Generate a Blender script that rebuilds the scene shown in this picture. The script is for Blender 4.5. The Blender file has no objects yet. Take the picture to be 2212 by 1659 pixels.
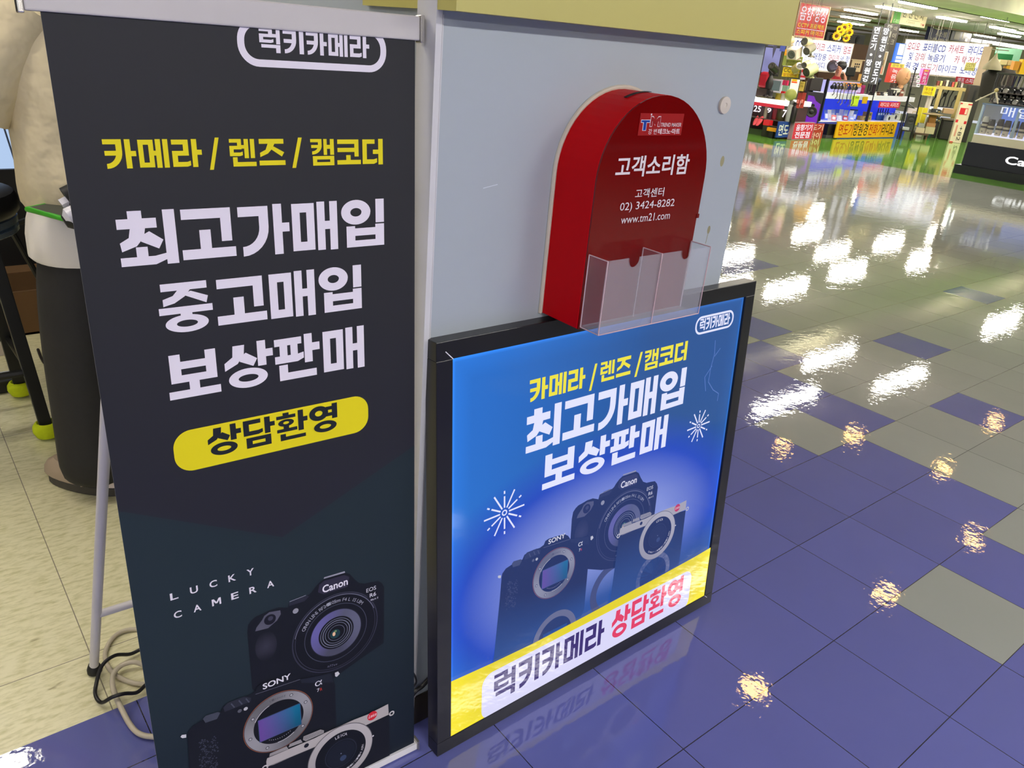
import bpy, bmesh, math, random
from math import sin, cos, pi, radians, sqrt, atan2
from mathutils import Vector, Matrix
from mathutils.geometry import tessellate_polygon

scene = bpy.context.scene
COL = scene.collection
random.seed(7)

# ------------------------------------------------------------------ camera
FPX = 1690.57                                   # focal length in pixels of the 2212 x 1659 frame
CAM = Vector((-1.45617569, -0.97225996, 1.39185025))
RX = Vector((0.78228182, -0.61756072, 0.08157148))
RD = Vector((-0.19429634, -0.36631668, -0.90997858))
RF = Vector((0.59184802, 0.69601067, -0.40655267))
cd = bpy.data.cameras.new('camera')
cd.sensor_fit = 'HORIZONTAL'; cd.sensor_width = 36.0; cd.lens = 36.0 * FPX / 2212.0
cd.clip_start = 0.05; cd.clip_end = 200
cam = bpy.data.objects.new('camera', cd); COL.objects.link(cam)
m = Matrix.Identity(4)
for i, ax in enumerate((RX, -RD, -RF)):
    ax = ax.normalized()
    for k in range(3): m[k][i] = ax[k]
for k in range(3): m[k][3] = CAM[k]
cam.matrix_world = m
scene.camera = cam

# ------------------------------------------------------------------ exposure and world
vs = scene.view_settings
vs.view_transform = 'Standard'; vs.look = 'None'; vs.gamma = 1.0; vs.exposure = 0.0
vs.use_curve_mapping = False
world = bpy.data.worlds.new('mall_ambience'); scene.world = world
world.use_nodes = True
bg = world.node_tree.nodes['Background']
bg.inputs[0].default_value = (0.86, 0.90, 1.0, 1); bg.inputs[1].default_value = 0.75

# ------------------------------------------------------------------ ceiling lamps, real and added (positions in metres)
ZC = 2.5
TUBES = [(15.15, 7.9), (16.4, 9.3), (18.9, 10.85), (21.3, 12.35), (17.6, 7.85), (20.4, 7.9), (21.6, 8.1), (23.4, 8.9),
         (24.8, 10.1), (23.9, 12.0), (8.9, 4.2), (9.0, 3.2), (9.2, 5.2), (11.3, 5.4), (12.2, 5.1), (14.6, 5.0), (6.9, 3.6),
         (6.4, 5.3), (9.5, 7.0), (12.5, 8.6), (14.0, 10.4), (18.0, 3.6), (21.0, 4.2), (15.5, 2.0), (12.0, 0.9),
         (2.2, 4.2), (4.3, 6.2), (10.6, 7.3)]
TUBES_AISLE_FILL = [(13.4, 3.6), (16.2, 3.6), (13.9, 6.8), (16.8, 6.6), (11.4, 6.6)]  # extra lamps added to brighten the far shop signs
E_AISLE_FILL = 120.0
TUBES_SHOP = [(-2.0, 2.95), (-1.35, 1.1), (-3.0, 1.6)]  # first lamp read from floor glare, the others added to brighten the floor
TUBES_NEAR_FILL = [(-3.3, -2.6), (-1.0, -2.7), (1.4, -2.7), (3.8, -2.7), (-1.0, -5.0), (2.0, -5.0), (6.5, -2.6), (9.5, -2.6)]  # unseen lamps added to light the banner and light box fronts
DOWNLIGHTS = [(2.53, 0.93), (4.32, 0.95), (5.84, 0.9), (3.55, 2.31), (6.98, 1.69), (6.82, 2.64), (5.84, 2.94), (8.82, 1.9)]
E_TUBE = 48.0
E_SHOP = 30.0
E_NEAR_FILL = 88.0
E_DOWN = 9.0
C_TUBE = (1.0, 0.94, 0.83)
C_NEAR_FILL = (1.0, 0.97, 0.95)
C_DOWN = (1.0, 0.55, 0.17)

# ------------------------------------------------------------------ helpers: picking, materials, meshes
def ray(px, py):
    return (RX * ((px - 1106.0) / FPX) + RD * ((py - 829.5) / FPX) + RF)

def hit(px, py, axis, val):
    d = ray(px, py); t = (val - CAM[axis]) / d[axis]
    return CAM + d * t

def lin(c):
    c = c / 255.0
    return c / 12.92 if c <= 0.04045 else ((c + 0.055) / 1.055) ** 2.4

def rgb(*c):
    return (lin(c[0]), lin(c[1]), lin(c[2]))

MATS = {}
def mat(name, col, rough=0.5, metal=0.0, vary=0.06, scale=14.0, spec=0.5, bump=0.0, coat=0.0, bdist=0.002):
    """procedural surface: base colour modulated by noise, optional noise bump"""
    if name in MATS: return MATS[name]
    M = bpy.data.materials.new(name); M.use_nodes = True
    nt = M.node_tree; b = nt.nodes['Principled BSDF']
    b.inputs['Roughness'].default_value = rough; b.inputs['Metallic'].default_value = metal
    b.inputs['Specular IOR Level'].default_value = spec
    b.inputs['Coat Weight'].default_value = coat; b.inputs['Coat Roughness'].default_value = 0.08
    tc = nt.nodes.new('ShaderNodeTexCoord'); nz = nt.nodes.new('ShaderNodeTexNoise')
    nz.inputs['Scale'].default_value = scale; nz.inputs['Detail'].default_value = 4
    nt.links.new(tc.outputs['Object'], nz.inputs['Vector'])
    mx = nt.nodes.new('ShaderNodeMix'); mx.data_type = 'RGBA'
    mx.inputs[6].default_value = tuple(max(0, c * (1 - vary)) for c in col) + (1,)
    mx.inputs[7].default_value = tuple(min(1, c * (1 + vary)) for c in col) + (1,)
    nt.links.new(nz.outputs['Fac'], mx.inputs[0]); nt.links.new(mx.outputs[2], b.inputs['Base Color'])
    if bump > 0:
        bp = nt.nodes.new('ShaderNodeBump'); bp.inputs['Strength'].default_value = bump; bp.inputs['Distance'].default_value = bdist
        nt.links.new(nz.outputs['Fac'], bp.inputs['Height']); nt.links.new(bp.outputs[0], b.inputs['Normal'])
    MATS[name] = M
    return M

def emat(name, col, strength=1.0):
    if name in MATS: return MATS[name]
    M = bpy.data.materials.new(name); M.use_nodes = True
    b = M.node_tree.nodes['Principled BSDF']
    b.inputs['Base Color'].default_value = (0.02, 0.02, 0.02, 1); b.inputs['Roughness'].default_value = 0.25
    b.inputs['Emission Color'].default_value = tuple(col) + (1,)
    b.inputs['Emission Strength'].default_value = strength
    MATS[name] = M
    return M

def ink(name, emit=0.0, rough=0.45, spec=0.4):
    """printed ink: colour from the 'Ink' colour attribute; emit > 0 for backlit film"""
    if name in MATS: return MATS[name]
    M = bpy.data.materials.new(name); M.use_nodes = True
    nt = M.node_tree; b = nt.nodes['Principled BSDF']
    at = nt.nodes.new('ShaderNodeAttribute'); at.attribute_name = 'Ink'
    b.inputs['Roughness'].default_value = rough; b.inputs['Specular IOR Level'].default_value = spec
    if emit > 0:
        b.inputs['Base Color'].default_value = (0.01, 0.01, 0.012, 1)
        nt.links.new(at.outputs['Color'], b.inputs['Emission Color']); b.inputs['Emission Strength'].default_value = emit
    else:
        nt.links.new(at.outputs['Color'], b.inputs['Base Color'])
    MATS[name] = M
    return M

def acrylic():
    if 'clear_acrylic' in MATS: return MATS['clear_acrylic']
    M = bpy.data.materials.new('clear_acrylic'); M.use_nodes = True
    nt = M.node_tree; nt.nodes.clear()
    o = nt.nodes.new('ShaderNodeOutputMaterial'); mx = nt.nodes.new('ShaderNodeMixShader')
    tr = nt.nodes.new('ShaderNodeBsdfTransparent'); tr.inputs[0].default_value = (0.93, 0.94, 0.95, 1)
    gl = nt.nodes.new('ShaderNodeBsdfPrincipled'); gl.inputs['Base Color'].default_value = (0.75, 0.74, 0.78, 1)
    gl.inputs['Roughness'].default_value = 0.12
    fr = nt.nodes.new('ShaderNodeLayerWeight'); fr.inputs[0].default_value = 0.25
    mr = nt.nodes.new('ShaderNodeMapRange'); mr.inputs[3].default_value = 0.05; mr.inputs[4].default_value = 0.30
    nt.links.new(fr.outputs['Fresnel'], mr.inputs[0]); nt.links.new(mr.outputs[0], mx.inputs[0])
    nt.links.new(tr.outputs[0], mx.inputs[1]); nt.links.new(gl.outputs[0], mx.inputs[2]); nt.links.new(mx.outputs[0], o.inputs[0])
    MATS['clear_acrylic'] = M
    return M

def tag(o, label=None, cat=None, group=None, kind=None):
    if label: o['label'] = label
    if cat: o['category'] = cat
    if group: o['group'] = group
    if kind: o['kind'] = kind
    return o

def empty(name, loc, label, cat, group=None):
    o = bpy.data.objects.new(name, None); COL.objects.link(o)
    o.location = loc; o.empty_display_size = 0.05
    return tag(o, label, cat, group)

class MB:
    """collects solids, builds ONE mesh object"""
    def __init__(s): s.v = []; s.f = []; s.mi = []; s.cur = 0
    def add(s, vs, fs):
        n = len(s.v); s.v += [tuple(v) for v in vs]
        s.f += [tuple(i + n for i in f) for f in fs]; s.mi += [s.cur] * len(fs); return s
    def box(s, x0, y0, z0, x1, y1, z1):
        x0, x1 = min(x0, x1), max(x0, x1); y0, y1 = min(y0, y1), max(y0, y1); z0, z1 = min(z0, z1), max(z0, z1)
        return s.add([(x0,y0,z0),(x1,y0,z0),(x1,y1,z0),(x0,y1,z0),(x0,y0,z1),(x1,y0,z1),(x1,y1,z1),(x0,y1,z1)],
                     [(0,3,2,1),(4,5,6,7),(0,1,5,4),(1,2,6,5),(2,3,7,6),(3,0,4,7)])
    def pbox(s, P, s0, t0, s1, t1, z0, z1):
        """box on a plane P: s along, t up, z out of the plane"""
        c = [(s0,t0),(s1,t0),(s1,t1),(s0,t1)]
        return s.add([P.w(a,b,z0) for a,b in c] + [P.w(a,b,z1) for a,b in c],
                     [(0,3,2,1),(4,5,6,7),(0,1,5,4),(1,2,6,5),(2,3,7,6),(3,0,4,7)])
    def prism(s, P, poly, z0, z1):
        n = len(poly); tri = tessellate_polygon([[Vector((a,b,0)) for a,b in poly]])
        vs = [P.w(a,b,z0) for a,b in poly] + [P.w(a,b,z1) for a,b in poly]
        fs = [tuple(i + n for i in t) for t in tri] + [tuple(reversed(t)) for t in tri]
        fs += [(i, (i+1) % n, n + (i+1) % n, n + i) for i in range(n)]
        return s.add(vs, fs)
    def tube(s, pts, r, n=10, caps=True):
        pts = [Vector(p) for p in pts]
        rr = r if isinstance(r, (list, tuple)) else [r] * len(pts)
        vs = []; up = Vector((0.13, 0.21, 0.97)); prev = None
        for i, p in enumerate(pts):
            d = (pts[min(i+1, len(pts)-1)] - pts[max(i-1, 0)])
            d = d.normalized() if d.length > 1e-9 else Vector((0,0,1))
            if prev is None:
                a = d.cross(up if abs(d.dot(up)) < .95 else Vector((1,0,0))).normalized()
            else:
                a = (prev - d * prev.dot(d)).normalized()
            prev = a; b = d.cross(a)
            vs += [p + a * (rr[i] * cos(2*pi*k/n)) + b * (rr[i] * sin(2*pi*k/n)) for k in range(n)]
        fs = []
        for i in range(len(pts) - 1):
            for k in range(n):
                fs.append((i*n+k, i*n+(k+1) % n, (i+1)*n+(k+1) % n, (i+1)*n+k))
        if caps:
            fs.append(tuple(reversed(range(n)))); fs.append(tuple(range((len(pts)-1)*n, len(pts)*n)))
        return s.add(vs, fs)
    def lathe(s, base, prof, n=20, axis=None):
        """prof: list of (radius, height) from base along axis"""
        ax = Vector(axis or (0,0,1)).normalized(); a = ax.orthogonal().normalized(); b = ax.cross(a); base = Vector(base)
        vs = []; fs = []
        for r, h in prof: vs += [base + ax*h + a*(max(r,1e-5)*cos(2*pi*k/n)) + b*(max(r,1e-5)*sin(2*pi*k/n)) for k in range(n)]
        for i in range(len(prof)-1):
            for k in range(n): fs.append((i*n+k, i*n+(k+1) % n, (i+1)*n+(k+1) % n, (i+1)*n+k))
        fs.append(tuple(reversed(range(n)))); fs.append(tuple(range((len(prof)-1)*n, len(prof)*n)))
        return s.add(vs, fs)
    def ell(s, c, r, n=14, m_=9, rot=None):
        c = Vector(c); vs = []; fs = []
        for j in range(m_+1):
            th = pi*j/m_
            for k in range(n):
                p = Vector((r[0]*sin(th)*cos(2*pi*k/n), r[1]*sin(th)*sin(2*pi*k/n), -r[2]*cos(th)))
                if rot: p = rot @ p
                vs.append(c + p)
        for j in range(m_):
            for k in range(n): fs.append((j*n+k, j*n+(k+1) % n, (j+1)*n+(k+1) % n, (j+1)*n+k))
        return s.add(vs, fs)
    def loft(s, rings, n=24, caps=True):
        """rings: list of (centre, ax_vec, ay_vec[, wobble])"""
        vs = []; fs = []
        for R in rings:
            c, ax, ay = Vector(R[0]), Vector(R[1]), Vector(R[2]); w = R[3] if len(R) > 3 else None
            for k in range(n):
                a = 2*pi*k/n; q = 1 + (w(a) if w else 0)
                vs.append(c + ax*(cos(a)*q) + ay*(sin(a)*q))
        for i in range(len(rings)-1):
            for k in range(n): fs.append((i*n+k, i*n+(k+1) % n, (i+1)*n+(k+1) % n, (i+1)*n+k))
        if caps:
            fs.append(tuple(reversed(range(n)))); fs.append(tuple(range((len(rings)-1)*n, len(rings)*n)))
        return s.add(vs, fs)
    def build(s, name, mats, parent=None, smooth=False, bevel=0.0, seg=2, sub=0):
        me = bpy.data.meshes.new(name)
        off = Vector((0,0,0))
        if parent is not None: off = world_loc(parent)
        me.from_pydata([tuple(Vector(v) - off) for v in s.v], [], s.f); me.update()
        bm = bmesh.new(); bm.from_mesh(me)
        bmesh.ops.recalc_face_normals(bm, faces=bm.faces)
        bm.to_mesh(me); bm.free()
        for mm in (mats if isinstance(mats, (list, tuple)) else [mats]): me.materials.append(mm)
        for p, i in zip(me.polygons, s.mi): p.material_index = i
        if smooth:
            me.polygons.foreach_set('use_smooth', [True]*len(me.polygons))
        o = bpy.data.objects.new(name, me); COL.objects.link(o)
        if parent is not None: o.parent = parent
        if smooth and bevel <= 0 and sub == 0:
            md = o.modifiers.new('split', 'EDGE_SPLIT'); md.split_angle = radians(40)
        if sub:
            md = o.modifiers.new('sub', 'SUBSURF'); md.levels = sub; md.render_levels = sub
        if bevel > 0:
            md = o.modifiers.new('bevel', 'BEVEL'); md.width = bevel; md.segments = seg; md.limit_method = 'ANGLE'; md.angle_limit = radians(40)
        return o

def world_loc(o):
    v = Vector((0,0,0))
    while o is not None:
        v += Vector(o.location); o = o.parent
    return v

def top(o, label, cat, group=None):
    """tag a one-mesh thing and move its origin to its base"""
    me = o.data
    xs = [v.co.x for v in me.vertices]; ys = [v.co.y for v in me.vertices]; zs = [v.co.z for v in me.vertices]
    c = Vector(((min(xs)+max(xs))/2, (min(ys)+max(ys))/2, min(zs)))
    for v in me.vertices: v.co -= c
    o.location = c
    return tag(o, label, cat, group)

class Plane:
    def __init__(s, O, a, u):
        s.O = Vector(O); s.a = Vector(a).normalized(); s.u = Vector(u).normalized(); s.n = s.a.cross(s.u)
    def w(s, x, y, z=0.0): return s.O + s.a*x + s.u*y + s.n*z
    def uv(s, px, py):
        d = ray(px, py); t = (s.O - CAM).dot(s.n) / d.dot(s.n); X = CAM + d*t - s.O
        return (X.dot(s.a), X.dot(s.u))
    def rect(s, xl, yt, xr, yb):
        """(s0,t0,s1,t1) of an upright rectangle seen between these photo columns and rows"""
        xm, ym = (xl+xr)/2, (yt+yb)/2
        return (s.uv(xl, ym)[0], s.uv(xm, yb)[1], s.uv(xr, ym)[0], s.uv(xm, yt)[1])

def PX(y, x=0.0): return Plane((x, y, 0), (1,0,0), (0,0,1))      # upright plane facing the -Y aisle
def PY(x, y=0.0): return Plane((x, y, 0), (0,-1,0), (0,0,1))     # upright plane facing the -X aisle
def PD(x, y, deg): return Plane((x, y, 0), (cos(radians(deg)), sin(radians(deg)), 0), (0,0,1))

def struct(name, mb, mats, label=None, **k):
    o = mb.build(name, mats, **k); tag(o, kind='structure')
    if label: o['label'] = label
    return o
# ------------------------------------------------------------------ lettering and printed artwork
TEXTS = {}
def text_tris(s, off):
    """outline of a string as triangles, bounding box scaled to the unit square, plus its aspect"""
    if (s, off) in TEXTS: return TEXTS[(s, off)]
    c = bpy.data.curves.new('lettering', 'FONT'); c.body = s; c.size = 1.0; c.offset = off; c.resolution_u = 3
    o = bpy.data.objects.new('lettering', c); COL.objects.link(o)
    dg = bpy.context.evaluated_depsgraph_get()
    me = bpy.data.meshes.new_from_object(o.evaluated_get(dg))
    vs = [(v.co.x, v.co.y) for v in me.vertices]; fs = [tuple(p.vertices) for p in me.polygons]
    bpy.data.objects.remove(o); bpy.data.curves.remove(c); bpy.data.meshes.remove(me)
    x0 = min(v[0] for v in vs); x1 = max(v[0] for v in vs); y0 = min(v[1] for v in vs); y1 = max(v[1] for v in vs)
    w, h = max(x1-x0, 1e-6), max(y1-y0, 1e-6)
    TEXTS[(s, off)] = ([((a-x0)/w, (b-y0)/h) for a, b in vs], fs, w/h)
    return TEXTS[(s, off)]

def R_(x0, y0, x1, y1): return [(x0,y0),(x1,y0),(x1,y1),(x0,y1)]
def RING(cx, cy, rx, ry, ix, iy, n=36):
    out = []
    for k in range(n):
        a, b = 2*pi*k/n, 2*pi*(k+1)/n
        out.append([(cx+rx*cos(a), cy+ry*sin(a)), (cx+rx*cos(b), cy+ry*sin(b)), (cx+ix*cos(b), cy+iy*sin(b)), (cx+ix*cos(a), cy+iy*sin(a))])
    return out
def FRAME(x0, y0, x1, y1, h, v):
    return [R_(x0,y0,x1,y0+v), R_(x0,y1-v,x1,y1), R_(x0,y0,x0+h,y1), R_(x1-h,y0,x1,y1)]
def CURL(x0, xr, y0, yb, w, h):
    """top bar that turns down and sweeps to the lower left"""
    o, i = [], []
    for k in range(9):
        a = (pi/2)*k/8
        o.append((x0+6 + (xr-x0-6)*cos(a), y0+(yb-y0)*0.42 + (yb-y0)*0.58*sin(a)))
        i.append((x0+6 + (xr-w-x0-6)*cos(a), y0+(yb-y0)*0.42 + ((yb-y0)*0.58-h)*sin(a)))
    strip = [[o[k], o[k+1], i[k+1], i[k]] for k in range(8)]
    return [R_(x0,y0,xr,y0+h), R_(xr-w,y0,xr,y0+(yb-y0)*0.42+.5)] + strip
KCURL = lambda x0,xr,y0,yb,w,h,m: CURL(x0,xr,y0,yb,w,h) + [R_(x0+3, m, xr-w*0.6, m+h*0.95)]
RIEUL = lambda x0,y0,x1,y1,w,h: [R_(x0,y0,x1,y0+h), R_(x1-w,y0,x1,(y0+y1)/2+h/2), R_(x0,(y0+y1)/2-h/2,x1,(y0+y1)/2+h/2),
                                R_(x0,(y0+y1)/2-h/2,x0+w,y1), [(x0,y1-h),(x1-w*.4,y1-h),(x1+w*.25,y1-h*1.25),(x1+w*.25,y1-h*.25),(x1-w*.4,y1),(x0,y1)]]
GLYPH = {
 '카': KCURL(0,58,0,100,19,17,39) + [R_(67,0,85,100), R_(84,40,101,58)],
 '키': KCURL(0,62,0,100,20,17,39) + [R_(76,0,97,100)],
 '메': FRAME(0,2,49,98,16,17) + [R_(48,40,58,57), R_(56,0,73,100), R_(80,0,97,100)],
 '라': RIEUL(0,2,56,98,18,17) + [R_(67,0,85,100), R_(84,38,101,56)],
 '렌': RIEUL(0,0,44,62,15,13) + [R_(43,22,56,35), R_(54,0,70,70), R_(77,0,93,70), R_(10,66,27,100), R_(10,84,97,100)],
 '즈': [R_(2,0,97,18), [(36,16),(62,16),(52,36),(34,54),(4,67),(4,51),(26,40)], [(44,36),(58,28),(98,50),(88,66)], R_(0,80,101,98)],
 '캠': KCURL(0,46,0,58,15,12,22) + [R_(53,0,67,60), R_(66,22,82,37), R_(80,0,96,60)] + FRAME(8,64,96,100,17,13),
 '코': [R_(2,2,92,19), R_(74,2,92,68), R_(2,34,80,50), R_(38,62,57,84), R_(0,81,101,98)],
 '더': [R_(0,2,54,19), R_(0,2,19,98), [(0,80),(50,80),(64,76),(64,92),(50,98),(0,98)], R_(46,42,72,59), R_(70,0,90,101)],
 '최': [R_(20,0,44,16), R_(0,14,68,32), [(22,30),(48,30),(44,48),(30,64),(4,73),(2,57),(18,48)], [(42,44),(54,38),(77,55),(68,71),(38,56)],
       R_(28,66,48,84), [(0,84),(60,84),(80,80),(80,92),(60,100),(0,100)], R_(80,0,101,101)],
 '고': [R_(3,2,95,21), R_(75,2,95,66), R_(34,42,55,80), R_(0,78,101,97)],
 '가': CURL(0,60,3,100,19,19) + [R_(70,0,88,101), R_(87,38,103,56)],
 '매': FRAME(0,2,48,98,17,18) + [R_(54,0,71,100), R_(70,40,84,57), R_(82,0,99,101)],
 '입': RING(33,26,34,26,13,9) + [R_(79,0,99,50), R_(10,55,30,100), R_(78,53,99,100), R_(10,60,99,76), R_(10,86,99,100)],
 '중': [R_(7,0,93,15), [(38,14),(62,14),(50,28),(30,40),(9,45),(9,31),(28,25)], [(46,24),(62,18),(94,31),(90,45)], R_(0,48,101,62), R_(39,60,61,70)] + RING(50,83,41,18,20,7),
 '보': [R_(6,4,27,64), R_(75,2,96,64), R_(6,20,96,36), R_(6,49,96,65), R_(40,64,60,84), R_(0,82,101,99)],
 '상': [[(22,4),(46,4),(44,24),(30,44),(3,57),(3,40),(20,28)], [(36,30),(48,22),(71,38),(62,54),(34,40)], R_(72,0,90,56), R_(89,20,105,37)] + RING(50,79,41,22,21,8),
 '판': [R_(0,4,60,20), [(0,43),(50,43),(64,40),(64,54),(50,60),(0,60)], R_(11,4,28,50), R_(35,4,51,50), R_(66,0,84,66), R_(83,22,101,40), R_(8,64,27,100), R_(8,83,92,100)],
 '담': [R_(3,1,58,16), R_(3,1,21,54), [(3,40),(50,40),(64,37),(64,50),(50,55),(3,55)], R_(70,0,88,58), R_(87,20,103,36)] + FRAME(10,63,89,100,19,13),
 '환': [R_(21,0,41,10), R_(0,9,63,21), R_(22,48,40,59), R_(0,57,67,69), R_(71,0,89,74), R_(88,26,103,43), R_(10,76,28,100), R_(10,87,95,100)] + RING(31,36,26,13,10,5),
 '영': [R_(58,9,82,22), R_(58,32,82,45), R_(79,0,98,56)] + RING(33,28,33,27,13,10) + RING(54,80,40,21,20,8),
 '럭': RIEUL(0,0,60,60,18,13) + [R_(60,22,80,36), R_(77,0,95,64), R_(8,67,95,81), R_(75,67,95,101)],
 'M': [R_(0,0,19,100), R_(81,0,100,100), [(0,0),(24,0),(60,72),(40,72)], [(76,0),(100,0),(60,72),(40,72)]],
 '/': [[(62,0),(88,0),(38,104),(12,104)]],
}

class Art:
    """flat printed shapes on one plane, colours kept per corner, ONE mesh"""
    def __init__(s, P): s.P = P; s.v = []; s.f = []; s.c = []
    def tri(s, pts, faces, col, z):
        n = len(s.v)
        for p in pts:
            s.v.append(s.P.w(p[0], p[1], z)); s.c.append(col(p) if callable(col) else col)
        s.f += [tuple(i + n for i in f) for f in faces]
        return s
    def poly(s, pts, col, z, holes=None):
        loops = [[Vector((a,b,0)) for a,b in pts]] + [[Vector((a,b,0)) for a,b in h] for h in (holes or [])]
        allp = [p for l in ([pts] + (holes or [])) for p in l]
        return s.tri(allp, [tuple(t) for t in tessellate_polygon(loops)], col, z)
    def rect(s, x0, y0, x1, y1, col, z): return s.tri([(x0,y0),(x1,y0),(x1,y1),(x0,y1)], [(0,1,2,3)], col, z)
    def grid(s, x0, y0, x1, y1, col, z, nx=40, ny=40, inside=None):
        pts = [(x0+(x1-x0)*i/nx, y0+(y1-y0)*j/ny) for j in range(ny+1) for i in range(nx+1)]
        fs = [(j*(nx+1)+i, j*(nx+1)+i+1, (j+1)*(nx+1)+i+1, (j+1)*(nx+1)+i) for j in range(ny) for i in range(nx)]
        return s.tri(pts, fs, col, z)
    def disc(s, c, r, col, z, n=56, r2=0.0, ry=None, a0=0.0, a1=2*pi):
        k_ = (ry/r) if ry else 1.0
        pts = []
        for k in range(n+1):
            a = a0 + (a1-a0)*k/n
            pts += [(c[0]+r*cos(a), c[1]+r*k_*sin(a)), (c[0]+r2*cos(a), c[1]+r2*k_*sin(a))]
        return s.tri(pts, [(2*k, 2*k+2, 2*k+3, 2*k+1) for k in range(n)], col, z)
    def line(s, p, q, w, col, z):
        p, q = Vector(p), Vector(q); d = (q-p)
        n = Vector((-d.y, d.x)).normalized() * (w/2)
        return s.tri([tuple(p+n), tuple(q+n), tuple(q-n), tuple(p-n)], [(0,1,2,3)], col, z)
    def rrect(s, x0, y0, x1, y1, r, col, z, n=10, border=0.0):
        def loop(e):
            out = []
            for cx, cy, a0 in ((x1-r, y1-r, 0), (x0+r, y1-r, pi/2), (x0+r, y0+r, pi), (x1-r, y0+r, 3*pi/2)):
                for k in range(n+1):
                    a = a0 + (pi/2)*k/n; out.append((cx+(r-e)*cos(a), cy+(r-e)*sin(a)))
            return out
        o = loop(0)
        if border <= 0: return s.tri(o, [tuple(range(len(o)))], col, z)
        i = loop(border); N = len(o)
        return s.tri(o + i, [(k, (k+1) % N, N+(k+1) % N, N+k) for k in range(N)], col, z)
    def text(s, st, x0, y0, x1, y1, col, z, off=0.010, keep=False, shear=0.0):
        vs, fs, asp = text_tris(st, off)
        if keep:                                   # keep letter proportions, centred on the rectangle
            h = y1-y0; w = h*asp
            if w > x1-x0: w = x1-x0; h = w/asp
            cx, cy = (x0+x1)/2, (y0+y1)/2; x0, x1, y0, y1 = cx-w/2, cx+w/2, cy-h/2, cy+h/2
        return s.tri([(x0+(x1-x0)*a+shear*(y1-y0)*b, y0+(y1-y0)*b) for a,b in vs], fs, col, z)
    def arctext(s, st, c, r, h, a_start, a_step, col, z, inside=False):
        a = a_start
        for ch in st:
            if ch != ' ':
                vs, fs, asp = text_tris(ch, 0.0)
                hh = h * (0.72 if ch.islower() and ch not in 'bdfhklt' else 1.0); w = hh*min(asp, 0.9)
                pts = []
                for u, v in vs:
                    X = (u-.5)*w; Y = r + v*hh
                    an = a
                    pts.append((c[0] + Y*cos(an) + X*sin(an), c[1] + Y*sin(an) - X*cos(an)))
                s.tri(pts, fs, col, z)
            a += a_step
        return s
    def display(s, st, corners, col, z, widths=None):
        """display lettering fitted to the rectangle whose photo corners (tl, tr, br, bl) are given"""
        q = [s.P.uv(*c) for c in corners]
        x0 = (q[0][0]+q[3][0])/2; x1 = (q[1][0]+q[2][0])/2; y1 = (q[0][1]+q[1][1])/2; y0 = (q[2][1]+q[3][1])/2
        return s.display_rect(st, x0, y0, x1, y1, col, z, widths)
    def display_rect(s, st, x0, y0, x1, y1, col, z, widths=None, gap=0.09):
        wd = widths or [1.0]*len(st); tot = sum(wd) + gap*(len(st)-1); x = x0; k = (x1-x0)/tot
        for ch, w in zip(st, wd):
            for ip, poly in enumerate(GLYPH.get(ch, [])):          # strokes overlap: each a hair above the last
                s.poly([(x + w*k*a/100.0, y1 - (y1-y0)*b/100.0) for a, b in poly], col, z + ip*1.2e-5)
            x += (w+gap)*k
        return s
    def build(s, name, material, parent=None, label=None):
        me = bpy.data.meshes.new(name); off = world_loc(parent) if parent is not None else Vector((0,0,0))
        me.from_pydata([tuple(Vector(v)-off) for v in s.v], [], s.f); me.update()
        at = me.color_attributes.new('Ink', 'FLOAT_COLOR', 'POINT')
        for i, c in enumerate(s.c): at.data[i].color = (c[0], c[1], c[2], 1.0)
        n = s.P.n
        fl = [p.index for p in me.polygons if p.normal.dot(n) < 0]
        if fl:
            bm = bmesh.new(); bm.from_mesh(me); bm.faces.ensure_lookup_table()
            bmesh.ops.reverse_faces(bm, faces=[bm.faces[i] for i in fl]); bm.to_mesh(me); bm.free()
        me.materials.append(material)
        o = bpy.data.objects.new(name, me); COL.objects.link(o)
        if parent is not None: o.parent = parent
        if label: o['label'] = label
        return o
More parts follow.
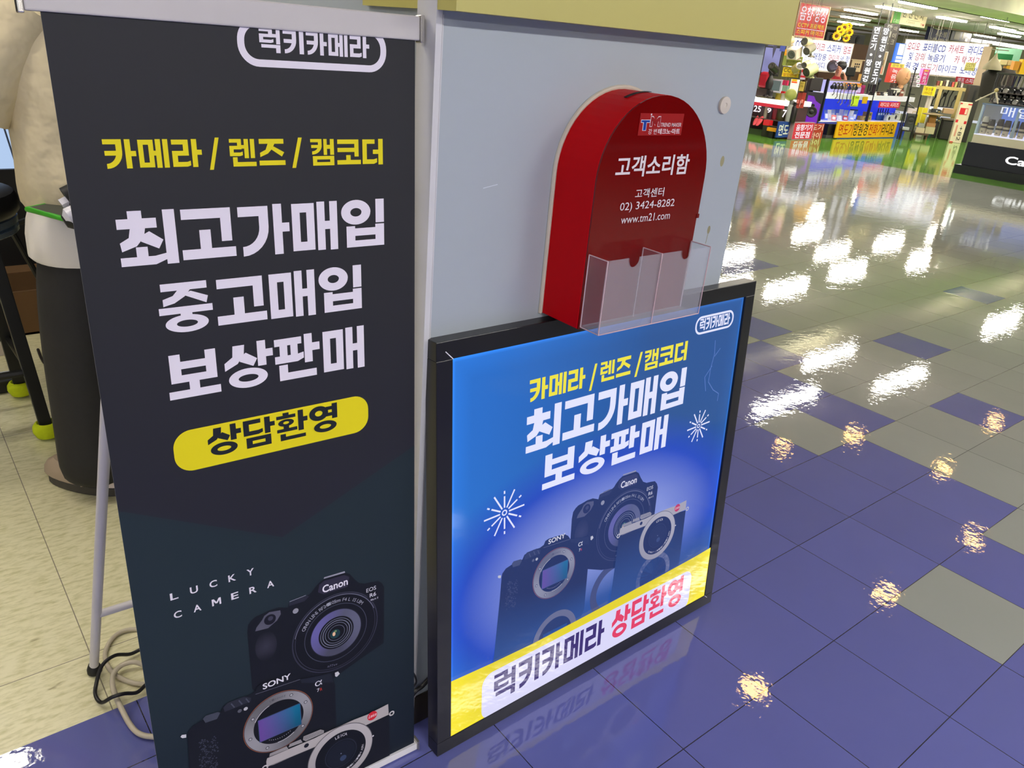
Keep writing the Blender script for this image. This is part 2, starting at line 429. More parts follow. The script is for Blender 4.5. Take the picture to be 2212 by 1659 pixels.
# ------------------------------------------------------------------ the setting
S = 0.305                                        # floor tile size
def tile_mat(name, col, rough=0.022, vary=0.10, grout=(0.02, 0.02, 0.03), step=(S, S, 0.0, 0.0), lines=True, marble=None, wave=1.0):
    M = bpy.data.materials.new(name); M.use_nodes = True
    nt = M.node_tree; L = nt.links.new; b = nt.nodes['Principled BSDF']
    def N(t, **k):
        n = nt.nodes.new(t)
        for a, v in k.items(): setattr(n, a, v)
        return n
    def MA(op, a, b2=None):
        n = N('ShaderNodeMath', operation=op)
        for i, q in enumerate((a, b2)):
            if q is None: continue
            if isinstance(q, (int, float)): n.inputs[i].default_value = q
            else: L(q, n.inputs[i])
        return n.outputs[0]
    geo = N('ShaderNodeNewGeometry'); sp = N('ShaderNodeSeparateXYZ'); L(geo.outputs['Position'], sp.inputs[0])
    u = MA('DIVIDE', MA('SUBTRACT', sp.outputs[0], step[2]), step[0]); v = MA('DIVIDE', MA('SUBTRACT', sp.outputs[1], step[3]), step[1])
    cell = N('ShaderNodeCombineXYZ'); L(MA('FLOOR', u), cell.inputs[0]); L(MA('FLOOR', v), cell.inputs[1])
    wn = N('ShaderNodeTexWhiteNoise', noise_dimensions='2D'); L(cell.outputs[0], wn.inputs['Vector'])
    nz = N('ShaderNodeTexNoise'); nz.inputs['Scale'].default_value = 5; nz.inputs['Detail'].default_value = 6; L(geo.outputs['Position'], nz.inputs['Vector'])
    mx = N('ShaderNodeMix', data_type='RGBA')
    mx.inputs[6].default_value = tuple(c*(1-vary) for c in col) + (1,); mx.inputs[7].default_value = tuple(min(1,c*(1+vary)) for c in col) + (1,)
    L(MA('ADD', MA('MULTIPLY', wn.outputs['Value'], .5), MA('MULTIPLY', nz.outputs['Fac'], .5)), mx.inputs[0])
    out = mx.outputs[2]
    if marble:
        mp = N('ShaderNodeMapping'); mp.inputs['Scale'].default_value = (1.0, 3.4, 1); mp.inputs['Rotation'].default_value = (0, 0, 0.12); L(geo.outputs['Position'], mp.inputs[0])
        n2 = N('ShaderNodeTexNoise'); n2.inputs['Scale'].default_value = 26; n2.inputs['Detail'].default_value = 5; n2.inputs['Roughness'].default_value = .62; L(mp.outputs[0], n2.inputs['Vector'])
        r = N('ShaderNodeValToRGB'); r.color_ramp.elements[0].position = .33; r.color_ramp.elements[1].position = .56
        r.color_ramp.elements[0].color = tuple(marble) + (1,); r.color_ramp.elements[1].color = (1,1,1,1); L(n2.outputs['Fac'], r.inputs[0])
        mm = N('ShaderNodeMix', data_type='RGBA', blend_type='MULTIPLY'); mm.inputs[0].default_value = 1; L(out, mm.inputs[6]); L(r.outputs[0], mm.inputs[7]); out = mm.outputs[2]
        n3 = N('ShaderNodeTexNoise'); n3.inputs['Scale'].default_value = 13; n3.inputs['Detail'].default_value = 3; L(mp.outputs[0], n3.inputs['Vector'])
        r3 = N('ShaderNodeValToRGB'); r3.color_ramp.elements[0].position = .20; r3.color_ramp.elements[1].position = .30
        r3.color_ramp.elements[0].color = (.42,.36,.28,1); r3.color_ramp.elements[1].color = (1,1,1,1); L(n3.outputs['Fac'], r3.inputs[0])
        m3 = N('ShaderNodeMix', data_type='RGBA', blend_type='MULTIPLY'); m3.inputs[0].default_value = 1; L(out, m3.inputs[6]); L(r3.outputs[0], m3.inputs[7]); out = m3.outputs[2]
    if lines:
        du = MA('MULTIPLY', MA('SUBTRACT', .5, MA('ABSOLUTE', MA('SUBTRACT', MA('FRACT', u), .5))), step[0])
        dv = MA('MULTIPLY', MA('SUBTRACT', .5, MA('ABSOLUTE', MA('SUBTRACT', MA('FRACT', v), .5))), step[1])
        g = MA('LESS_THAN', MA('MINIMUM', du, dv), 0.0011)
        mg = N('ShaderNodeMix', data_type='RGBA'); L(g, mg.inputs[0]); L(out, mg.inputs[6]); mg.inputs[7].default_value = tuple(grout) + (1,); out = mg.outputs[2]
    L(out, b.inputs['Base Color'])
    rr = N('ShaderNodeMapRange'); rr.inputs[3].default_value = rough*.55; rr.inputs[4].default_value = rough*1.7; L(nz.outputs['Fac'], rr.inputs[0]); L(rr.outputs[0], b.inputs['Roughness'])
    # uneven wax: two sizes of ripple
    n4 = N('ShaderNodeTexNoise'); n4.inputs['Scale'].default_value = 7; n4.inputs['Detail'].default_value = 3; L(geo.outputs['Position'], n4.inputs['Vector'])
    n5 = N('ShaderNodeTexNoise'); n5.inputs['Scale'].default_value = 34; n5.inputs['Detail'].default_value = 2; L(geo.outputs['Position'], n5.inputs['Vector'])
    bp = N('ShaderNodeBump'); bp.inputs['Strength'].default_value = 1.0; bp.inputs['Distance'].default_value = 0.00075*wave; L(n4.outputs['Fac'], bp.inputs['Height'])
    b2 = N('ShaderNodeBump'); b2.inputs['Strength'].default_value = 1.0; b2.inputs['Distance'].default_value = 0.00030*wave; L(n5.outputs['Fac'], b2.inputs['Height']); L(bp.outputs[0], b2.inputs['Normal'])
    n6 = N('ShaderNodeTexNoise'); n6.inputs['Scale'].default_value = 95; n6.inputs['Detail'].default_value = 2; L(geo.outputs['Position'], n6.inputs['Vector'])
    b3 = N('ShaderNodeBump'); b3.inputs['Strength'].default_value = 1.0; b3.inputs['Distance'].default_value = 0.00007*wave; L(n6.outputs['Fac'], b3.inputs['Height']); L(b2.outputs[0], b3.inputs['Normal'])
    L(b3.outputs[0], b.inputs['Normal'])
    b.inputs['Specular IOR Level'].default_value = 0.8
    return M

T_BLUE = tile_mat('blue_vinyl_tile', rgb(94, 99, 160))
T_GREY = tile_mat('grey_green_vinyl_tile', rgb(152, 156, 148), vary=.07, grout=(.08,.08,.075))
T_GREEN = tile_mat('green_vinyl_floor', rgb(92, 138, 52), vary=.06, lines=False)
T_CREAM = tile_mat('cream_marbled_tile', rgb(228, 222, 182), rough=.34, vary=.04, marble=rgb(222, 222, 198), grout=(.22,.19,.12), step=(0.915, 1.22, -1.268, 0.671), wave=.5)

def blue_tile(i, j):
    """tile whose near corner is i*S along X and -j*S along Y (j counts towards the aisle)"""
    if (i, j) in ((2, 1), (4, -2), (4, 1)): return False
    if (i, j) in ((7, -1), (9, -3), (7, -5), (5, -2), (5, -3), (6, -4), (11, -8), (10, -8), (8, 3), (3, 4), (12, 2), (14, -4)): return True
    if j >= 2: return i < 3 + (j % 3)
    if j == 1: return i < 4
    if j == 0: return i < 5
    if j == -1: return i < 5
    if j == -2: return i < 4
    if j >= -4: return i < 6
    return i < 3
SHOP_X = 0.35; SHOP_Y = 0.473
mb = MB()
for i in range(-16, 88):
    for j in range(-54, 24):
        x0, x1 = i*S, (i+1)*S; y1, y0 = -j*S, -(j+1)*S
        if x0 < SHOP_X - .02:
            if y0 >= SHOP_Y: continue
            y1 = min(y1, SHOP_Y)
        mb.cur = 2 if (x0 >= 10.95) else (0 if blue_tile(i, j) else 1)
        mb.add([(x0,y0,0),(x1,y0,0),(x1,y1,0),(x0,y1,0)], [(0,1,2,3)])
bm_ = mb.build('floor', [T_BLUE, T_GREY, T_GREEN]); tag(bm_, 'glossy waxed floor of blue, grey and green vinyl tiles', kind='structure')
mb = MB(); mb.add([(-5.2,SHOP_Y,0),(SHOP_X+.26-.305*0+.0,SHOP_Y,0),(SHOP_X+.26,6.2,0),(-5.2,6.2,0)], [(0,1,2,3)])
o = mb.build('floor_shop', T_CREAM); tag(o, 'cream marbled tile floor inside the camera shop', kind='structure')

WALLP = mat('column_paint', rgb(166, 175, 181), rough=.42, vary=.035, scale=6, bump=.25)
mb = MB(); mb.box(-0.757, 0.083, 0, 0.042, 0.88, ZC); struct('wall_column', mb, WALLP, 'grey-blue painted column behind the red box')
mb = MB(); mb.box(-0.7685, 0.078, 0, -0.7575, 0.13, 2.2); mb.box(-0.7555, 0.0805, 0.0, -0.7535, 0.0829, 1.41)
struct('trim_1', mb, mat('corner_strip_paint', rgb(205, 205, 206), rough=.4), 'white strip along the left edge of the column')
mb = MB(); mb.box(-0.759, 0.079, 0.0, 0.045, 0.0828, 0.078); struct('baseboard_column', mb, mat('dark_baseboard', rgb(52, 46, 40), rough=.5))
CEIL = mat('ceiling_paint', rgb(232, 218, 212), rough=.8, vary=.04, scale=3)
mb = MB(); mb.box(-6, -7.5, ZC + .012, 29, 17, ZC + .2); struct('ceiling', mb, CEIL)
yb = hit(1948, 0, 2, 2.28).y
mb = MB(); mb.box(2.5, yb - 0.75, 2.28, 28.5, yb, ZC + .011); struct('trim_2', mb, mat('stained_bulkhead', rgb(244, 234, 196), rough=.7, vary=.22, scale=2.2), 'cream ceiling bulkhead with brown stains')
mb = MB(); mb.box(2.5, yb + .001, 2.272, 28.5, yb + .03, 2.30); struct('trim_3', mb, mat('bulkhead_edge', rgb(96, 88, 74), rough=.6))
for k, xx in enumerate((13.6, 16.9, 19.6, 23.0)):
    mb = MB(); mb.box(9.0, 9.9 + k*1.55, ZC - .03, 28.5, 10.0 + k*1.55, ZC + .011); struct('trim_%d' % (4+k), mb, mat('ceiling_rib_painted_light', rgb(120, 102, 70), rough=.7))  # brown put into the ribs stands in for the far ceiling's changed light
WG = mat('far_wall_green', rgb(150, 146, 116), rough=.7, vary=.08, scale=2)
mb = MB(); mb.box(28.5, -8, 0, 28.7, 17, ZC); struct('wall_far', mb, WG)
mb = MB(); mb.box(0.5, 16.6, 0, 28.5, 16.8, ZC); struct('wall_side', mb, WG)
mb = MB(); mb.box(-6, -7.6, 0, 28.5, -7.4, ZC); struct('wall_opposite', mb, mat('dark_reflection_wall', rgb(80,77,76), rough=.7, vary=.5, scale=1.2))  # unseen wall added so the red box front reflects something dark
DK = mat('shop_dark_wall', rgb(34, 33, 31), rough=.6, vary=.2, scale=4)
mb = MB(); mb.box(-5.2, 6.2, 0, 0.6, 6.4, ZC); struct('wall_back', mb, DK)
mb = MB(); mb.box(-5.3, 0.473, 0, -5.2, 6.2, ZC); struct('wall_left', mb, DK)
mb = MB(); mb.box(0.45, 0.9, 0, 0.6, 6.2, ZC); struct('wall_right', mb, DK)
# scuffs and stains on the column
A = Art(PX(0.0827))
A.disc((-0.0305, 1.183), .0065, rgb(150,146,110), 0, ry=.011)
A.disc((-0.033, 1.036), .005, rgb(140,136,104), 0, ry=.009); A.line((-0.033,1.03),(-0.036,1.005),.002, rgb(146,142,112), 0.0001)
A.line((-.66,1.155),(-.63,1.16),.0012, rgb(205,214,220), 0); 
A.build('stain', ink('wall_stain', rough=.6), bpy.data.objects['wall_column'])

# ceiling lamps, real and added
def lamp_tube(x, y, col, e, label, group, along='x'):
    t = empty('fluorescent_ceiling_light', (x, y, ZC), label, 'ceiling light', group)
    l, w = (0.62, 0.055)
    m1 = MB(); m1.box(x-l-.03, y-w-.05, ZC - .018, x+l+.03, y+w+.05, ZC + .010); m1.build('housing', mat('lamp_housing', rgb(226,222,206), rough=.5), t)
    m2 = MB(); m2.box(x-l, y-w, ZC - .05, x+l, y+w, ZC - .019); m2.build('diffuser', emat('lamp_glow_%d' % int(e), col, e), t)
for x, y in TUBES: lamp_tube(x, y, C_TUBE, E_TUBE, 'long warm white fluorescent light on the mall ceiling above the aisle and far shops', 'fluorescent ceiling lights of the mall')
for x, y in TUBES_AISLE_FILL: lamp_tube(x, y, C_TUBE, E_AISLE_FILL, 'bright fill light added over the aisle to brighten the electronics shop signs', 'fill lights added over the shop aisle')
for x, y in TUBES_SHOP: lamp_tube(x, y, C_TUBE, E_SHOP, 'warm white fluorescent light on the ceiling of the camera shop, two of three added as fill', 'fluorescent lights of the camera shop')
for x, y in TUBES_NEAR_FILL: lamp_tube(x, y, C_NEAR_FILL, E_NEAR_FILL, 'unseen white fill light added behind the photographer for the banner and light box fronts', 'fill lights added behind the photographer')
for x, y in DOWNLIGHTS:
    t = empty('ceiling_downlight', (x, y, ZC), 'small round warm downlight in the aisle ceiling', 'ceiling light', 'round warm downlights over the aisle')
    m1 = MB(); m1.lathe((x,y,ZC-.012), [(.115,0),(.125,.006),(.125,.022)], 24); m1.build('rim', mat('lamp_housing', rgb(226,222,206)), t)
    m2 = MB(); m2.lathe((x,y,ZC-.03), [(.04,0),(.085,.006),(.09,.017)], 20); m2.build('bulb', emat('warm_bulb', C_DOWN, E_DOWN*2.2), t)
# ------------------------------------------------------------------ banner stand
az, tl = radians(-2.5228), 0.0598
ba = Vector((cos(az), sin(az), 0)); bn = Vector((-sin(az), cos(az), 0))
bu = Vector((0,0,1))*cos(tl) + bn*sin(tl)
BW, BH = 0.4823, 1.3613
BR = Vector((-0.7896, 0.025, 0.015))
PB = Plane(BR - ba*BW, ba, bu)                   # banner face, origin at its lower left corner
WHITE = rgb(228, 222, 232); YEL = rgb(226, 212, 22); INKD = rgb(40, 41, 47)
banner = empty('banner_stand', (BR - ba*(BW/2)).xy.to_3d(), 'tall dark shop banner with white lettering hung from a grey bar on white legs', 'banner')
mb = MB(); mb.pbox(PB, 0, 0.004, BW, BH + .012, -0.0010, 0.0)
mb.build('print_panel', mat('banner_fabric_edge', rgb(176,172,170), rough=.6), banner)
A = Art(PB)
def bgcol(p):
    s, t = p[0]/BW, p[1]/BH
    a = Vector(rgb(38,39,43)); b_ = Vector(rgb(33,34,46)); k = max(0, min(1, (0.75-t)/0.45))
    return tuple(a*(1-k) + b_*k)
A.grid(0, 0.004, BW, BH + .010, bgcol, 0.0003, 6, 20)
lo = [PB.uv(*q) for q in ((270,1100), (610,1160), (895,962))]
loc = [PB.uv(*q) for q in ((400,1112),)]
def lowc(p):
    k = max(0, min(1, 1 - p[1]/0.42)); r_ = p[0]/BW
    a = Vector(rgb(33,46,53)); b_ = Vector(rgb(20,30,44))
    return tuple((a*(1-k) + b_*k)*(1 - .12*r_))
ptsl = [(0, .004), (BW, .004), (BW, lo[2][1]), lo[1], (0, lo[0][1])]
n_ = 26
for i in range(n_):                               # lower field in strips so that the printed tone can run
    y0_, y1_ = .004 + (lo[1][1]-.004)*i/n_, .004 + (lo[1][1]-.004)*(i+1)/n_
    A.rect(0, y0_, BW, y1_, lowc, 0.0005)
A.poly([(0, lo[1][1]), lo[1], (0, lo[0][1])], lowc, 0.0005)
A.poly([lo[1], (BW, lo[1][1]), (BW, lo[2][1])], lowc, 0.0005)
A.build('printed_background', ink('banner_print', rough=.55, spec=.25), banner)
INKB = ink('banner_print', rough=.55, spec=.25)
A = Art(PB); A.display('럭키카메라', [(557,61),(797,77),(796,125),(562,113)], WHITE, .0008)
q0, q1 = PB.uv(512,92)[0], PB.uv(833.5,100)[0]; tb, tt = PB.uv(675,150)[1], PB.uv(690,24)[1]
A.rrect(q0, tb, q1, min(tt, BH+.010), (min(tt,BH+.01)-tb)*.47, WHITE, .0008, border=.0092)
A.build('shop_name_badge', INKB, banner, 'white outlined badge with the shop name')
A = Art(PB)
for st, c in (('카메라', [(219,302),(436,299),(434,362),(228,363)]), ('/', [(443,297),(476,297),(481,364),(449,364)]), ('렌즈', [(493,300.5),(614,299.6),(615,356.5),(499,360.6)]),
              ('/', [(624,297),(655,297),(658,360),(627,360)]), ('캠코더', [(668,300.5),(831,299.6),(831,355),(673,357)])):
    A.display(st, c, YEL, .0008)
A.build('yellow_lettering', INKB, banner, 'yellow line of lettering')
for st, c in (('최고가매입', [(249,452),(829,433),(830,533),(259,571)]), ('중고매입', [(338,612),(780,574),(782,670),(346,717)]), ('보상판매', [(358,762),(786,705),(788,796),(364,860)])):
    A = Art(PB); A.display(st, c, WHITE, .0008); A.build('white_lettering', INKB, banner)
A = Art(PB)
r0 = PB.uv(374,968)[0]; r1 = PB.uv(795,895)[0]; y1 = (PB.uv(440,920)[1]+PB.uv(740,863)[1])/2; y0 = (PB.uv(440,1005)[1]+PB.uv(740,946)[1])/2
A.rrect(r0, y0, r1, y1, (y1-y0)*.40, YEL, .0008)
A.display('상담환영', [(443,921),(729,873),(730,929),(449,984)], rgb(26,32,38), .0011)
A.build('yellow_pill', INKB, banner, 'yellow pill with dark lettering')
A = Art(PB)
for st, a, b_, h in (('LUCKY', (368,1296), (549,1241), .0125), ('CAMERA', (376,1336), (592,1266), .0125)):
    u0, u1 = PB.uv(*a), PB.uv(*b_); yy = (u0[1]+u1[1])/2; n = len(st)
    for i, ch in enumerate(st):
        w = .0125*(1.15 if ch == 'M' else .95); x = u0[0] + (u1[0]-u0[0]-w)*i/(n-1)
        if ch == 'M': A.display_rect('M', x, yy, x+w, yy+h, WHITE, .0008)
        else: A.text(ch, x, yy, x+w, yy+h, WHITE, .0008, off=.016)
A.build('latin_lettering', INKB, banner)

# ---- printed cameras, traced once in the banner plane and reused on the light box
def c6(x, y): return PB.uv(360 + x*.27664, 1200 + y*.27664)
BLK = rgb(19,22,31); BLK2 = rgb(33,36,48); EDGE = rgb(70,74,92); SIL = rgb(176,174,178); SILD = rgb(120,120,128)
def camera_art(A, F, k, z, which, T, clip=None, depth_fade=None):
    """F maps banner-plane points to this plane, k is the scale, T tints the ink"""
    def P(*pts): return [F(c6(*p)) for p in pts]
    def d(a, b_): return (Vector(c6(*a)) - Vector(c6(*b_))).length * k
    dz = .0002
    if which == 'canon':
        A.poly(P((628,600),(634,540),(660,505),(690,478),(740,455),(800,425),(870,403),(945,405),(952,368),(1005,335),(1075,308),(1105,305),(1130,285),(1150,255),(1185,215),(1222,185),(1390,132),(1428,142),(1462,180),(1500,212),(1545,218),(1600,205),(1650,196),(1680,215),(1697,245),(1694,680),(1600,745),(1450,850),(1300,960),(1100,1000),(840,1010),(690,1060),(668,1040),(652,860)), T(BLK), z)
        A.poly(P((1190,225),(1228,196),(1385,150),(1425,165),(1410,240),(1225,300),(1180,285)), T(rgb(46,44,62)), z+dz)
        A.poly(P((1225,180),(1228,168),(1388,120),(1392,132)), T(rgb(150,150,165)), z+dz)
        A.poly(P((955,362),(1090,305),(1110,318),(1075,355),(955,392)), T(rgb(40,42,56)), z+dz)
        A.line(P((958,358))[0], P((1085,308))[0], .0012*k, T(rgb(140,142,158)), z+2*dz)
        A.poly(P((745,500),(760,470),(800,440),(885,425),(890,455),(860,505),(790,565),(690,590),(700,560)), T(rgb(84,84,100)), z+dz)
        c = F(c6(805,497)); A.disc(c, d((805,497),(760,520)), T(rgb(22,22,34)), z+2*dz); A.disc((c[0]+.001*k,c[1]+.002*k), d((805,497),(785,505)), T(rgb(60,60,78)), z+3*dz)
        A.disc(F(c6(1005,430)), .0052*k, T(rgb(150,150,160)), z+2*dz)
        gc = F(c6(775,705)); gr = d((775,705),(690,640))
        sheen = lambda p: T(tuple(Vector(BLK)*min(1,(Vector(p)-Vector(gc)).length/gr) + Vector(rgb(52,52,66))*max(0,1-(Vector(p)-Vector(gc)).length/gr)))
        A.disc(gc, gr*.62, sheen, z+dz, ry=gr)
        C = F(c6(1322,598)); R = (d((1322,598),(998,690)) + d((1322,598),(1645,505)))/2
        A.disc(C, R*1.03, T(rgb(50,52,68)), z+2*dz); A.disc(C, R, T(rgb(16,18,27)), z+3*dz)
        A.disc(C, R*.985, T(rgb(104,106,126)), z+4*dz, r2=R*.965, a0=.3, a1=2.9); A.disc(C, R*.965, T(rgb(52,54,70)), z+4*dz, r2=R*.95, a0=2.9, a1=6.6)
        A.disc(C, R*.75, T(rgb(70,74,92)), z+4*dz, r2=R*.735)
        def glass(p):
            a = atan2(p[1]-C[1], p[0]-C[0]); 
            return T(tuple(Vector(rgb(96,98,122))*(.55+.45*max(0,cos(a-.2))) + Vector(rgb(84,74,150))*(.75*max(0,cos(a-2.7)))))
        A.disc(C, R*.60, glass, z+4*dz, r2=R*.42); A.disc(C, R*.62, T(rgb(30,32,46)), z+4*dz, r2=R*.60)
        A.disc(C, R*.42, T(rgb(12,14,22)), z+5*dz)
        for q, w in ((.38,.012),(.33,.018),(.27,.010),(.20,.008)): A.disc(C, R*q, T(rgb(126,130,150)), z+6*dz, r2=R*(q-w))
        A.disc((C[0]-R*.03, C[1]-R*.02), R*.12, T(rgb(28,60,66)), z+6*dz); A.disc((C[0]-R*.06, C[1]-R*.01), R*.035, T(rgb(232,190,150)), z+7*dz, ry=R*.055)
        A.disc((C[0]-R*.02, C[1]+R*.05), R*.03, T(rgb(110,140,96)), z+7*dz)
        A.arctext('CANON LENS RF24-105mm F4 L IS USM', C, R*.80, R*.085, radians(152), -radians(3.45), T(rgb(160,162,176)), z+5*dz)
        A.arctext('ww77m', C, -R*.90, R*.06, radians(88), -radians(3.2), T(rgb(110,112,130)), z+5*dz)
        b0, b1 = F(c6(1215,292)), F(c6(1412,212)); hh = d((1300,268),(1292,215))
        A.text('Canon', b0[0], (b0[1]+b1[1])/2 - hh*.12, b1[0], (b0[1]+b1[1])/2 + hh*.92, T(rgb(232,228,238)), z+3*dz, off=.022)
        b0, b1 = F(c6(1556,285)), F(c6(1632,262)); A.text('EOS', b0[0], (b0[1]+b1[1])/2, b1[0], (b0[1]+b1[1])/2 + .0085*k, T(rgb(205,204,214)), z+5*dz, off=.006)
        A.poly(P((1556,300),(1662,275),(1655,345),(1590,358),(1572,345)), T(rgb(24,26,36)), z+4*dz)
        b0, b1 = F(c6(1583,322)), F(c6(1632,310)); A.text('R6', b0[0], (b0[1]+b1[1])/2, b1[0], (b0[1]+b1[1])/2 + .0085*k, T(rgb(214,212,222)), z+5*dz, off=.010)
        b0, b1 = F(c6(1590,345)), F(c6(1648,330)); A.text('Mark II', b0[0], (b0[1]+b1[1])/2 - .001*k, b1[0], (b0[1]+b1[1])/2 + .003*k, T(rgb(190,190,200)), z+5*dz, off=.01)
    if which == 'sony':
        pts = P((160,1400),(165,1372),(205,1322),(285,1275),(360,1240),(420,1215),(440,1170),(500,1135),(560,1110),(640,1085),(690,1052),(705,1015),(745,990),(950,925),(1005,935),(1040,960),(1180,935),(1285,905),(1312,1010),(1320,1300),(1325,1560),(1290,1640),(1180,1760),(1150,2300),(700,2480),(330,2640),(205,2700),(185,2100),(172,1600))
        if clip is not None: pts = [(a, max(b_, clip)) for a, b_ in pts]
        A.poly(pts, (lambda p: T(BLK)) if depth_fade is None else (lambda p: depth_fade(p, T(BLK))), z+.0012)
        z += .0012
        A.poly(P((1040,962),(1280,915),(1300,985),(1050,990)), T(rgb(30,34,46)), z+dz)
        A.line(P((690,1078))[0], P((1038,962))[0], .0010*k, T(rgb(96,98,114)), z+dz)
        A.poly(P((440,1180),(470,1145),(600,1095),(655,1105),(650,1135),(540,1180),(450,1215)), T(rgb(40,43,55)), z+dz)
        for xx, yy in ((500,1150),(560,1125),(615,1110)): A.line(P((xx,yy))[0], P((xx+26,yy+30))[0], .0022*k, T(rgb(74,77,92)), z+2*dz)
        A.poly(P((280,1270),(300,1245),(395,1215),(415,1222),(390,1270),(300,1300)), T(rgb(66,70,84)), z+dz)
        A.poly(P((105,1410),(115,1395),(150,1390),(150,1415),(120,1420)), T(rgb(205,204,210)), z+dz)
        A.poly(P((1310,910),(1335,900),(1348,918),(1325,942),(1312,938)), T(rgb(205,204,210)), z+dz)
        A.disc(F(c6(614,1190)), .0036*k, T(rgb(190,190,196)), z+2*dz); A.disc(F(c6(567,1207)), .0036*k, T(rgb(90,92,104)), z+2*dz)
        g = random.Random(3)
        for i in range(150):                       # leather grain catching the studio light on the grip
            xx = 250 + g.random()*150; yy = 1440 + g.random()*260
            c = F(c6(xx, yy - (xx-250)*.35))
            if clip is None or c[1] > clip + .004: A.disc(c, .0011*k*(.6+g.random()), T(rgb(60,64,80)), z+dz, n=5)
        C = F(c6(873,1288)); R = (d((873,1288),(607,1390)) + d((873,1288),(1140,1190)))/2
        A.disc(C, R*1.02, T(rgb(150,84,52)), z+2*dz); A.disc(C, R*1.005, T(rgb(70,70,78)), z+3*dz)
        def steel(p):
            a = atan2(p[1]-C[1], p[0]-C[0]); return T(tuple(Vector(rgb(150,149,155))*(.72 + .28*sin(2*a+.5))))
        A.disc(C, R*.985, steel, z+4*dz, r2=R*.72); A.disc(C, R*.73, T(rgb(13,15,22)), z+5*dz)
        A.disc(C, R*.745, T(rgb(205,205,210)), z+5*dz, r2=R*.725, a0=1.9, a1=2.7); A.disc(C, R*.745, T(rgb(205,205,210)), z+5*dz, r2=R*.725, a0=4.6, a1=5.3)
        for a in (20, 62, 147, 193, 243, 322):
            c = (C[0]+R*.86*cos(radians(a)), C[1]+R*.86*sin(radians(a))); A.disc(c, R*.055, T(rgb(70,70,78)), z+5*dz, n=16); A.disc(c, R*.035, T(rgb(176,176,182)), z+6*dz, n=14)
        sx0, sx1 = F(c6(718,1355))[0], F(c6(1040,1240))[0]; sy0 = (F(c6(740,1438))[1]+F(c6(1042,1312))[1])/2; sy1 = (F(c6(717,1275))[1]+F(c6(1032,1155))[1])/2
        def sens(p):
            u = (p[0]-sx0)/(sx1-sx0); v = (p[1]-sy0)/(sy1-sy0)
            return T(tuple(Vector(rgb(104,72,150))*max(0,1-u*1.1) + Vector(rgb(0,104,140))*min(1,u*1.1)*(.6+.5*v)))
        A.rect(sx0-R*.02, sy0-R*.02, sx1+R*.02, sy1+R*.02, T(rgb(60,80,120)), z+6*dz); A.grid(sx0, sy0, sx1, sy1, sens, z+7*dz, 8, 5)
        for i in range(11):
            a = radians(238 + i*6.2); A.disc((C[0]+R*.60*cos(a), C[1]+R*.60*sin(a)), R*.012, T(rgb(180,180,188)), z+6*dz, n=8)
        A.arctext('E-mount', C, R*.82, R*.075, radians(103), -radians(4.6), T(rgb(84,84,92)), z+6*dz)
        b0, b1 = F(c6(748,1040)), F(c6(965,938)); hh = d((850,1010),(845,965))
        A.text('SONY', b0[0], (b0[1]+b1[1])/2 - hh*.2, b1[0], (b0[1]+b1[1])/2 + hh*.75, T(rgb(226,224,232)), z+3*dz, off=.020)
        b0, b1 = F(c6(1155,1015)), F(c6(1210,990)); A.text('α', b0[0], (b0[1]+b1[1])/2 - .002*k, b1[0], (b0[1]+b1[1])/2 + .009*k, T(rgb(224,223,232)), z+3*dz, off=.0)
        b0, b1 = F(c6(1170,1055)), F(c6(1190,1045)); A.text('7', b0[0], (b0[1]+b1[1])/2 - .002*k, b1[0], (b0[1]+b1[1])/2 + .0055*k, T(rgb(214,213,222)), z+3*dz, off=.008)
        b0, b1 = F(c6(1194,1045)), F(c6(1211,1038)); A.text('R', b0[0], (b0[1]+b1[1])/2 - .002*k, b1[0], (b0[1]+b1[1])/2 + .0045*k, T(rgb(196,60,54)), z+3*dz, off=.008)
    if which == 'leica':
        z += .0030
        body = P((775,1625),(1230,1420),(1730,1240),(1735,1560),(1735,1900),(780,2300))
        top_ = P((772,1598),(778,1572),(1150,1415),(1235,1372),(1460,1270),(1560,1232),(1722,1150),(1727,1232),(1560,1310),(1180,1470),(830,1622),(775,1640))
        if clip is not None: body = [(a, max(b_, clip)) for a, b_ in body]; top_ = [(a, max(b_, clip)) for a, b_ in top_]
        A.poly(body, (lambda p: T(rgb(20,23,32))) if depth_fade is None else (lambda p: depth_fade(p, T(rgb(20,23,32)))), z)
        A.poly(top_, T(rgb(178,172,172)), z+dz)
        A.line(P((775,1640))[0], P((1180,1472))[0], .0010*k, T(rgb(90,88,92)), z+2*dz)
        def knob(c): A.poly(P(*c), T(rgb(150,146,148)), z+dz)
        knob(((795,1560),(800,1535),(930,1478),(945,1500)))
        knob(((1058,1430),(1062,1402),(1195,1348),(1222,1355),(1220,1375),(1080,1438)))
        knob(((945,1488),(955,1460),(1040,1425),(1055,1448)))
        g0 = 1070
        for i in range(12): A.line(P((g0+i*12, 1404-i*4.6))[0], P((g0+4+i*12, 1428-i*4.6))[0], .0006*k, T(rgb(96,94,98)), z+2*dz)
        c = F(c6(1085,1472)); A.disc(c, .0048*k, T(rgb(24,26,40)), z+2*dz)
        c = F(c6(1598,1240)); A.disc(c, d((1598,1240),(1560,1255)), T(rgb(206,38,52)), z+3*dz); A.text('Leica', c[0]-.0085*k, c[1]-.003*k, c[0]+.0085*k, c[1]+.0045*k, T(rgb(240,224,226)), z+4*dz, off=.004, shear=.3)
        c = F(c6(1750,1222)); A.disc(c, .0060*k, T(rgb(196,192,194)), z+2*dz, r2=.0030*k)
        if clip is None or F(c6(762,1645))[1] > clip + .007: c = F(c6(762,1645)); A.disc(c, .0060*k, T(rgb(196,192,194)), z+2*dz, r2=.0030*k)
        C = F(c6(1353,1532)); R = (d((1353,1532),(1105,1640)) + d((1353,1532),(1602,1415)))/2
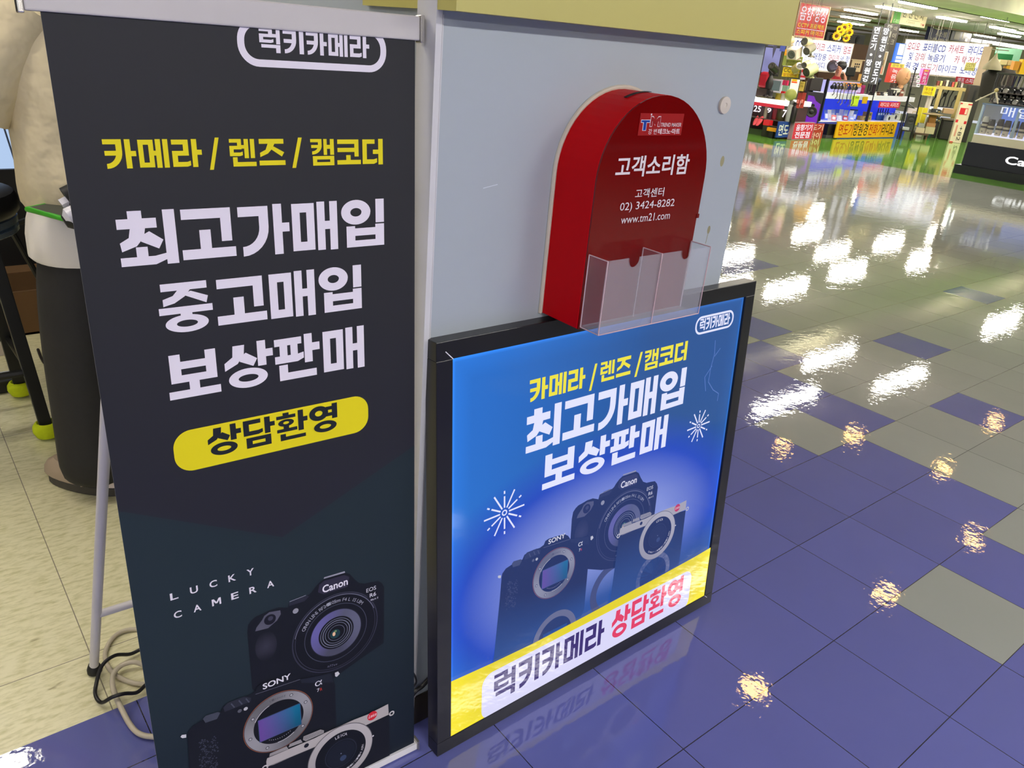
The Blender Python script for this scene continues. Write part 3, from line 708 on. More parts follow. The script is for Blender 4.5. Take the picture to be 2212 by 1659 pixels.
        ring = lambda q: T(tuple(Vector(rgb(186,181,183))*(.86+.14*sin(atan2(q[1]-C[1],q[0]-C[0])+.6))))
        def cl(p): return p
        def cdisc(c, r, col, zz, r2=0.0):
            if clip is None: A.disc(c, r, col, zz, r2=r2); return
            n = 72; pts = []
            for i in range(n+1):
                a = 2*pi*i/n; pts += [(c[0]+r*cos(a), max(clip, c[1]+r*sin(a))), (c[0]+r2*cos(a), max(clip, c[1]+r2*sin(a)))]
            A.tri(pts, [(2*i, 2*i+2, 2*i+3, 2*i+1) for i in range(n)], col, zz)
        cdisc(C, R*1.02, T(rgb(96,94,100)), z+4*dz); cdisc(C, R, ring, z+5*dz)
        cdisc(C, R*.79, T(rgb(14,17,26)), z+6*dz); cdisc(C, R*.50, T(rgb(36,42,58)), z+7*dz, R*.47); cdisc(C, R*.44, T(rgb(22,27,40)), z+7*dz)
        cdisc((C[0]+R*.06, C[1]-R*.20), R*.10, T(rgb(52,66,96)), z+8*dz); cdisc((C[0], C[1]), R*.02, T(rgb(120,130,150)), z+8*dz)
        A.arctext('LEICA', C, R*.62, R*.10, radians(101), -radians(6.5), T(rgb(216,214,220)), z+8*dz)
        if clip is None or C[1] - R*.7 > clip: A.arctext('ELMARIT 1:1.7-2.8/10.9-34 ASPH', C, -R*.73, R*.07, radians(-128+180), radians(4.2), T(rgb(190,188,196)), z+8*dz)
        A.disc(F(c6(1603,1396)), .0020*k, T(rgb(220,218,222)), z+6*dz, n=10)

ident = lambda p: tuple(p); same = lambda c: c
for w in ('canon', 'sony', 'leica'):
    A = Art(PB); camera_art(A, ident, 1.0, .0008, w, same, clip=.006); A.build('printed_camera', INKB, banner)
# bars, rear frame
GREYBAR = mat('grey_bar_paint', rgb(190,186,184), rough=.42); CHROME = mat('chrome_cap', rgb(200,196,188), rough=.22, metal=.9)
mb = MB(); mb.pbox(PB, -.016, BH - .002, BW + .006, BH + .031, -.007, .005); tb_ = mb.build('top_bar', GREYBAR, banner, bevel=.002)
mb = MB(); mb.pbox(PB, BW + .0062, BH - .005, BW + .013, BH + .033, -.010, .007); mb.build('end_cap', CHROME, tb_, bevel=.0015, label=None) if False else mb.build('end_cap', CHROME, tb_, bevel=.0015)
mb = MB(); mb.pbox(PB, -.023, BH - .005, -.0162, BH + .033, -.010, .007); mb.build('end_cap', CHROME, tb_, bevel=.0015)
mb = MB(); mb.pbox(PB, -.010, -.012, BW + .004, .0038, -.010, .006); bb_ = mb.build('base_bar', mat('white_bar_paint', rgb(222,220,222), rough=.35), banner, bevel=.001)
mb = MB(); mb.pbox(PB, BW + .0042, -.013, BW + .009, .009, -.012, .008); mb.build('end_cap', CHROME, bb_)
WPIPE = mat('white_pipe_paint', rgb(212,208,210), rough=.38)
f0 = hit(203,1440,2,.018); t0 = PB.w(.085, 1.30, -.03); lv = (t0 - f0)
mb = MB(); mb.tube([f0, t0], .0098, 16); leg_ = mb.build('rear_leg', WPIPE, banner, smooth=True)
mb = MB(); mb.lathe(f0 + Vector((0,0,-.0178)), [(.0125,0),(.0155,.004),(.0155,.012),(.013,.020),(.0105,.026)], 18); mb.build('rubber_foot', mat('black_rubber', rgb(24,24,24), rough=.6), leg_, smooth=True)
f1 = PB.w(BW - .03, .0, 0) + Vector((.02,.56,0)); f1.z = .018; t1 = PB.w(BW - .10, 1.30, -.03)
mb = MB(); mb.tube([f1, t1], .0098, 16); leg2 = mb.build('rear_leg', WPIPE, banner, smooth=True)
mb = MB(); mb.lathe(f1 + Vector((0,0,-.0178)), [(.0125,0),(.0155,.004),(.0155,.012),(.013,.020),(.0105,.026)], 18); mb.build('rubber_foot', mat('black_rubber', rgb(24,24,24), rough=.6), leg2, smooth=True)
k_ = .19/lv.z; c0 = f0 + lv*k_; c1 = f1 + (t1-f1)*k_
mb = MB(); mb.tube([c0, c1], .0085, 14); mb.build('cross_bar', WPIPE, banner, smooth=True)
mb = MB(); mb.tube([PB.w(.085,1.30,-.03), PB.w(.085,1.372,-.012)], .008, 10); mb.tube([PB.w(BW-.1,1.30,-.03), PB.w(BW-.1,1.372,-.012)], .008, 10); mb.build('bar_bracket', WPIPE, banner)

# ------------------------------------------------------------------ light box sign
LX0, LX1 = -0.760, 0.147; LW = LX1 - LX0; LH = 0.9085
lt = atan2(.0735, .906)
PL = Plane((LX0, -.021, .001), (1,0,0), (0, sin(lt), cos(lt)))
lightbox = empty('light_box_sign', (LX0 + LW/2, 0, 0), 'square backlit blue camera-shop sign in a black frame leaning on the column', 'light box sign')
BLKF = mat('black_frame_paint', rgb(17,17,20), rough=.32, vary=.2)
FW, FD = .0345, .036
for c in ((0,0,LW,FW), (0,LH-FW,LW,LH), (0,FW,FW,LH-FW), (LW-FW,FW,LW,LH-FW)):
    mb = MB(); mb.pbox(PL, c[0], c[1], c[2], c[3], -FD, 0); mb.build('frame_bar', BLKF, lightbox, bevel=.0012)
mb = MB(); mb.pbox(PL, FW, FW, LW-FW, LH-FW, -FD, -.012); mb.build('back_panel', BLKF, lightbox)
E0 = ink('backlit_film', emit=1.0, rough=.07, spec=.22)
PLS = Plane(PL.w(0,0,-.0060), PL.a, PL.u)
cx, cy = PLS.uv(1300, 1190); blue0 = Vector(rgb(36,112,206)); blue1 = Vector(rgb(34,82,148)); lav = Vector(rgb(130,146,216)); cob = Vector(rgb(34,74,190)); dkb = Vector(rgb(46,84,158))
def film(p):
    x, y = p
    k = max(0, min(1, (x-FW)/(LW-2*FW)))
    top_ = blue0*(1-min(1,k*1.6)) + blue1*min(1,k*1.6)
    r = sqrt(((x-cx)/.40)**2 + ((y-cy)/.235)**2)
    c = lav.copy() if r < .55 else (lav*(1-(r-.55)/.45) + cob*((r-.55)/.45) if r < 1 else (cob*(1-(r-1)/.35) + top_*((r-1)/.35) if r < 1.35 else top_))
    if y < cy - .02:                                 # studio table edge: darker blue towards the yellow band
        h_ = min(1, (cy - .02 - y)/.11); side = min(1, max(0, (x - .15)/.12)); c = c*(1-h_*side) + dkb*(h_*side)
    e = min(x-FW, LW-FW-x, y-FW, LH-FW-y); c = c*(1 + .9*max(0, 1-e/.006) + .22*max(0, 1-e/.045))
    return tuple(c)
A = Art(PLS)
A.grid(FW, FW, LW-FW, LH-FW, film, 0.0, 90, 90); A.build('display_panel', E0, lightbox)
LWH = rgb(226,228,255); LYE = rgb(238,226,64)
A = Art(PLS); A.display('럭키카메라', [(1511,690),(1577,675),(1575,702),(1512,712)], LWH, .0006)
q = [PLS.uv(*c) for c in ((1501,712),(1584,687),(1540,684),(1540,710))]
x0_, x1_ = q[0][0], q[1][0]; yy0 = (PLS.uv(1515,724)[1]+PLS.uv(1570,706)[1])/2; yy1 = (PLS.uv(1515,686)[1]+PLS.uv(1568,669)[1])/2
A.rrect(x0_, yy0, x1_, yy1, (yy1-yy0)*.47, LWH, .0006, border=.005); A.build('shop_name_badge', E0, lightbox)
A = Art(PLS)
A.display('카메라', [(1143,823),(1265,791),(1262,838),(1144,868)], LYE, .0006); A.display('/', [(1273,789),(1292,784),(1289,838),(1270,843)], LYE, .0006)
A.display('렌즈', [(1297,786),(1363,765),(1362,808),(1296,826)], LYE, .0006); A.display('/', [(1371,764),(1389,759),(1387,808),(1369,813)], LYE, .0006)
A.display('캠코더', [(1392,759),(1489,735),(1484,777),(1391,800)], LYE, .0006); A.build('yellow_lettering', E0, lightbox)
for st, c in (('최고가매입', [(1138,886),(1482,795),(1476,876),(1136,974)]), ('보상판매', [(1173,985),(1445,892),(1437,965),(1171,1058)])):
    A = Art(PLS); A.display(st, c, LWH, .0006); A.build('white_lettering', E0, lightbox)
# the three cameras again, scaled to this poster
def similarity(b1, b2, p1, p2):
    B1, B2 = Vector(c6(*b1)), Vector(c6(*b2)); Q1, Q2 = Vector(PLS.uv(*p1)), Vector(PLS.uv(*p2))
    k = (Q2-Q1).length/(B2-B1).length
    return (lambda p: (Q1.x + (p[0]-B1.x)*k, Q1.y + (p[1]-B1.y)*k)), k
def tint(c): return tuple(Vector(c)*.80 + Vector(rgb(38,62,128))*.55)
band = [PLS.uv(*q) for q in ((975,1468),(1060,1430),(1150,1387),(1240,1340),(1330,1292),(1420,1244),(1500,1200),(1538,1178))]
def fade(p, c):
    h_ = max(0, min(1, (PLS.uv(1200,1300)[1] + .02 - p[1])/.10)); return tuple(Vector(c)*(1-h_) + Vector(rgb(44,82,152))*h_)
lowclip = FW + .06
FC, kc = similarity((1322,598), (805,497), (1348,1134), (1268,1096))
FS, ks = similarity((873,1288), (855,987), (1195.8,1237), (1201,1165))
FL, kl = similarity((1353,1532), (1598,1240), (1417,1155), (1460,1095))
A = Art(PLS); camera_art(A, FC, kc, .0006, 'canon', tint)
C_ = FC(c6(1322,598)); A.disc((C_[0]-.02, C_[1]-.165), .075, tint(rgb(66,70,96)), .0005, r2=.055); A.build('printed_camera', E0, lightbox)
A = Art(PLS); camera_art(A, FS, ks, .0006, 'sony', tint, clip=lowclip, depth_fade=fade)
c = PLS.uv(1196,1372); R_s = .079*ks/.95
A.disc(c, .066, tint(rgb(110,110,124)), .0034, r2=.050); A.disc(c, .050, tint(rgb(24,40,70)), .0034); A.rect(c[0]-.036, c[1]-.03, c[0]+.036, c[1]+.02, tint(rgb(20,70,130)), .0036)
A.build('printed_camera', E0, lightbox)
A = Art(PLS); camera_art(A, FL, kl, .0006, 'leica', tint, clip=lowclip, depth_fade=fade)
c = PLS.uv(1408,1240); A.disc(c, .062, tint(rgb(120,122,146)), .0036, r2=.048); A.disc(c, .048, tint(rgb(30,44,80)), .0036); A.build('printed_camera', E0, lightbox)
# yellow swoosh band and white label
A = Art(PLS)
xs_ = [FW] + [b_[0] for b_ in band[1:-1]] + [LW-FW]; ys_ = [b_[1] for b_ in band]
def yel(p):
    e = min(p[0]-FW, LW-FW-p[0], p[1]-FW); return tuple(Vector(rgb(228,210,34))*(1 + .25*max(0,1-e/.02)))
for i in range(len(xs_)-1):
    for j in range(6):
        a0, a1 = FW + (ys_[i]-FW)*j/6, FW + (ys_[i]-FW)*(j+1)/6; b0_, b1_ = FW + (ys_[i+1]-FW)*j/6, FW + (ys_[i+1]-FW)*(j+1)/6
        A.tri([(xs_[i],a0),(xs_[i+1],b0_),(xs_[i+1],b1_),(xs_[i],a1)], [(0,1,2,3)], yel, .0046)
x0_ = PLS.uv(1038,1490)[0]; x1_ = PLS.uv(1488,1262)[0]
yy1 = (PLS.uv(1075,1440)[1]+PLS.uv(1440,1254)[1])/2; yy0 = (PLS.uv(1075,1534)[1]+PLS.uv(1440,1335)[1])/2
A.rrect(x0_, yy0, x1_, yy1, (yy1-yy0)*.24, rgb(218,216,248), .0050)
A.display('럭키카메라', [(1062,1453),(1302,1338),(1300,1392),(1066,1506)], rgb(58,44,112), .0054)
A.display('상담환영', [(1317,1318),(1473,1243),(1468,1306),(1318,1371)], rgb(226,62,100), .0054)
A.build('yellow_band', E0, lightbox, 'yellow band with white label and red and purple lettering')
for fx, fy, r in ((1089.5,1107.3,.052), (1508.6,920,.043)):
    c = PLS.uv(fx, fy); A = Art(PLS)
    A.disc(c, r*.13, LWH, .0006, r2=r*.075, n=20)
    for i in range(12):
        a = radians(i*30 + 2); v = Vector((cos(a), sin(a))); o_ = Vector(c); q = 1.0 if i % 3 == 0 or i % 3 == 2 else .78
        A.line(tuple(o_+v*r*.22), tuple(o_+v*r*(.98 if i % 2 == 0 else .72)), .0036, LWH, .0006)
        if i % 2: A.line(tuple(o_+v*r*.82), tuple(o_+v*r*.95), .0036, LWH, .0006)
    A.build('firework_print', E0, lightbox)
A = Art(PL); 
for c in ((FW,LH-FW,-.016,.016),(LW-FW,FW,.012,-.010)): A.line((c[0],c[1]),(c[0]+c[2],c[1]+c[3]),.0016, rgb(230,230,235), .0004)
A.build('mitre_highlight', ink('mitre_highlight_ink', rough=.3), lightbox)  # highlight at the frame's mitred corners, painted as white slivers
A = Art(PLS)
for pts in (((1545,735),(1543,765),(1535,795),(1530,825),(1540,842),(1552,850),(1549,866)),((1543,770),(1556,752)),((1538,790),(1522,815),(1524,845))):
    u = [PLS.uv(*q) for q in pts]
    for a, b_ in zip(u, u[1:]): A.line(a, b_, .0022, rgb(84,118,190), .0004)
A.build('reflection_streak', E0, lightbox)  # floor reflections in the sign face, painted as pale streaks

# ------------------------------------------------------------------ red suggestion box and leaflet holder
YW = .083; RX0, RX1 = -.5035, -.2155; RZ0, RZT = .9145, 1.319; YF = -.022; RR = (RX1-RX0)/2
def arch(x0, x1, z0, zt, n=28):
    r = (x1-x0)/2; cxx = (x0+x1)/2
    return [(x0,z0)] + [(x1,z0)] + [(cxx + r*cos(pi*k/n), zt - r + r*sin(pi*k/n)) for k in range(n+1)]
redbox = empty('suggestion_box', ((RX0+RX1)/2, YW, RZ0), 'red arched customer suggestion box with white lettering fixed on the column', 'suggestion box')
RED = mat('red_box_side', rgb(190,0,12), rough=.5, vary=.05, spec=.10); REDF = mat('red_gloss_front', rgb(104,0,2), rough=.07, vary=.04, spec=.42)
PF = PX(YF)
mb = MB(); mb.prism(Plane((0,YW-.0005,0),(1,0,0),(0,0,1)), arch(RX0,RX1,RZ0,RZT), 0, YW-YF-.004); body = mb.build('body', RED, redbox, bevel=.001)
mb = MB(); mb.prism(PF, arch(RX0+.001,RX1-.001,RZ0+.185,RZT-.0005), -.0038, .0); mb.build('front_panel', REDF, redbox)
mb = MB(); mb.prism(PF, R_(RX0+.001,RZ0,RX1-.003,RZ0+.1848), -.0038, -.0006); mb.build('front_panel', REDF, redbox)
mb = MB(); mb.box(RX1-.006, YF-.0012, 1.098, RX1+.0015, YF+.003, 1.106); mb.build('edge_tab', REDF, redbox)
# posting slot in the curved top
cxx = (RX0+RX1)/2; zc = RZT - RR
pts = []
for k in range(9):
    a = radians(88 + 24*k/8.0); pts.append((cxx + (RR+.0006)*cos(a), zc + (RR+.0006)*sin(a)))
mb = MB()
vs = [(x, y, z) for (x, z) in pts for y in (.018, .026)]
vs += [(x + (x-cxx)*.006, y, z + (z-zc)*.006) for (x, z) in pts for y in (.018, .026)]
n9 = len(pts)
mb.add(vs, [(2*k, 2*k+1, 2*k+3, 2*k+2) for k in range(n9-1)] + [(2*n9+2*k, 2*n9+2*k+2, 2*n9+2*k+3, 2*n9+2*k+1) for k in range(n9-1)] + [(2*k, 2*k+2, 2*n9+2*k+2, 2*n9+2*k) for k in range(n9-1)] + [(2*k+1, 2*n9+2*k+1, 2*n9+2*k+3, 2*k+3) for k in range(n9-1)])
mb.build('posting_slot', mat('slot_dark', rgb(30,4,6), rough=.8), redbox)
# sealant bead round the back
bead = [(x, YW-.002, z) for x, z in arch(RX0-.003,RX1+.003,RZ0,RZT+.003)[1:]] + [(RX0-.003, YW-.002, RZ0)]
mb = MB(); mb.tube(bead, .0042, 8); mb.build('sealant_bead', mat('old_sealant', rgb(196,188,170), rough=.6), redbox, smooth=True)
INKR = ink('red_box_print', rough=.3); PFA = PX(YF - .0004); RWH = rgb(224,214,216)
A = Art(PFA); q = PFA.rect(1379,246,1472,293)
A.rect(-.419,1.2525,-.3065,1.2890, rgb(150,18,22), .0004)
A.poly([(a,b_) for a,b_ in ((-.4155,1.2785),(-.3925,1.2785),(-.3925,1.2735),(-.4005,1.2735),(-.4005,1.2605),(-.4095,1.2605),(-.4095,1.2735),(-.4155,1.2735))], rgb(230,230,238), .0006)
A.poly([(-.4145,1.2778),(-.3935,1.2778),(-.3935,1.2743),(-.4015,1.2743),(-.4015,1.2612),(-.4085,1.2612),(-.4085,1.2743),(-.4145,1.2743)], rgb(26,62,150), .0008)
for c, e in ((rgb(226,210,214),0),(rgb(140,16,24),.0009)):
    A.poly([(-.3925+e,1.2668+e),(-.3925+e,1.2845-e),(-.3860,1.2845-e*2),(-.3795,1.2765+e),(-.3730,1.2845-e*2),(-.3665-e,1.2845-e),(-.3665-e,1.2668+e),(-.3725+e,1.2668+e),(-.3725+e,1.2770-e),(-.3795,1.2690+e),(-.3865-e,1.2770-e),(-.3865-e,1.2668+e)], c, .0006 + (.0003 if e else 0))
A.rect(-.3935,1.2855,-.3905,1.2885, rgb(226,210,214), .0006)
A.text('TREND MAKER', -.3650,1.2670,-.3105,1.2735, RWH, .0006, off=.004, shear=.12); A.text('강 변', -.3940,1.2545,-.3720,1.2635, RWH, .0006, off=.0)
A.text('테크노·마트', -.3690,1.2545,-.3115,1.2640, RWH, .0006, off=.02); A.build('sticker', INKR, redbox, 'small red sticker with a blue and red logo')
def line_on(A, st, tl_, tr_, br_, bl_, off, sh=.0):
    q = [PFA.uv(*c) for c in (tl_,tr_,br_,bl_)]
    A.text(st, (q[0][0]+q[3][0])/2 - 0, (q[2][1]+q[3][1])/2, (q[1][0]+q[2][0])/2, (q[0][1]+q[1][1])/2, RWH, .0006, off=off)
for st, c, off in (('고객소리함', ((1334,340),(1492,330),(1484,378),(1327,382)), .020), ('고객센터', ((1374,410),(1435,403),(1433,424),(1370,428)), .008),
                   ('02) 3424-8282', ((1340,436),(1457,431),(1455,450),(1338,460)), .0), ('www.tm21.com', ((1342,464),(1448,458),(1445,474),(1341,482)), .0)):
    A = Art(PFA); line_on(A, st, *c, off); A.build('lettering', INKR, redbox)
ACR = acrylic(); AX0, AX1, AY0, AY1, AZ0, AZ1 = -.5005, -.2245, -.0245, -.071, .9195, 1.0535; TH = .0028
holder = empty('leaflet_holder', ((AX0+AX1)/2, (AY0+AY1)/2, AZ0), 'empty clear acrylic two pocket leaflet holder on the front of the red box', 'leaflet holder')
PA = PX(AY1); xm_ = (AX0+AX1)/2
def notch(c, r=.0135): return [(c + r*cos(pi + pi*k/12), AZ1 - .004 + r*sin(pi*k/12)*-1 - 0) for k in range(13)]
n1, n2 = notch(-.433), notch(-.293)
poly = [(AX0,AZ0),(AX1,AZ0),(AX1,AZ1)] + [(a, b_) for a, b_ in reversed(n2)][0:0]
poly += [(n2[-1][0],AZ1)] + list(reversed(n2)) + [(n2[0][0],AZ1),(n1[-1][0],AZ1)] + list(reversed(n1)) + [(n1[0][0],AZ1),(AX0,AZ1)]
mb = MB(); mb.prism(PA, poly, -TH, 0); mb.build('front_panel', ACR, holder)
for x in (AX0, AX1-TH): mb = MB(); mb.box(x, AY1+TH+.0002, AZ0, x+TH, AY0, AZ1); mb.build('end_panel', ACR, holder)
mb = MB(); mb.box(xm_-TH/2, AY1+TH+.0002, AZ0+TH, xm_+TH/2, AY0, AZ1); mb.build('divider', ACR, holder)
mb = MB(); mb.box(AX0+TH, AY1+TH+.0002, AZ0, AX1-TH, AY0, AZ0+TH); mb.build('base', ACR, holder)
mb = MB(); e_ = .0011
for a, b_ in (((AX0,AY1,AZ0),(AX0,AY1,AZ1)),((AX1,AY1,AZ0),(AX1,AY1,AZ1)),((AX0,AY1,AZ0),(AX1,AY1,AZ0)),((xm_,AY1,AZ0),(xm_,AY1,AZ1)),((AX0,AY0,AZ0),(AX0,AY1,AZ0)),((AX0,AY0,AZ1),(AX0,AY1,AZ1)),((AX1,AY0,AZ1),(AX1,AY1,AZ1)),((xm_,AY0,AZ1),(xm_,AY1,AZ1)),((AX0,AY0,AZ0),(AX0,AY0,AZ1)),((xm_,AY0,AZ0),(xm_,AY0,AZ1)),((AX1,AY0,AZ0),(AX1,AY0,AZ1))): mb.tube([a,b_], e_, 6)
mb.build('polished_edge', mat('acrylic_edge', rgb(206,176,178), rough=.25), holder)
# cladding, knob
mb = MB(); mb.box(-.7675, .030, 1.4155, .050, .0825, 2.35); mb.box(-.7675,.0826,1.4155,-.7590,.3,2.35)
clad = top(mb.build('column_cladding', mat('yellow_panel', rgb(190,182,104), rough=.35, vary=.04, scale=3)), 'yellow-green panel boxed round the top of the grey column', 'cladding panel')
mb = MB(); mb.box(-.757, .074, 1.4175, -.736, .0826, 2.3); top(mb.build('corner_block', mat('beige_block', rgb(206,196,166), rough=.6, vary=.15)), 'stained beige strip beside the yellow panel at the column edge', 'corner strip')
kp = hit(1564,227,1,.0815)
mb = MB(); mb.lathe((kp.x, .0828, kp.z), [(.0165,0),(.0170,.003),(.0165,.0055),(.005,.0062),(.0035,.0045)], 28, axis=(0,-1,0))
top(mb.build('wall_disc', mat('cream_plastic', rgb(204,196,182), rough=.5)), 'small round cream plastic disc on the column right of the red box', 'wall disc')
# ------------------------------------------------------------------ the camera shop behind the banner: person, stool, cables
def skin(name, verts, edges, radii, material, parent, root=0, sub=2):
    off = world_loc(parent) if parent is not None else Vector((0,0,0))
    me = bpy.data.meshes.new(name); me.from_pydata([tuple(Vector(v)-off) for v in verts], edges, []); me.update()
    o = bpy.data.objects.new(name, me); COL.objects.link(o)
    md = o.modifiers.new('skin', 'SKIN'); md.use_smooth_shade = True
    sv = me.skin_vertices[0].data
    for i, r in enumerate(radii):
        sv[i].radius = r if isinstance(r, tuple) else (r, r); sv[i].use_root = (i == root)
    ms = o.modifiers.new('sub', 'SUBSURF'); ms.levels = sub; ms.render_levels = sub
    dg = bpy.context.evaluated_depsgraph_get()
    m2 = bpy.data.meshes.new_from_object(o.evaluated_get(dg)); m2.name = name
    o.modifiers.clear(); o.data = m2; bpy.data.meshes.remove(me)
    m2.materials.clear(); m2.materials.append(material)
    m2.polygons.foreach_set('use_smooth', [True]*len(m2.polygons))
    if parent is not None: o.parent = parent
    return o

SKIN = mat('skin', rgb(196,146,112), rough=.5, vary=.05); HAIR = mat('black_hair', rgb(22,20,19), rough=.45, vary=.2, scale=60)
mf = Vector((-.58,.81,0)).normalized(); ml = Vector((-mf.y, mf.x, 0))            # facing and left of the standing person
MC = Vector((-.965,1.475,0))
def mp(l, f, z): return MC + ml*l + mf*f + Vector((0,0,z))
def hand_chain(V, E, Rr, wrist, d, side, palm_n, s=1.0):
    """palm and five fingers rooted at vertex index wrist; d finger direction, side thumb side"""
    w = Vector(V[wrist]); d = d.normalized(); side = (side - d*side.dot(d)).normalized(); curl = palm_n.normalized()
    V.append(tuple(w + d*.045*s)); Rr.append((.034*s,.018*s)); E.append((wrist, len(V)-1)); pm = len(V)-1
    for k, ln in enumerate((.070,.080,.074,.058)):
        b = w + d*.085*s + side*(.030 - .020*k)*s
        V.append(tuple(b)); Rr.append(.0105*s); E.append((pm, len(V)-1)); i0 = len(V)-1
        V.append(tuple(b + d*ln*.5*s + curl*.012*s)); Rr.append(.0092*s); E.append((i0, i0+1))
        V.append(tuple(b + d*ln*.85*s + curl*.036*s)); Rr.append(.0080*s); E.append((i0+1, i0+2))
    b = w + d*.035*s + side*.032*s
    V.append(tuple(b)); Rr.append(.012*s); E.append((pm, len(V)-1)); i0 = len(V)-1
    V.append(tuple(b + (d*.6+side*.8).normalized()*.040*s)); Rr.append(.0100*s); E.append((i0, i0+1))
    V.append(tuple(b + (d*.9+side*.55).normalized()*.065*s + curl*.012*s)); Rr.append(.0088*s); E.append((i0+1, i0+2))

person = empty('person', (MC.x, MC.y, 0), 'person in beige shirt and black jeans standing with a folder behind the banner', 'person')
V = [mp(0,0,.90), mp(0,0,1.08), mp(0,.01,1.26), mp(0,.01,1.38), mp(0,.015,1.45), mp(0,.03,1.53), mp(0,.04,1.60), mp(0,.02,1.665),
     mp(.17,0,1.37), mp(.25,.12,1.15), mp(.19,.35,1.20), mp(-.17,0,1.37), mp(-.25,-.06,1.10), mp(-.155,-.185,.945),
     mp(.10,0,.80), mp(.115,.02,.46), mp(.13,-.02,.10), mp(.14,.10,.045), mp(-.10,0,.80), mp(-.115,.02,.46), mp(-.13,-.02,.10), mp(-.14,.10,.045)]
E_ = [(0,1),(1,2),(2,3),(3,4),(4,5),(5,6),(6,7),(3,8),(8,9),(9,10),(3,11),(11,12),(12,13),(0,14),(14,15),(15,16),(16,17),(0,18),(18,19),(19,20),(20,21)]
Rr = [.135,.125,.14,.09,.052,.075,.088,.06,.055,.043,.030,.055,.043,.030,.085,.058,.042,.035,.085,.058,.042,.035]
hand_chain(V, E_, Rr, 10, mf, Vector((0,0,1)), -ml); hand_chain(V, E_, Rr, 13, ml*.9 - mf*.1 + Vector((0,0,-.10)), Vector((0,0,1)), mf)
body = skin('body', [tuple(v) for v in V], E_, Rr, SKIN, person)
hc = mp(0,.045,1.60)
mb = MB(); mb.ell(mp(0,.0,1.625), (.093,.100,.090), 18, 10); mb.build('hair', HAIR, person, smooth=True)
for s_ in (-.032,.032): mb = MB(); mb.ell(mp(s_,.125,1.605), (.011,.008,.007), 10, 6); mb.build('eye', mat('eye_dark', rgb(30,24,22)), person, smooth=True)
mb = MB(); mb.ell(mp(0,.135,1.575), (.012,.014,.022), 10, 6); mb.build('nose', SKIN, person, smooth=True)
mb = MB(); mb.ell(mp(0,.118,1.545), (.024,.010,.006), 10, 6); mb.build('mouth', mat('lips', rgb(160,96,88)), person, smooth=True)
for s_ in (-.09,.09): mb = MB(); mb.ell(mp(s_,.03,1.595), (.012,.020,.030), 10, 6); mb.build('ear', SKIN, person, smooth=True)
g_ = random.Random(5)
def wob(seed, amp):
    r = random.Random(seed); ph = [r.random()*6.28 for _ in range(4)]; am = [r.uniform(.3,1)*amp for _ in range(4)]
    return lambda a: sum(am[i]*sin((i+2)*a + ph[i]) for i in range(4))*.6
SHIRT = mat('beige_shirt_cloth', rgb(214,200,164), rough=.8, vary=.05, scale=6, bump=.9, bdist=.035)
rings = []
for z, rl, rf, df, am in ((1.405,.10,.085,0,.01),(1.385,.19,.115,0,.01),(1.32,.215,.135,0,.015),(1.24,.218,.148,0,.03),(1.16,.215,.150,-.003,.035),(1.08,.216,.152,-.008,.04),(1.00,.222,.158,-.014,.05),(.935,.228,.166,-.02,.05),(.885,.220,.160,-.016,.03),(.862,.212,.154,-.012,.015)):
    rings.append((mp(0, df, z), ml*rl, mf*rf, wob(int(z*40), am)))
mb = MB(); mb.loft(rings, 40); mb.build('shirt', SHIRT, person, smooth=True, sub=1)
rings = [(mp(0,-.012,z), ml*rl, mf*rf, wob(int(z*30), .012)) for z, rl, rf in ((.875,.200,.146),(.84,.212,.158),(.80,.218,.165),(.745,.218,.166),(.733,.212,.160))]
mb = MB(); mb.loft(rings, 40); mb.build('undershirt_hem', mat('white_tshirt_cloth', rgb(236,230,220), rough=.85, vary=.04, bump=.2), person, smooth=True)
def sleeve(side, el, ff):
    sh, e0 = mp(side*.15,0,1.365), mp(side*el,ff,1.13); d = (e0-sh).normalized(); a = mf - d*mf.dot(d); a.normalize(); b = d.cross(a)
    mb = MB(); mb.loft([(sh + (e0-sh)*k, a*r, b*r, wob(int(k*50)+side*3, .04)) for k, r in ((-.08,.06),(.0,.088),(.3,.092),(.6,.094),(.85,.098),(1.0,.100))], 28)
    mb.build('sleeve', SHIRT, person, smooth=True)
sleeve(1, .255, .115); sleeve(-1, .25, -.04)
JEAN = mat('black_denim', rgb(34,33,33), rough=.75, vary=.25, scale=40, bump=.3)
jv = [mp(0,-.005,1.00), mp(0,-.012,.76), mp(.105,-.01,.68), mp(.122,.005,.45), mp(.135,-.005,.25), mp(.140,-.01,.12), mp(.142,-.012,.035), mp(-.105,-.01,.68), mp(-.122,.005,.45), mp(-.135,-.005,.25), mp(-.140,-.01,.12), mp(-.142,-.012,.035)]
jeans = skin('jeans', [tuple(v) for v in jv], [(0,1),(1,2),(2,3),(3,4),(4,5),(5,6),(1,7),(7,8),(8,9),(9,10),(10,11)],
             [(.165,.135),(.185,.150),(.125,.125),(.112,.112),(.108,.112),(.112,.118),(.108,.115)]+[(.125,.125),(.112,.112),(.108,.112),(.112,.118),(.108,.115)], JEAN, person)
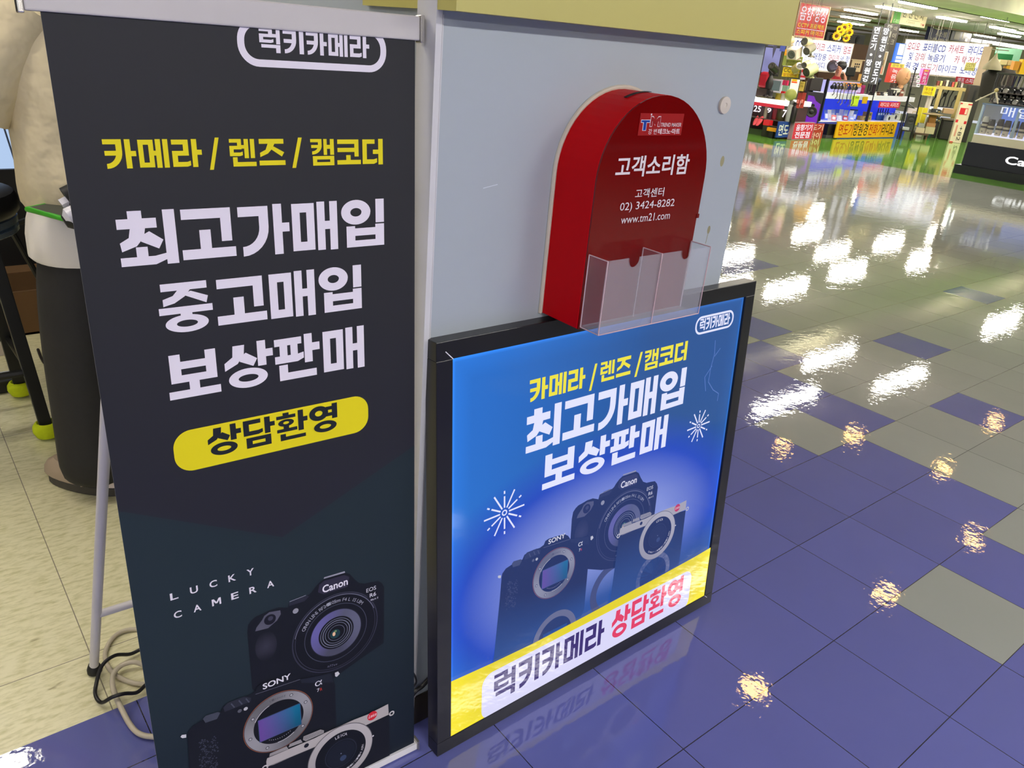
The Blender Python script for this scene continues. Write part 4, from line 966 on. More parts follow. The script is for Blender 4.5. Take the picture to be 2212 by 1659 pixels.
# back pocket with its stitching
pc = mp(.02,-.163,.665); pu = Vector((0,0,1)); pa = (ml*-.97 - mf*.25).normalized(); PPK = Plane(mp(.085,-.158,.60), (ml*-1 - mf*.30).normalized(), Vector((0,0,1)) - mf*.1)
mb = MB(); mb.prism(PPK, [(0,.035),(.065,0),(.13,.035),(.135,.15),(-.005,.15)], -.012, .010); mb.build('back_pocket', JEAN, jeans, bevel=.004)
for sgn in (1,-1):
    SO = mat('shoe_sole_rubber', rgb(66,62,56), rough=.6); UP = mat('shoe_suede', rgb(168,150,128), rough=.8)
    c = mp(sgn*.14,.045,0); out = []
    for k in range(24):
        a = 2*pi*k/24; q = .138 if cos(a) > 0 else .128
        w = .048*(1 + .12*cos(a)); out.append((sin(a)*w*(abs(sin(a))**-.15 if abs(sin(a)) > .2 else 1), cos(a)*q))
    PSH = Plane(c, ml, mf)
    mb = MB(); mb.prism(PSH, out, .001 , .030) if PSH.n.z > 0 else mb.prism(PSH, out, -.030, -.001)
    so = mb.build('shoe', SO, person, bevel=.006)
    mb = MB(); mb.loft([(c + mf*.03 + Vector((0,0,z)), ml*rl, mf*rf) for z, rl, rf in ((.029,.047,.126),(.048,.047,.122),(.068,.043,.108),(.086,.034,.082))], 24); mb.build('upper', UP, so, smooth=True)
    mb = MB(); mb.loft([(mp(sgn*.138,dx,z), ml*.038, mf*r) for dx, z, r in ((.01,.031,.095),(-.012,.06,.080),(-.02,.10,.045),(-.02,.16,.042))], 20); mb.build('sock', mat('white_sock', rgb(226,212,206), rough=.9), so, smooth=True)
    mb = MB(); mb.tube([mp(sgn*.14+.047,.02,.032), mp(sgn*.14+.045,.035,.07), mp(sgn*.14,.045,.09), mp(sgn*.14-.045,.035,.07), mp(sgn*.14-.047,.02,.032)], .006, 8); mb.build('strap', UP, so, smooth=True)
# folder under the hand, and the white gadget on it
zf = .895
fc = [hit(60,452,2,zf), hit(150,476,2,zf), hit(200,452,2,zf), hit(146,436,2,zf)]
def slab4(c, z0, z1): return [(p.x,p.y,z0) for p in c] + [(p.x,p.y,z1) for p in c], [(0,3,2,1),(4,5,6,7),(0,1,5,4),(1,2,6,5),(2,3,7,6),(3,0,4,7)]
folder = empty('folder', ((fc[0]+fc[2])/2).xy.to_3d() + Vector((0,0,zf)), 'dark folder with a bright green rim held behind the standing person', 'folder')
mb = MB(); mb.add(*slab4(fc, zf-.006, zf+.006)); mb.build('cover', mat('dark_folder', rgb(62,66,58), rough=.6), folder, bevel=.002)
mb = MB(); mb.tube([fc[3], fc[0], fc[1], fc[2]], .0072, 10); mb.build('green_rim', mat('green_rubber', rgb(62,166,36), rough=.45), folder, smooth=True)
gY = hit(150,476,2,zf).y - .022
gp = [hit(149,470,1,gY), hit(192,450,1,gY)]
gad = empty('handheld_gadget', gp[0].xy.to_3d() + Vector((0,0,zf+.01)), 'white handheld gadget with black rim lying on the green-rimmed folder', 'gadget')
gd = (gp[1]-gp[0]).normalized()
mb = MB(); mb.tube([gp[0]-gd*.012-Vector((0,0,.006)), gp[0]-Vector((0,0,.006)), gp[1]-Vector((0,0,.006))], [.014,.026,.026], 14); mb.build('rim', mat('black_rubber', rgb(24,24,24)), gad, smooth=True)
mb = MB(); mb.tube([gp[0]-gd*.010+Vector((-.002,-.006,.002)), gp[0]+Vector((-.002,-.006,.002)), gp[1]+Vector((-.002,-.006,.002))], [.010,.0225,.0225], 14); mb.build('shell', mat('white_gloss', rgb(226,224,232), rough=.2), gad, smooth=True)
gy_ = gp[0].y + .03
g2 = [hit(133,443,1,gy_), hit(175,422,1,gy_)]
mb = MB(); mb.tube(g2, .014, 4); mb.build('handle', mat('white_gloss', rgb(226,224,232), rough=.2), gad)
mb = MB(); mb.tube([hit(140,424,1,gy_), hit(180,404,1,gy_)], .022, 10); mb.build('grip', mat('black_rubber', rgb(24,24,24)), gad, smooth=True)
mb = MB(); mb.tube([g2[0]+(g2[1]-g2[0])*.5, gp[0]+(gp[1]-gp[0])*.5], .010, 8); mb.build('stem', mat('black_rubber', rgb(24,24,24)), gad, smooth=True)

# stool with tennis balls on its feet
SC = Vector((-1.335,2.01,0))
stool = empty('bar_stool', SC, 'black bar stool with yellow tennis balls on its feet at the left edge', 'stool')
BM = mat('black_metal', rgb(22,23,21), rough=.4, vary=.2); CH = mat('brushed_metal', rgb(170,190,214), rough=.25, metal=.85)
mb = MB(); mb.lathe(SC + Vector((0,0,.735)), [(.10,0),(.235,.006),(.245,.02),(.245,.055),(.235,.075),(.18,.088),(.02,.09)], 32); mb.build('seat', mat('black_vinyl', rgb(18,18,20), rough=.35), stool, smooth=True)
mb = MB(); mb.lathe(SC + Vector((0,0,.685)), [(.23,0),(.235,.004),(.235,.018),(.22,.021),(.22,.027),(.235,.030),(.235,.0495)], 32); mb.build('seat_ring', CH, stool, smooth=True)
FT = [Vector((-1.146,1.818,0)), Vector((-1.163,2.208,0)), Vector((-1.535,1.812,0)), Vector((-1.535,2.205,0))]
for f_ in FT:
    tp = SC + (f_-SC)*.70 + Vector((0,0,.684)); b_ = f_ + Vector((0,0,.03))
    ax = Vector((1,0,0)); ay = Vector((0,1,0)); w = .019; vs = []
    for p in (b_, tp): vs += [p + ax*w*sx + ay*w*sy for sx, sy in ((-1,-1),(1,-1),(1,1),(-1,1))]
    mb = MB(); mb.add(vs, [(0,3,2,1),(4,5,6,7),(0,1,5,4),(1,2,6,5),(2,3,7,6),(3,0,4,7)]); lg = mb.build('leg', BM, stool, bevel=.002)
    mb = MB(); mb.lathe(f_ + Vector((0,0,.001)), [(.012,0),(.034,.009),(.043,.028),(.042,.046),(.034,.058),(.028,.060),(.024,.052)], 22); mb.build('tennis_ball', mat('tennis_felt', rgb(200,216,18), rough=.95, vary=.12, scale=90, bump=.6), lg, smooth=True)
rg = [SC + (f_-SC)*.92 + Vector((0,0,.245)) for f_ in (FT[0],FT[1],FT[3],FT[2],FT[0])]
mb = MB(); mb.tube(rg, .013, 8); mb.build('footrest', BM, stool)

# cables on the floor by the banner
def c7(x, y): return hit(140 + x*.25253, 1240 + y*.25253, 2, .006)
def smooth_path(pts, n=6):
    out = []; P_ = [pts[0]] + pts + [pts[-1]]
    for i in range(1, len(P_)-2):
        for k in range(n):
            t = k/n; a, b_, c, d = P_[i-1], P_[i], P_[i+1], P_[i+2]
            out.append(.5*((2*b_) + (c-a)*t + (2*a-5*b_+4*c-d)*t*t + (3*b_-a-3*c+d)*t**3))
    return out + [pts[-1]]
WC = mat('dirty_white_cable', rgb(196,186,162), rough=.55, vary=.2, scale=30)
p1 = [c7(*q) for q in ((900,560),(760,490),(640,472),(500,488),(400,560),(345,680),(368,790),(440,866),(520,910),(610,936),(720,950),(860,985))]
mb = MB(); mb.tube(smooth_path(p1), .0052, 10); top(mb.build('power_cable', WC, smooth=True), 'dirty white cable looped on the cream tiles beside the banner leg', 'cable')
p2 = [c7(*q) for q in ((860,880),(780,810),(690,790),(600,788),(500,812),(432,872),(412,950),(430,1050),(482,1170),(560,1295),(650,1378),(790,1400),(920,1400))]
p2 = [p + Vector((0,0,.012 if 2 < i < 9 else .002)) for i, p in enumerate(p2)]
mb = MB(); mb.tube(smooth_path(p2), .0056, 10); top(mb.build('power_cable', WC, smooth=True), 'dirty white cable reaching from the cream tiles onto the blue tiles', 'cable')
p3 = [c7(*q) for q in ((840,610),(670,655),(560,702),(440,772),(330,862),(270,970),(268,1060),(318,1117),(420,1130),(520,1100),(620,1030),(700,960),(800,880))]
p3 = [p + Vector((0,0,.026 if i in (3,4,8,9) else .006)) for i, p in enumerate(p3)]
mb = MB(); mb.tube(smooth_path(p3), .0042, 10); top(mb.build('power_cable', mat('black_cable', rgb(20,19,22), rough=.4), smooth=True), 'black cable looped on the floor beside the banner leg', 'cable')
p4 = [hit(x,y,1,.062) for x,y in ((945,1448),(930,1462),(912,1482),(898,1492),(884,1512),(872,1530))]
mb = MB(); mb.tube(smooth_path(p4), .0048, 8); top(mb.build('lamp_cable', mat('black_cable', rgb(20,19,22)), smooth=True), 'twisted black cable low on the column between banner and light box', 'cable')
p5 = [hit(x,y,1,.066) for x,y in ((890,1450),(897,1462),(899,1474),(892,1484))]
mb = MB(); mb.tube(smooth_path(p5), .0022, 6); top(mb.build('thin_wire', mat('black_cable', rgb(20,19,22)), smooth=True), 'thin dark wire curling down the foot of the column', 'cable')

# cabinet behind the banner and clutter deeper in the shop
cab = empty('display_cabinet', (0,.95,0), 'tall black cabinet behind the banner next to the column', 'cabinet')
mb = MB(); mb.box(-.62,.96,.775, .43,1.16,2.3); mb.build('upper_panel', mat('black_gloss_panel', rgb(24,23,28), rough=.3, vary=.1), cab)
mb = MB(); mb.box(-.60,.985,0, .42,1.16,.774); mb.build('lower_panel', mat('olive_grey_panel', rgb(62,62,54), rough=.55), cab)
mb = MB(); mb.box(-.292,.952,1.36,-.280,.9598,2.3); mb.build('light_strip', emat('white_strip_glow', (1,1,1), .95), cab)
mb = MB(); mb.box(-.62,.955,1.36,-.475,.9598,2.3); mb.build('grey_panel', mat('cab_grey', rgb(112,104,104), rough=.5), cab)
mb = MB(); mb.box(-.4748,.956,1.36,-.415,.9598,2.3); mb.build('grey_panel', mat('cab_grey_dark', rgb(84,78,80), rough=.5), cab)
x0 = hit(-30,310,1,3.3).x; x1 = hit(36,330,1,3.3).x; z1 = hit(10,240,1,3.3).z; z0 = hit(20,364,1,3.3).z
lc = empty('lit_case', ((x0+x1)/2,3.4,0), 'pale blue lit glass case glowing behind the shop person at the left edge', 'display case')
mb = MB(); mb.box(x0-.2,3.3,z0,x1,3.6,z1+.25); mb.build('glowing_panel', emat('pale_blue_case_glow', (.52,.70,1.0), .85), lc)
mb = MB(); mb.box(x0-.25,3.28,0,x1+.06,3.62,z0-.001); mb.build('base', mat('case_black', rgb(20,20,20)), lc)
for k, (a, b_) in enumerate(((.62,.30),(.20,.7))):
    mb = MB(); mb.tube([(x0+(x1-x0)*a,3.297,z1), (x0+(x1-x0)*(a+.3*(1-k)),3.297,z0)], .004, 6); mb.build('joint', mat('joint_dark', rgb(70,80,100)), lc)
def dbox(name, pxr, y, depth, m_, label, cat, zmin=None):
    P = PX(y); s0,t0,s1,t1 = P.rect(*pxr)
    if zmin is not None: t0 = zmin
    mb = MB(); mb.pbox(P, s0, t0, s1, t1, -depth, 0); return top(mb.build(name, m_, bevel=.004), label, cat)
b0 = hit(70,722,2,0)
cb = empty('cardboard_box', (b0.x,b0.y+.15,0), 'open brown cardboard box on the floor behind the stool', 'box')
CB = mat('cardboard', rgb(104,76,44), rough=.85, vary=.1)
mb = MB(); mb.box(b0.x-.16,b0.y,0,b0.x+.22,b0.y+.012,.20); mb.box(b0.x-.16,b0.y+.30,0,b0.x+.22,b0.y+.312,.20); mb.box(b0.x-.16,b0.y,0,b0.x-.148,b0.y+.312,.20); mb.box(b0.x+.208,b0.y,0,b0.x+.22,b0.y+.312,.20); mb.box(b0.x-.16,b0.y,0,b0.x+.22,b0.y+.312,.01); mb.build('body', CB, cb)
mb = MB(); mb.box(b0.x-.16,b0.y+.312,.192,b0.x+.22,b0.y+.42,.20); mb.build('flap', CB, cb)
g0 = [hit(x,y,2,.005) for x,y in ((100,720),(108,735),(116,757),(128,780),(140,805),(150,850))]
mb = MB(); mb.tube(smooth_path(g0), .004, 8); top(mb.build('grey_cable', mat('grey_cable', rgb(120,120,112)), smooth=True), 'thin grey cable running over the floor behind the stool legs', 'cable')
g1 = [hit(x,y,2,.006) for x,y in ((82,755),(90,775),(100,785),(118,770),(130,750))]
mb = MB(); mb.tube(smooth_path(g1), .006, 8); top(mb.build('dark_cable', mat('black_cable', rgb(20,19,22)), smooth=True), 'dark cable curling on the floor between the stool and the jeans', 'cable')
p = hit(20,848,2,0)
mb = MB(); mb.box(p.x-.12,p.y,0,p.x+.03,p.y+.10,.05); top(mb.build('power_adapter', mat('adapter_black', rgb(20,20,22), rough=.4), bevel=.004), 'black power adapter lying on the floor left of the tennis balls', 'power adapter')
mb = MB(); mb.box(p.x-.10,p.y+.02,.0505,p.x+.02,p.y+.08,.056); top(mb.build('label_card', mat('white_card', rgb(210,214,222))), 'small white card lying on the black power adapter', 'card')
p = hit(8,800,2,0)
mb = MB(); mb.box(p.x-.15,p.y+.16,0,p.x+.04,p.y+.34,.085); pk = top(mb.build('parcel', mat('white_parcel', rgb(206,196,182), rough=.6), bevel=.003), 'white and orange parcel on the floor behind the stool', 'parcel')
mb = MB(); mb.box(p.x-.15,p.y+.17,.0855,p.x+.0,p.y+.33,.088); o_ = mb.build('orange_print', mat('orange_print', rgb(236,84,40)), None); o_.data.transform(Matrix.Translation(-pk.location)); o_.parent = pk
t0_, t1_ = hit(42,528,1,2.6), hit(112,650,1,2.6); t1_.z = max(t1_.z, .02)
d_ = (t0_-t1_); e1 = t1_ - d_*(t1_.z-.012)/d_.z
mb = MB(); mb.tube([t0_+d_*.3, e1], .011, 8); mb.tube([t0_+d_*.3, t0_+d_*.3+Vector((.10,.05,.02))], .011, 8); top(mb.build('tripod', mat('black_metal', rgb(22,23,21)), smooth=True), 'slanting black tripod leg behind the standing person', 'tripod')
# ------------------------------------------------------------------ the electronics shops across the aisle
PHI = atan2(8.87, 14.48)
def FC(D):                                        # upright plane across the line of sight, D metres away over the floor
    return Plane((CAM.x + D*cos(PHI), CAM.y + D*sin(PHI), 0), (sin(PHI), -cos(PHI), 0), (0,0,1))
def M_(name, c, rough=.5, **k): return mat('far_' + name, rgb(*c), rough=rough, **k)
_cm = {}
def K(c, rough=.5, metal=0.0):
    key = (tuple(c), rough, metal)
    if key not in _cm: _cm[key] = mat('paint_%02x%02x%02x_%d%d' % (c[0], c[1], c[2], int(rough*10), int(metal*10)), rgb(*c), rough=rough, metal=metal, vary=.06, scale=20)
    return _cm[key]
def B(name, r, P, depth, m_, label, cat, group=None, bevel=.004, zmin=None, front=0.0):
    s0, t0, s1, t1 = P.rect(*r)
    if zmin is not None: t0 = zmin
    mb = MB(); mb.pbox(P, s0, t0, s1, t1, front - depth, front)
    o = top(mb.build(name, m_, bevel=bevel), label, cat, group); o['_r'] = 0; del o['_r']
    return o
def part(o, mb, name, m_, label=None, **k):
    c = mb.build(name, m_, o, **k)
    if label: c['label'] = label
    return c
def sign(name, r, P, col, label, cat='sign', texts=(), emit=0.0, depth=.03, frame=None, group=None, fr=.02, z0=0.0, hang=False):
    """board with lettering; texts: (string, x0,y0,x1,y1 as fractions from the top left, colour[, boldness])"""
    s0, t0, s1, t1 = P.rect(*r); w, h = s1-s0, t1-t0
    c = P.w((s0+s1)/2, t0, z0)
    t = empty(name, c, label, cat, group)
    mb = MB(); mb.pbox(P, s0, t0, s1, t1, z0-depth, z0)
    mb.build('board', emat('glow_%02x%02x%02x_%d' % (*col, int(emit*10)), rgb(*col), emit) if emit > 0 else K(col, .45), t, bevel=.003)
    if frame:
        mb = MB(); fw = fr
        for q in ((s0-fw,t0-fw,s1+fw,t0),(s0-fw,t1,s1+fw,t1+fw),(s0-fw,t0,s0,t1),(s1,t0,s1+fw,t1)): mb.pbox(P, q[0],q[1],q[2],q[3], z0-depth-.003, z0+.006)
        mb.build('frame', K(frame, .5), t)
    if hang:
        for x_ in (s0+w*.12, s1-w*.12): mb = MB(); mb.tube([P.w(x_,t1-.01,z0-depth-.004), P.w(x_,ZC+.0115,z0-depth-.004)], .0035, 6); mb.build('hanging_wire', K((110,106,96), .4), t)
    if texts:
        A = Art(P)
        for q in texts:
            A.text(q[0], s0+w*q[1], t1-h*q[4], s0+w*q[3], t1-h*q[2], rgb(*q[5]), z0+.004, off=q[6] if len(q) > 6 else .012) if q[0] else A.rect(s0+w*q[1], t1-h*q[4], s0+w*q[3], t1-h*q[2], rgb(*q[5]), z0+.0035)
        A.build('lettering', ink('backlit_sign_ink_%d' % int(emit*10), emit=emit, rough=.3) if emit > 0 else ink('sign_ink', rough=.5), t)
    return t
RED_, BLU_, BLA_, WHI_, YEL_ = (206,40,48), (48,56,160), (24,22,20), (244,242,244), (240,206,16)

# --- signs standing on the floor along the aisle
P0 = PX(7.88)
sign('floor_sign', (1680,263,1712,297), P0, (22,58,132), 'navy floor sign with white lettering left of the lit red sign', texts=[('면도기',.06,.16,1.02,.88,(222,222,206),.012)])
sign('lit_sign', (1713,266,1756,300), PX(7.80), (214,34,56), 'glowing red floor sign with two rows of white lettering', emit=.95, frame=(150,120,126), fr=.012,
     texts=[('음향기기',.12,.08,.92,.48,(255,246,252),.022),('전문점',.12,.54,.86,.94,(255,250,255),.022)], depth=.08)
sign('floor_sign', (1747,267,1778,302), PX(7.90), (160,44,28), 'brick red floor sign with cream lettering right of the lit red sign', texts=[('도기',.10,.06,.92,.42,(238,214,196),.008),('라이',.14,.54,.84,.92,(238,214,196),.008)])
sign('long_floor_sign', (1807,263,1935,297), PX(7.84), (222,168,4), 'long yellow floor sign with red and black lettering below the blue showcase',
     texts=[('면도기',.035,.12,.255,.86,(176,40,16),.004),('망원경',.27,.10,.50,.88,(30,28,24),.004),('전화기',.52,.12,.74,.86,(180,44,16),.004),('라디오',.75,.10,.96,.86,(28,26,24),.004)])

# --- purple lit speaker tower
P1 = FC(17.25)
sp_ = B('speaker_tower', (1735,199,1772,280), P1, .3, K((26,22,34), .4), 'tall black speaker tower with a purple glowing front beside the blue showcase', 'speaker', zmin=0)
s0,t0,s1,t1 = P1.rect(1735,199,1772,280); w_ = s1-s0
mb = MB(); mb.prism(P1, [(s0+.02,.0+.05),(s1-.02,.05),(s1-.02,t1*.76),(s0+w_*.62,t1*.82),(s0+w_*.45,t1-.07),(s0+.03,t1-.06)], .001, .004); part(sp_, mb, 'glowing_front', emat('purple_glow', rgb(122,8,196), .85))
for cy_, r_ in ((.46,.092),(.10,.092),(.60,.03)):
    c = P1.w((s0+s1)/2, t1*cy_ + .10, .0041); mb = MB(); mb.lathe(c, [(r_*1.12,0),(r_*1.12,.012),(r_,.016),(r_*.5,.006),(r_*.3,.018),(.01,.022)], 26, axis=P1.n); part(sp_, mb, 'woofer', K((28,26,30), .5))

# --- blue lit glass showcase
P2 = PX(8.05)
sx0, sx1 = P2.uv(1776,230)[0], P2.uv(1966,244)[0]; zt_ = P2.uv(1862,181)[1]
zs0, zs1 = P2.rect(1800,205,1930,216)[1], P2.rect(1800,205,1930,216)[3]; zb = P2.rect(1790,262,1900,264)[3]
show = empty('glass_showcase', (( sx0+sx1)/2, 8.4, 0), 'long blue lit glass showcase with a white shelf behind the yellow floor sign', 'showcase')
BLG = emat('blue_led_glow', rgb(34,60,236), .85); LAV = emat('lavender_led_glow', rgb(190,186,250), .95)
mb = MB(); mb.box(sx0, 8.06, 0, sx1, 8.40, zb-.02); part(show, mb, 'base', K((54,78,200), .35))
mb = MB(); mb.box(sx0, 8.05, zb-.0195, sx1, 8.40, zb); part(show, mb, 'deck', K((222,222,244), .4))
mb = MB(); mb.box(sx0, 8.40, zb+.001, sx1, 8.43, zs0-.001); part(show, mb, 'lower_back_panel', BLG)
mb = MB(); mb.box(sx0, 8.03, zs0, sx1, 8.43, zs1); part(show, mb, 'shelf', K((222,222,236), .4))
mb = MB(); mb.box(sx0, 8.40, zs1+.001, sx0+(sx1-sx0)*.50, 8.43, zt_+.02); part(show, mb, 'upper_back_panel', LAV)
for x in (sx0, sx0+(sx1-sx0)*.50): mb = MB(); mb.box(x-.022, 8.03, zb+.001, x+.022, 8.075, zt_+.05); part(show, mb, 'post', K((22,22,34), .4))
mb = MB(); mb.box(sx0-.02, 8.03, zt_+.021, sx0+(sx1-sx0)*.50, 8.07, zt_+.05); part(show, mb, 'top_rail', K((126,110,92), .5))
# blister packs fanned out on the deck
g = random.Random(11)
PK = [((70,100,220),'blue and white'),((226,228,250),'white'),((150,170,240),'pale blue'),((196,70,84),'red and white')]
zdk = zb
packs = [(1786,8.20,18,0),(1793,8.25,8,1),(1800,8.30,-4,2),(1808,8.32,-10,0),(1816,8.34,-22,1),(1825,8.26,-34,2),(1836,8.24,-40,1),(1845,8.2,-30,0),(1803,8.12,30,3),(1815,8.12,38,1),(1828,8.12,44,3),(1842,8.10,50,2)]
for n, (px_, y_, tilt, ci) in enumerate(packs):
    x_ = hit(px_, 250, 1, y_).x; hgt = .20 if n < 8 else .12
    P = Plane((x_, y_, zdk+.002), (cos(radians(10+n*4)), -sin(radians(10+n*4)), 0), (sin(radians(tilt)), .25, cos(radians(tilt))))
    P.u = (P.u - P.a*P.u.dot(P.a)).normalized(); P.n = P.a.cross(P.u)
    Q = P.w(0,0,0); lift = max(0.0, -min(P.w(a,b_,c).z - zdk for a in (-.05,.05) for b_ in (0,hgt) for c in (0,.02))) + .001
    P.O = P.O + Vector((0,0,lift))
    t = empty('blister_pack', P.O, '%s blister pack fanned out in the blue showcase, %s from the left' % (PK[ci][1], ['first','second','third','fourth','fifth','sixth','seventh','eighth','ninth','tenth','eleventh','twelfth'][n]), 'blister pack', 'blister packs fanned out in the blue showcase')
    mb = MB(); mb.pbox(P, -.05, 0, .05, hgt, 0, .004); part(t, mb, 'card', K(PK[ci][0], .3))
    mb = MB(); mb.pbox(P, -.032, hgt*.15, .032, hgt*.62, .0041, .020); part(t, mb, 'blister', K((214,218,246), .15), bevel=.006)
# small stock at the right end of the showcase
for n, (px_, sz, lab) in enumerate(((1874,.085,'lower left'),(1884,.085,'lower right'),(1884,.075,'upper'))):
    x_ = hit(px_, 252, 1, 8.15).x; z_ = zdk + .001 + (.0855 if n == 2 else 0)
    mb = MB(); mb.box(x_-sz, 8.2, z_, x_+sz, 8.34, z_+.084); o = top(mb.build('small_carton', K((176,146,92), .8), bevel=.003), 'small tan carton, %s of the three stacked in the showcase' % lab, 'carton', 'tan cartons in the showcase')
    mb = MB(); mb.box(x_-sz*.4, 8.1965, z_+.02, x_+sz*.4, 8.1998, z_+.065); part(o, mb, 'print', K((92,116,60), .6))
for n, px_ in enumerate((1896,1901,1906,1912,1917)):
    x_ = hit(px_, 250, 1, 8.28).x
    t = empty('walkie_talkie', (x_, 8.28, zdk), 'small blue handset standing in the showcase, %s from the left' % ['first','second','third','fourth','last'][n], 'handset', 'blue handsets in the showcase')
    mb = MB(); mb.box(x_-.045, 8.26, zdk+.001, x_+.045, 8.30, zdk+.17); part(t, mb, 'body', K((40,84,176), .35), bevel=.01)
    mb = MB(); mb.tube([(x_-.03,8.28,zdk+.17),(x_-.03,8.28,zdk+.25)], .011, 8); part(t, mb, 'antenna', K((26,40,86), .4))
    mb = MB(); mb.box(x_-.03, 8.256, zdk+.11, x_+.03, 8.2598, zdk+.15); part(t, mb, 'screen', K((190,206,226), .2))
def radio(px_, y_, z_, w, h, c, label, group=None, cat='radio'):
    x_ = hit(px_, 250, 1, y_).x
    t = empty('portable_radio', (x_, y_, z_), label, cat, group)
    mb = MB(); mb.box(x_-w/2, y_, z_+.001, x_+w/2, y_+.08, z_+h); part(t, mb, 'body', K(c, .4), bevel=.008)
    mb = MB(); mb.lathe((x_-w*.22, y_-.0005, z_+h*.45), [(h*.30,0),(h*.30,.004),(h*.1,.006)], 18, axis=(0,-1,0)); part(t, mb, 'speaker_grille', K((46,46,48), .6))
    mb = MB(); mb.box(x_+w*.05, y_-.005, z_+h*.5, x_+w*.42, y_-.0005, z_+h*.8); part(t, mb, 'dial', K((206,206,196), .3))
    mb = MB(); mb.tube([(x_-w*.4,y_+.04,z_+h),(x_-w*.4,y_+.04,z_+h+.03),(x_+w*.4,y_+.04,z_+h+.03),(x_+w*.4,y_+.04,z_+h)], .007, 6); part(t, mb, 'handle', K((60,60,62), .4))
    return t
radio(1926, 8.12, zdk, .34, .13, (196,202,206), 'silver portable radio at the right end of the showcase deck')
radio(1939, 8.30, zdk, .30, .15, (206,206,198), 'pale portable radio behind the silver one in the showcase')
B('small_speaker', (1845,237,1853,247), PX(8.25), .1, K((30,30,38), .4), 'small black speaker box standing at the back of the showcase deck', 'speaker', zmin=zdk+.001)
sign('price_card', (1839,207,1855,230), PX(8.015), (196,220,50), 'lime green price card hanging on the front of the showcase shelf', 'price card', texts=[('1.44',.15,.06,.85,.28,(60,70,30),.0),('',.12,.90,.9,.95,(110,130,40))], depth=.004)
sign('price_card', (1863,209,1874,224), PX(8.015), (206,160,8), 'mustard price card hanging right of the lime green card', 'price card', depth=.004)
sign('shelf_label', (1899,220,1944,233), PX(8.01), (206,22,56), 'red label strip with white lettering under the showcase shelf', 'label', texts=[('라디오 시리즈',.06,.14,.94,.86,(250,226,232),.016)], depth=.012)
B('amplifier', (1788,268,1809,292), PX(7.92), .10, K((16,16,22), .35), 'black amplifier box in front of the blue showcase base', 'amplifier', zmin=.055)
B('plinth', (1784,292,1809,297), PX(7.91), .12, K((60,56,60), .6), 'low dark plinth under the black amplifier box', 'plinth', zmin=.001)
# stock hanging from the top rail: headphones and camera straps
zr = zt_+.02
for n, (px_, ln, c, lab) in enumerate(((1798,.16,(34,34,48),'short dark'),(1806,.22,(60,52,48),'brown'),(1813,.30,(52,46,42),'long brown'),(1820,.34,(120,104,84),'long tan'),(1829,.30,(26,28,96),'navy'),(1837,.36,(96,88,78),'grey tan'),(1844,.34,(34,36,44),'long black'))):
    x_ = hit(px_, 190, 1, 8.02).x; t = empty('hanging_headphones', (x_, 8.01, zr-ln), '%s headphones hanging from the showcase rail' % lab, 'headphones', 'headphones hanging from the showcase rail')
    pts = [Vector((x_ + .055*cos(a), 7.995, zr - .09 + .06*sin(a))) for a in [pi*k/10 for k in range(11)]]
    mb = MB(); mb.tube(pts, .014, 8); part(t, mb, 'headband', K(c, .5), smooth=True)
    for s_ in (-1,1):
        mb = MB(); mb.lathe((x_+s_*.052, 7.995, zr-.11), [(.02,-.012),(.04,-.011),(.042,.0),(.04,.011),(.02,.012)], 14, axis=(1,0,0)); part(t, mb, 'ear_cup', K(c, .4), smooth=True)
    mb = MB(); mb.tube([(x_+.04,7.99,zr-.15),(x_+.02,7.98,zr-.10-ln*.6),(x_+.05,7.985,zr-.06-ln),(x_-.01,7.98,zr-.1-ln)], .009, 6); part(t, mb, 'cord', K(c, .5), smooth=True)
sign('orange_carton', (1840,180,1861,188), PX(8.15), (240,146,30), 'flat orange carton on the showcase behind the headphones', 'carton', texts=[('',.05,.6,.95,.85,(250,214,150))], depth=.2, z0=0)
B('lavender_carton', (1838,188,1860,200), PX(8.16), .2, K((196,176,226), .4), 'lavender carton under the flat orange carton', 'carton')
B('magenta_case', (1861,184,1868,203), PX(8.2), .1, K((150,34,92), .4), 'narrow magenta case standing right of the orange carton', 'case')

# --- seller on the phone behind the showcase
PS = FC(19.7)
u0 = PS.uv(1815,168); wc = PS.w(u0[0], 0, 0)
seller = empty('person', (wc.x, wc.y, 0), 'seated person in red top and dark vest holding a phone behind the showcase', 'person')
q = lambda px_, py_, z=0.0: PS.w(*PS.uv(px_, py_), z)
hz = PS.uv(1815,147)[1]; hx = PS.uv(1813,147)[0]
KS = 1.14
def pw(s, t, z=0.0): return PS.w(hx + s*KS, hz + (t-hz)*KS if t > .5 else t, z*KS)
V = [pw(.02,hz-.62,0),pw(.0,hz-.45,0),pw(-.01,hz-.30,0),pw(0,hz-.19,.0),pw(0,hz-.12,.02),pw(0,hz-.02,.02),pw(0,hz+.06,.0),
     pw(-.19,hz-.26,0),pw(-.26,hz-.50,.06),pw(-.14,hz-.60,.22), pw(.20,hz-.26,0),pw(.27,hz-.46,.10),pw(.14,hz-.16,.14),
     pw(.08,hz-.70,.30),pw(.10,.32,.38),pw(.10,.012,.34),pw(-.08,hz-.70,.30),pw(-.10,.32,.38),pw(-.10,.012,.34)]
E_ = [(0,1),(1,2),(2,3),(3,4),(4,5),(5,6),(2,7),(7,8),(8,9),(2,10),(10,11),(11,12),(0,13),(13,14),(14,15),(0,16),(16,17),(17,18)]
Rr = [.14,.14,.13,.055,.06,.082,.07,.06,.045,.035,.06,.045,.032,.08,.06,.045,.08,.06,.045]
hand_chain(V, E_, Rr, 12, (Vector((0,0,1)) - PS.a*.45), PS.n, -PS.a, s=.9); hand_chain(V, E_, Rr, 9, PS.n, PS.a, -Vector((0,0,1)), s=.9)
skin('body', [tuple(v) for v in V], E_, Rr, K((206,140,110), .5), seller)
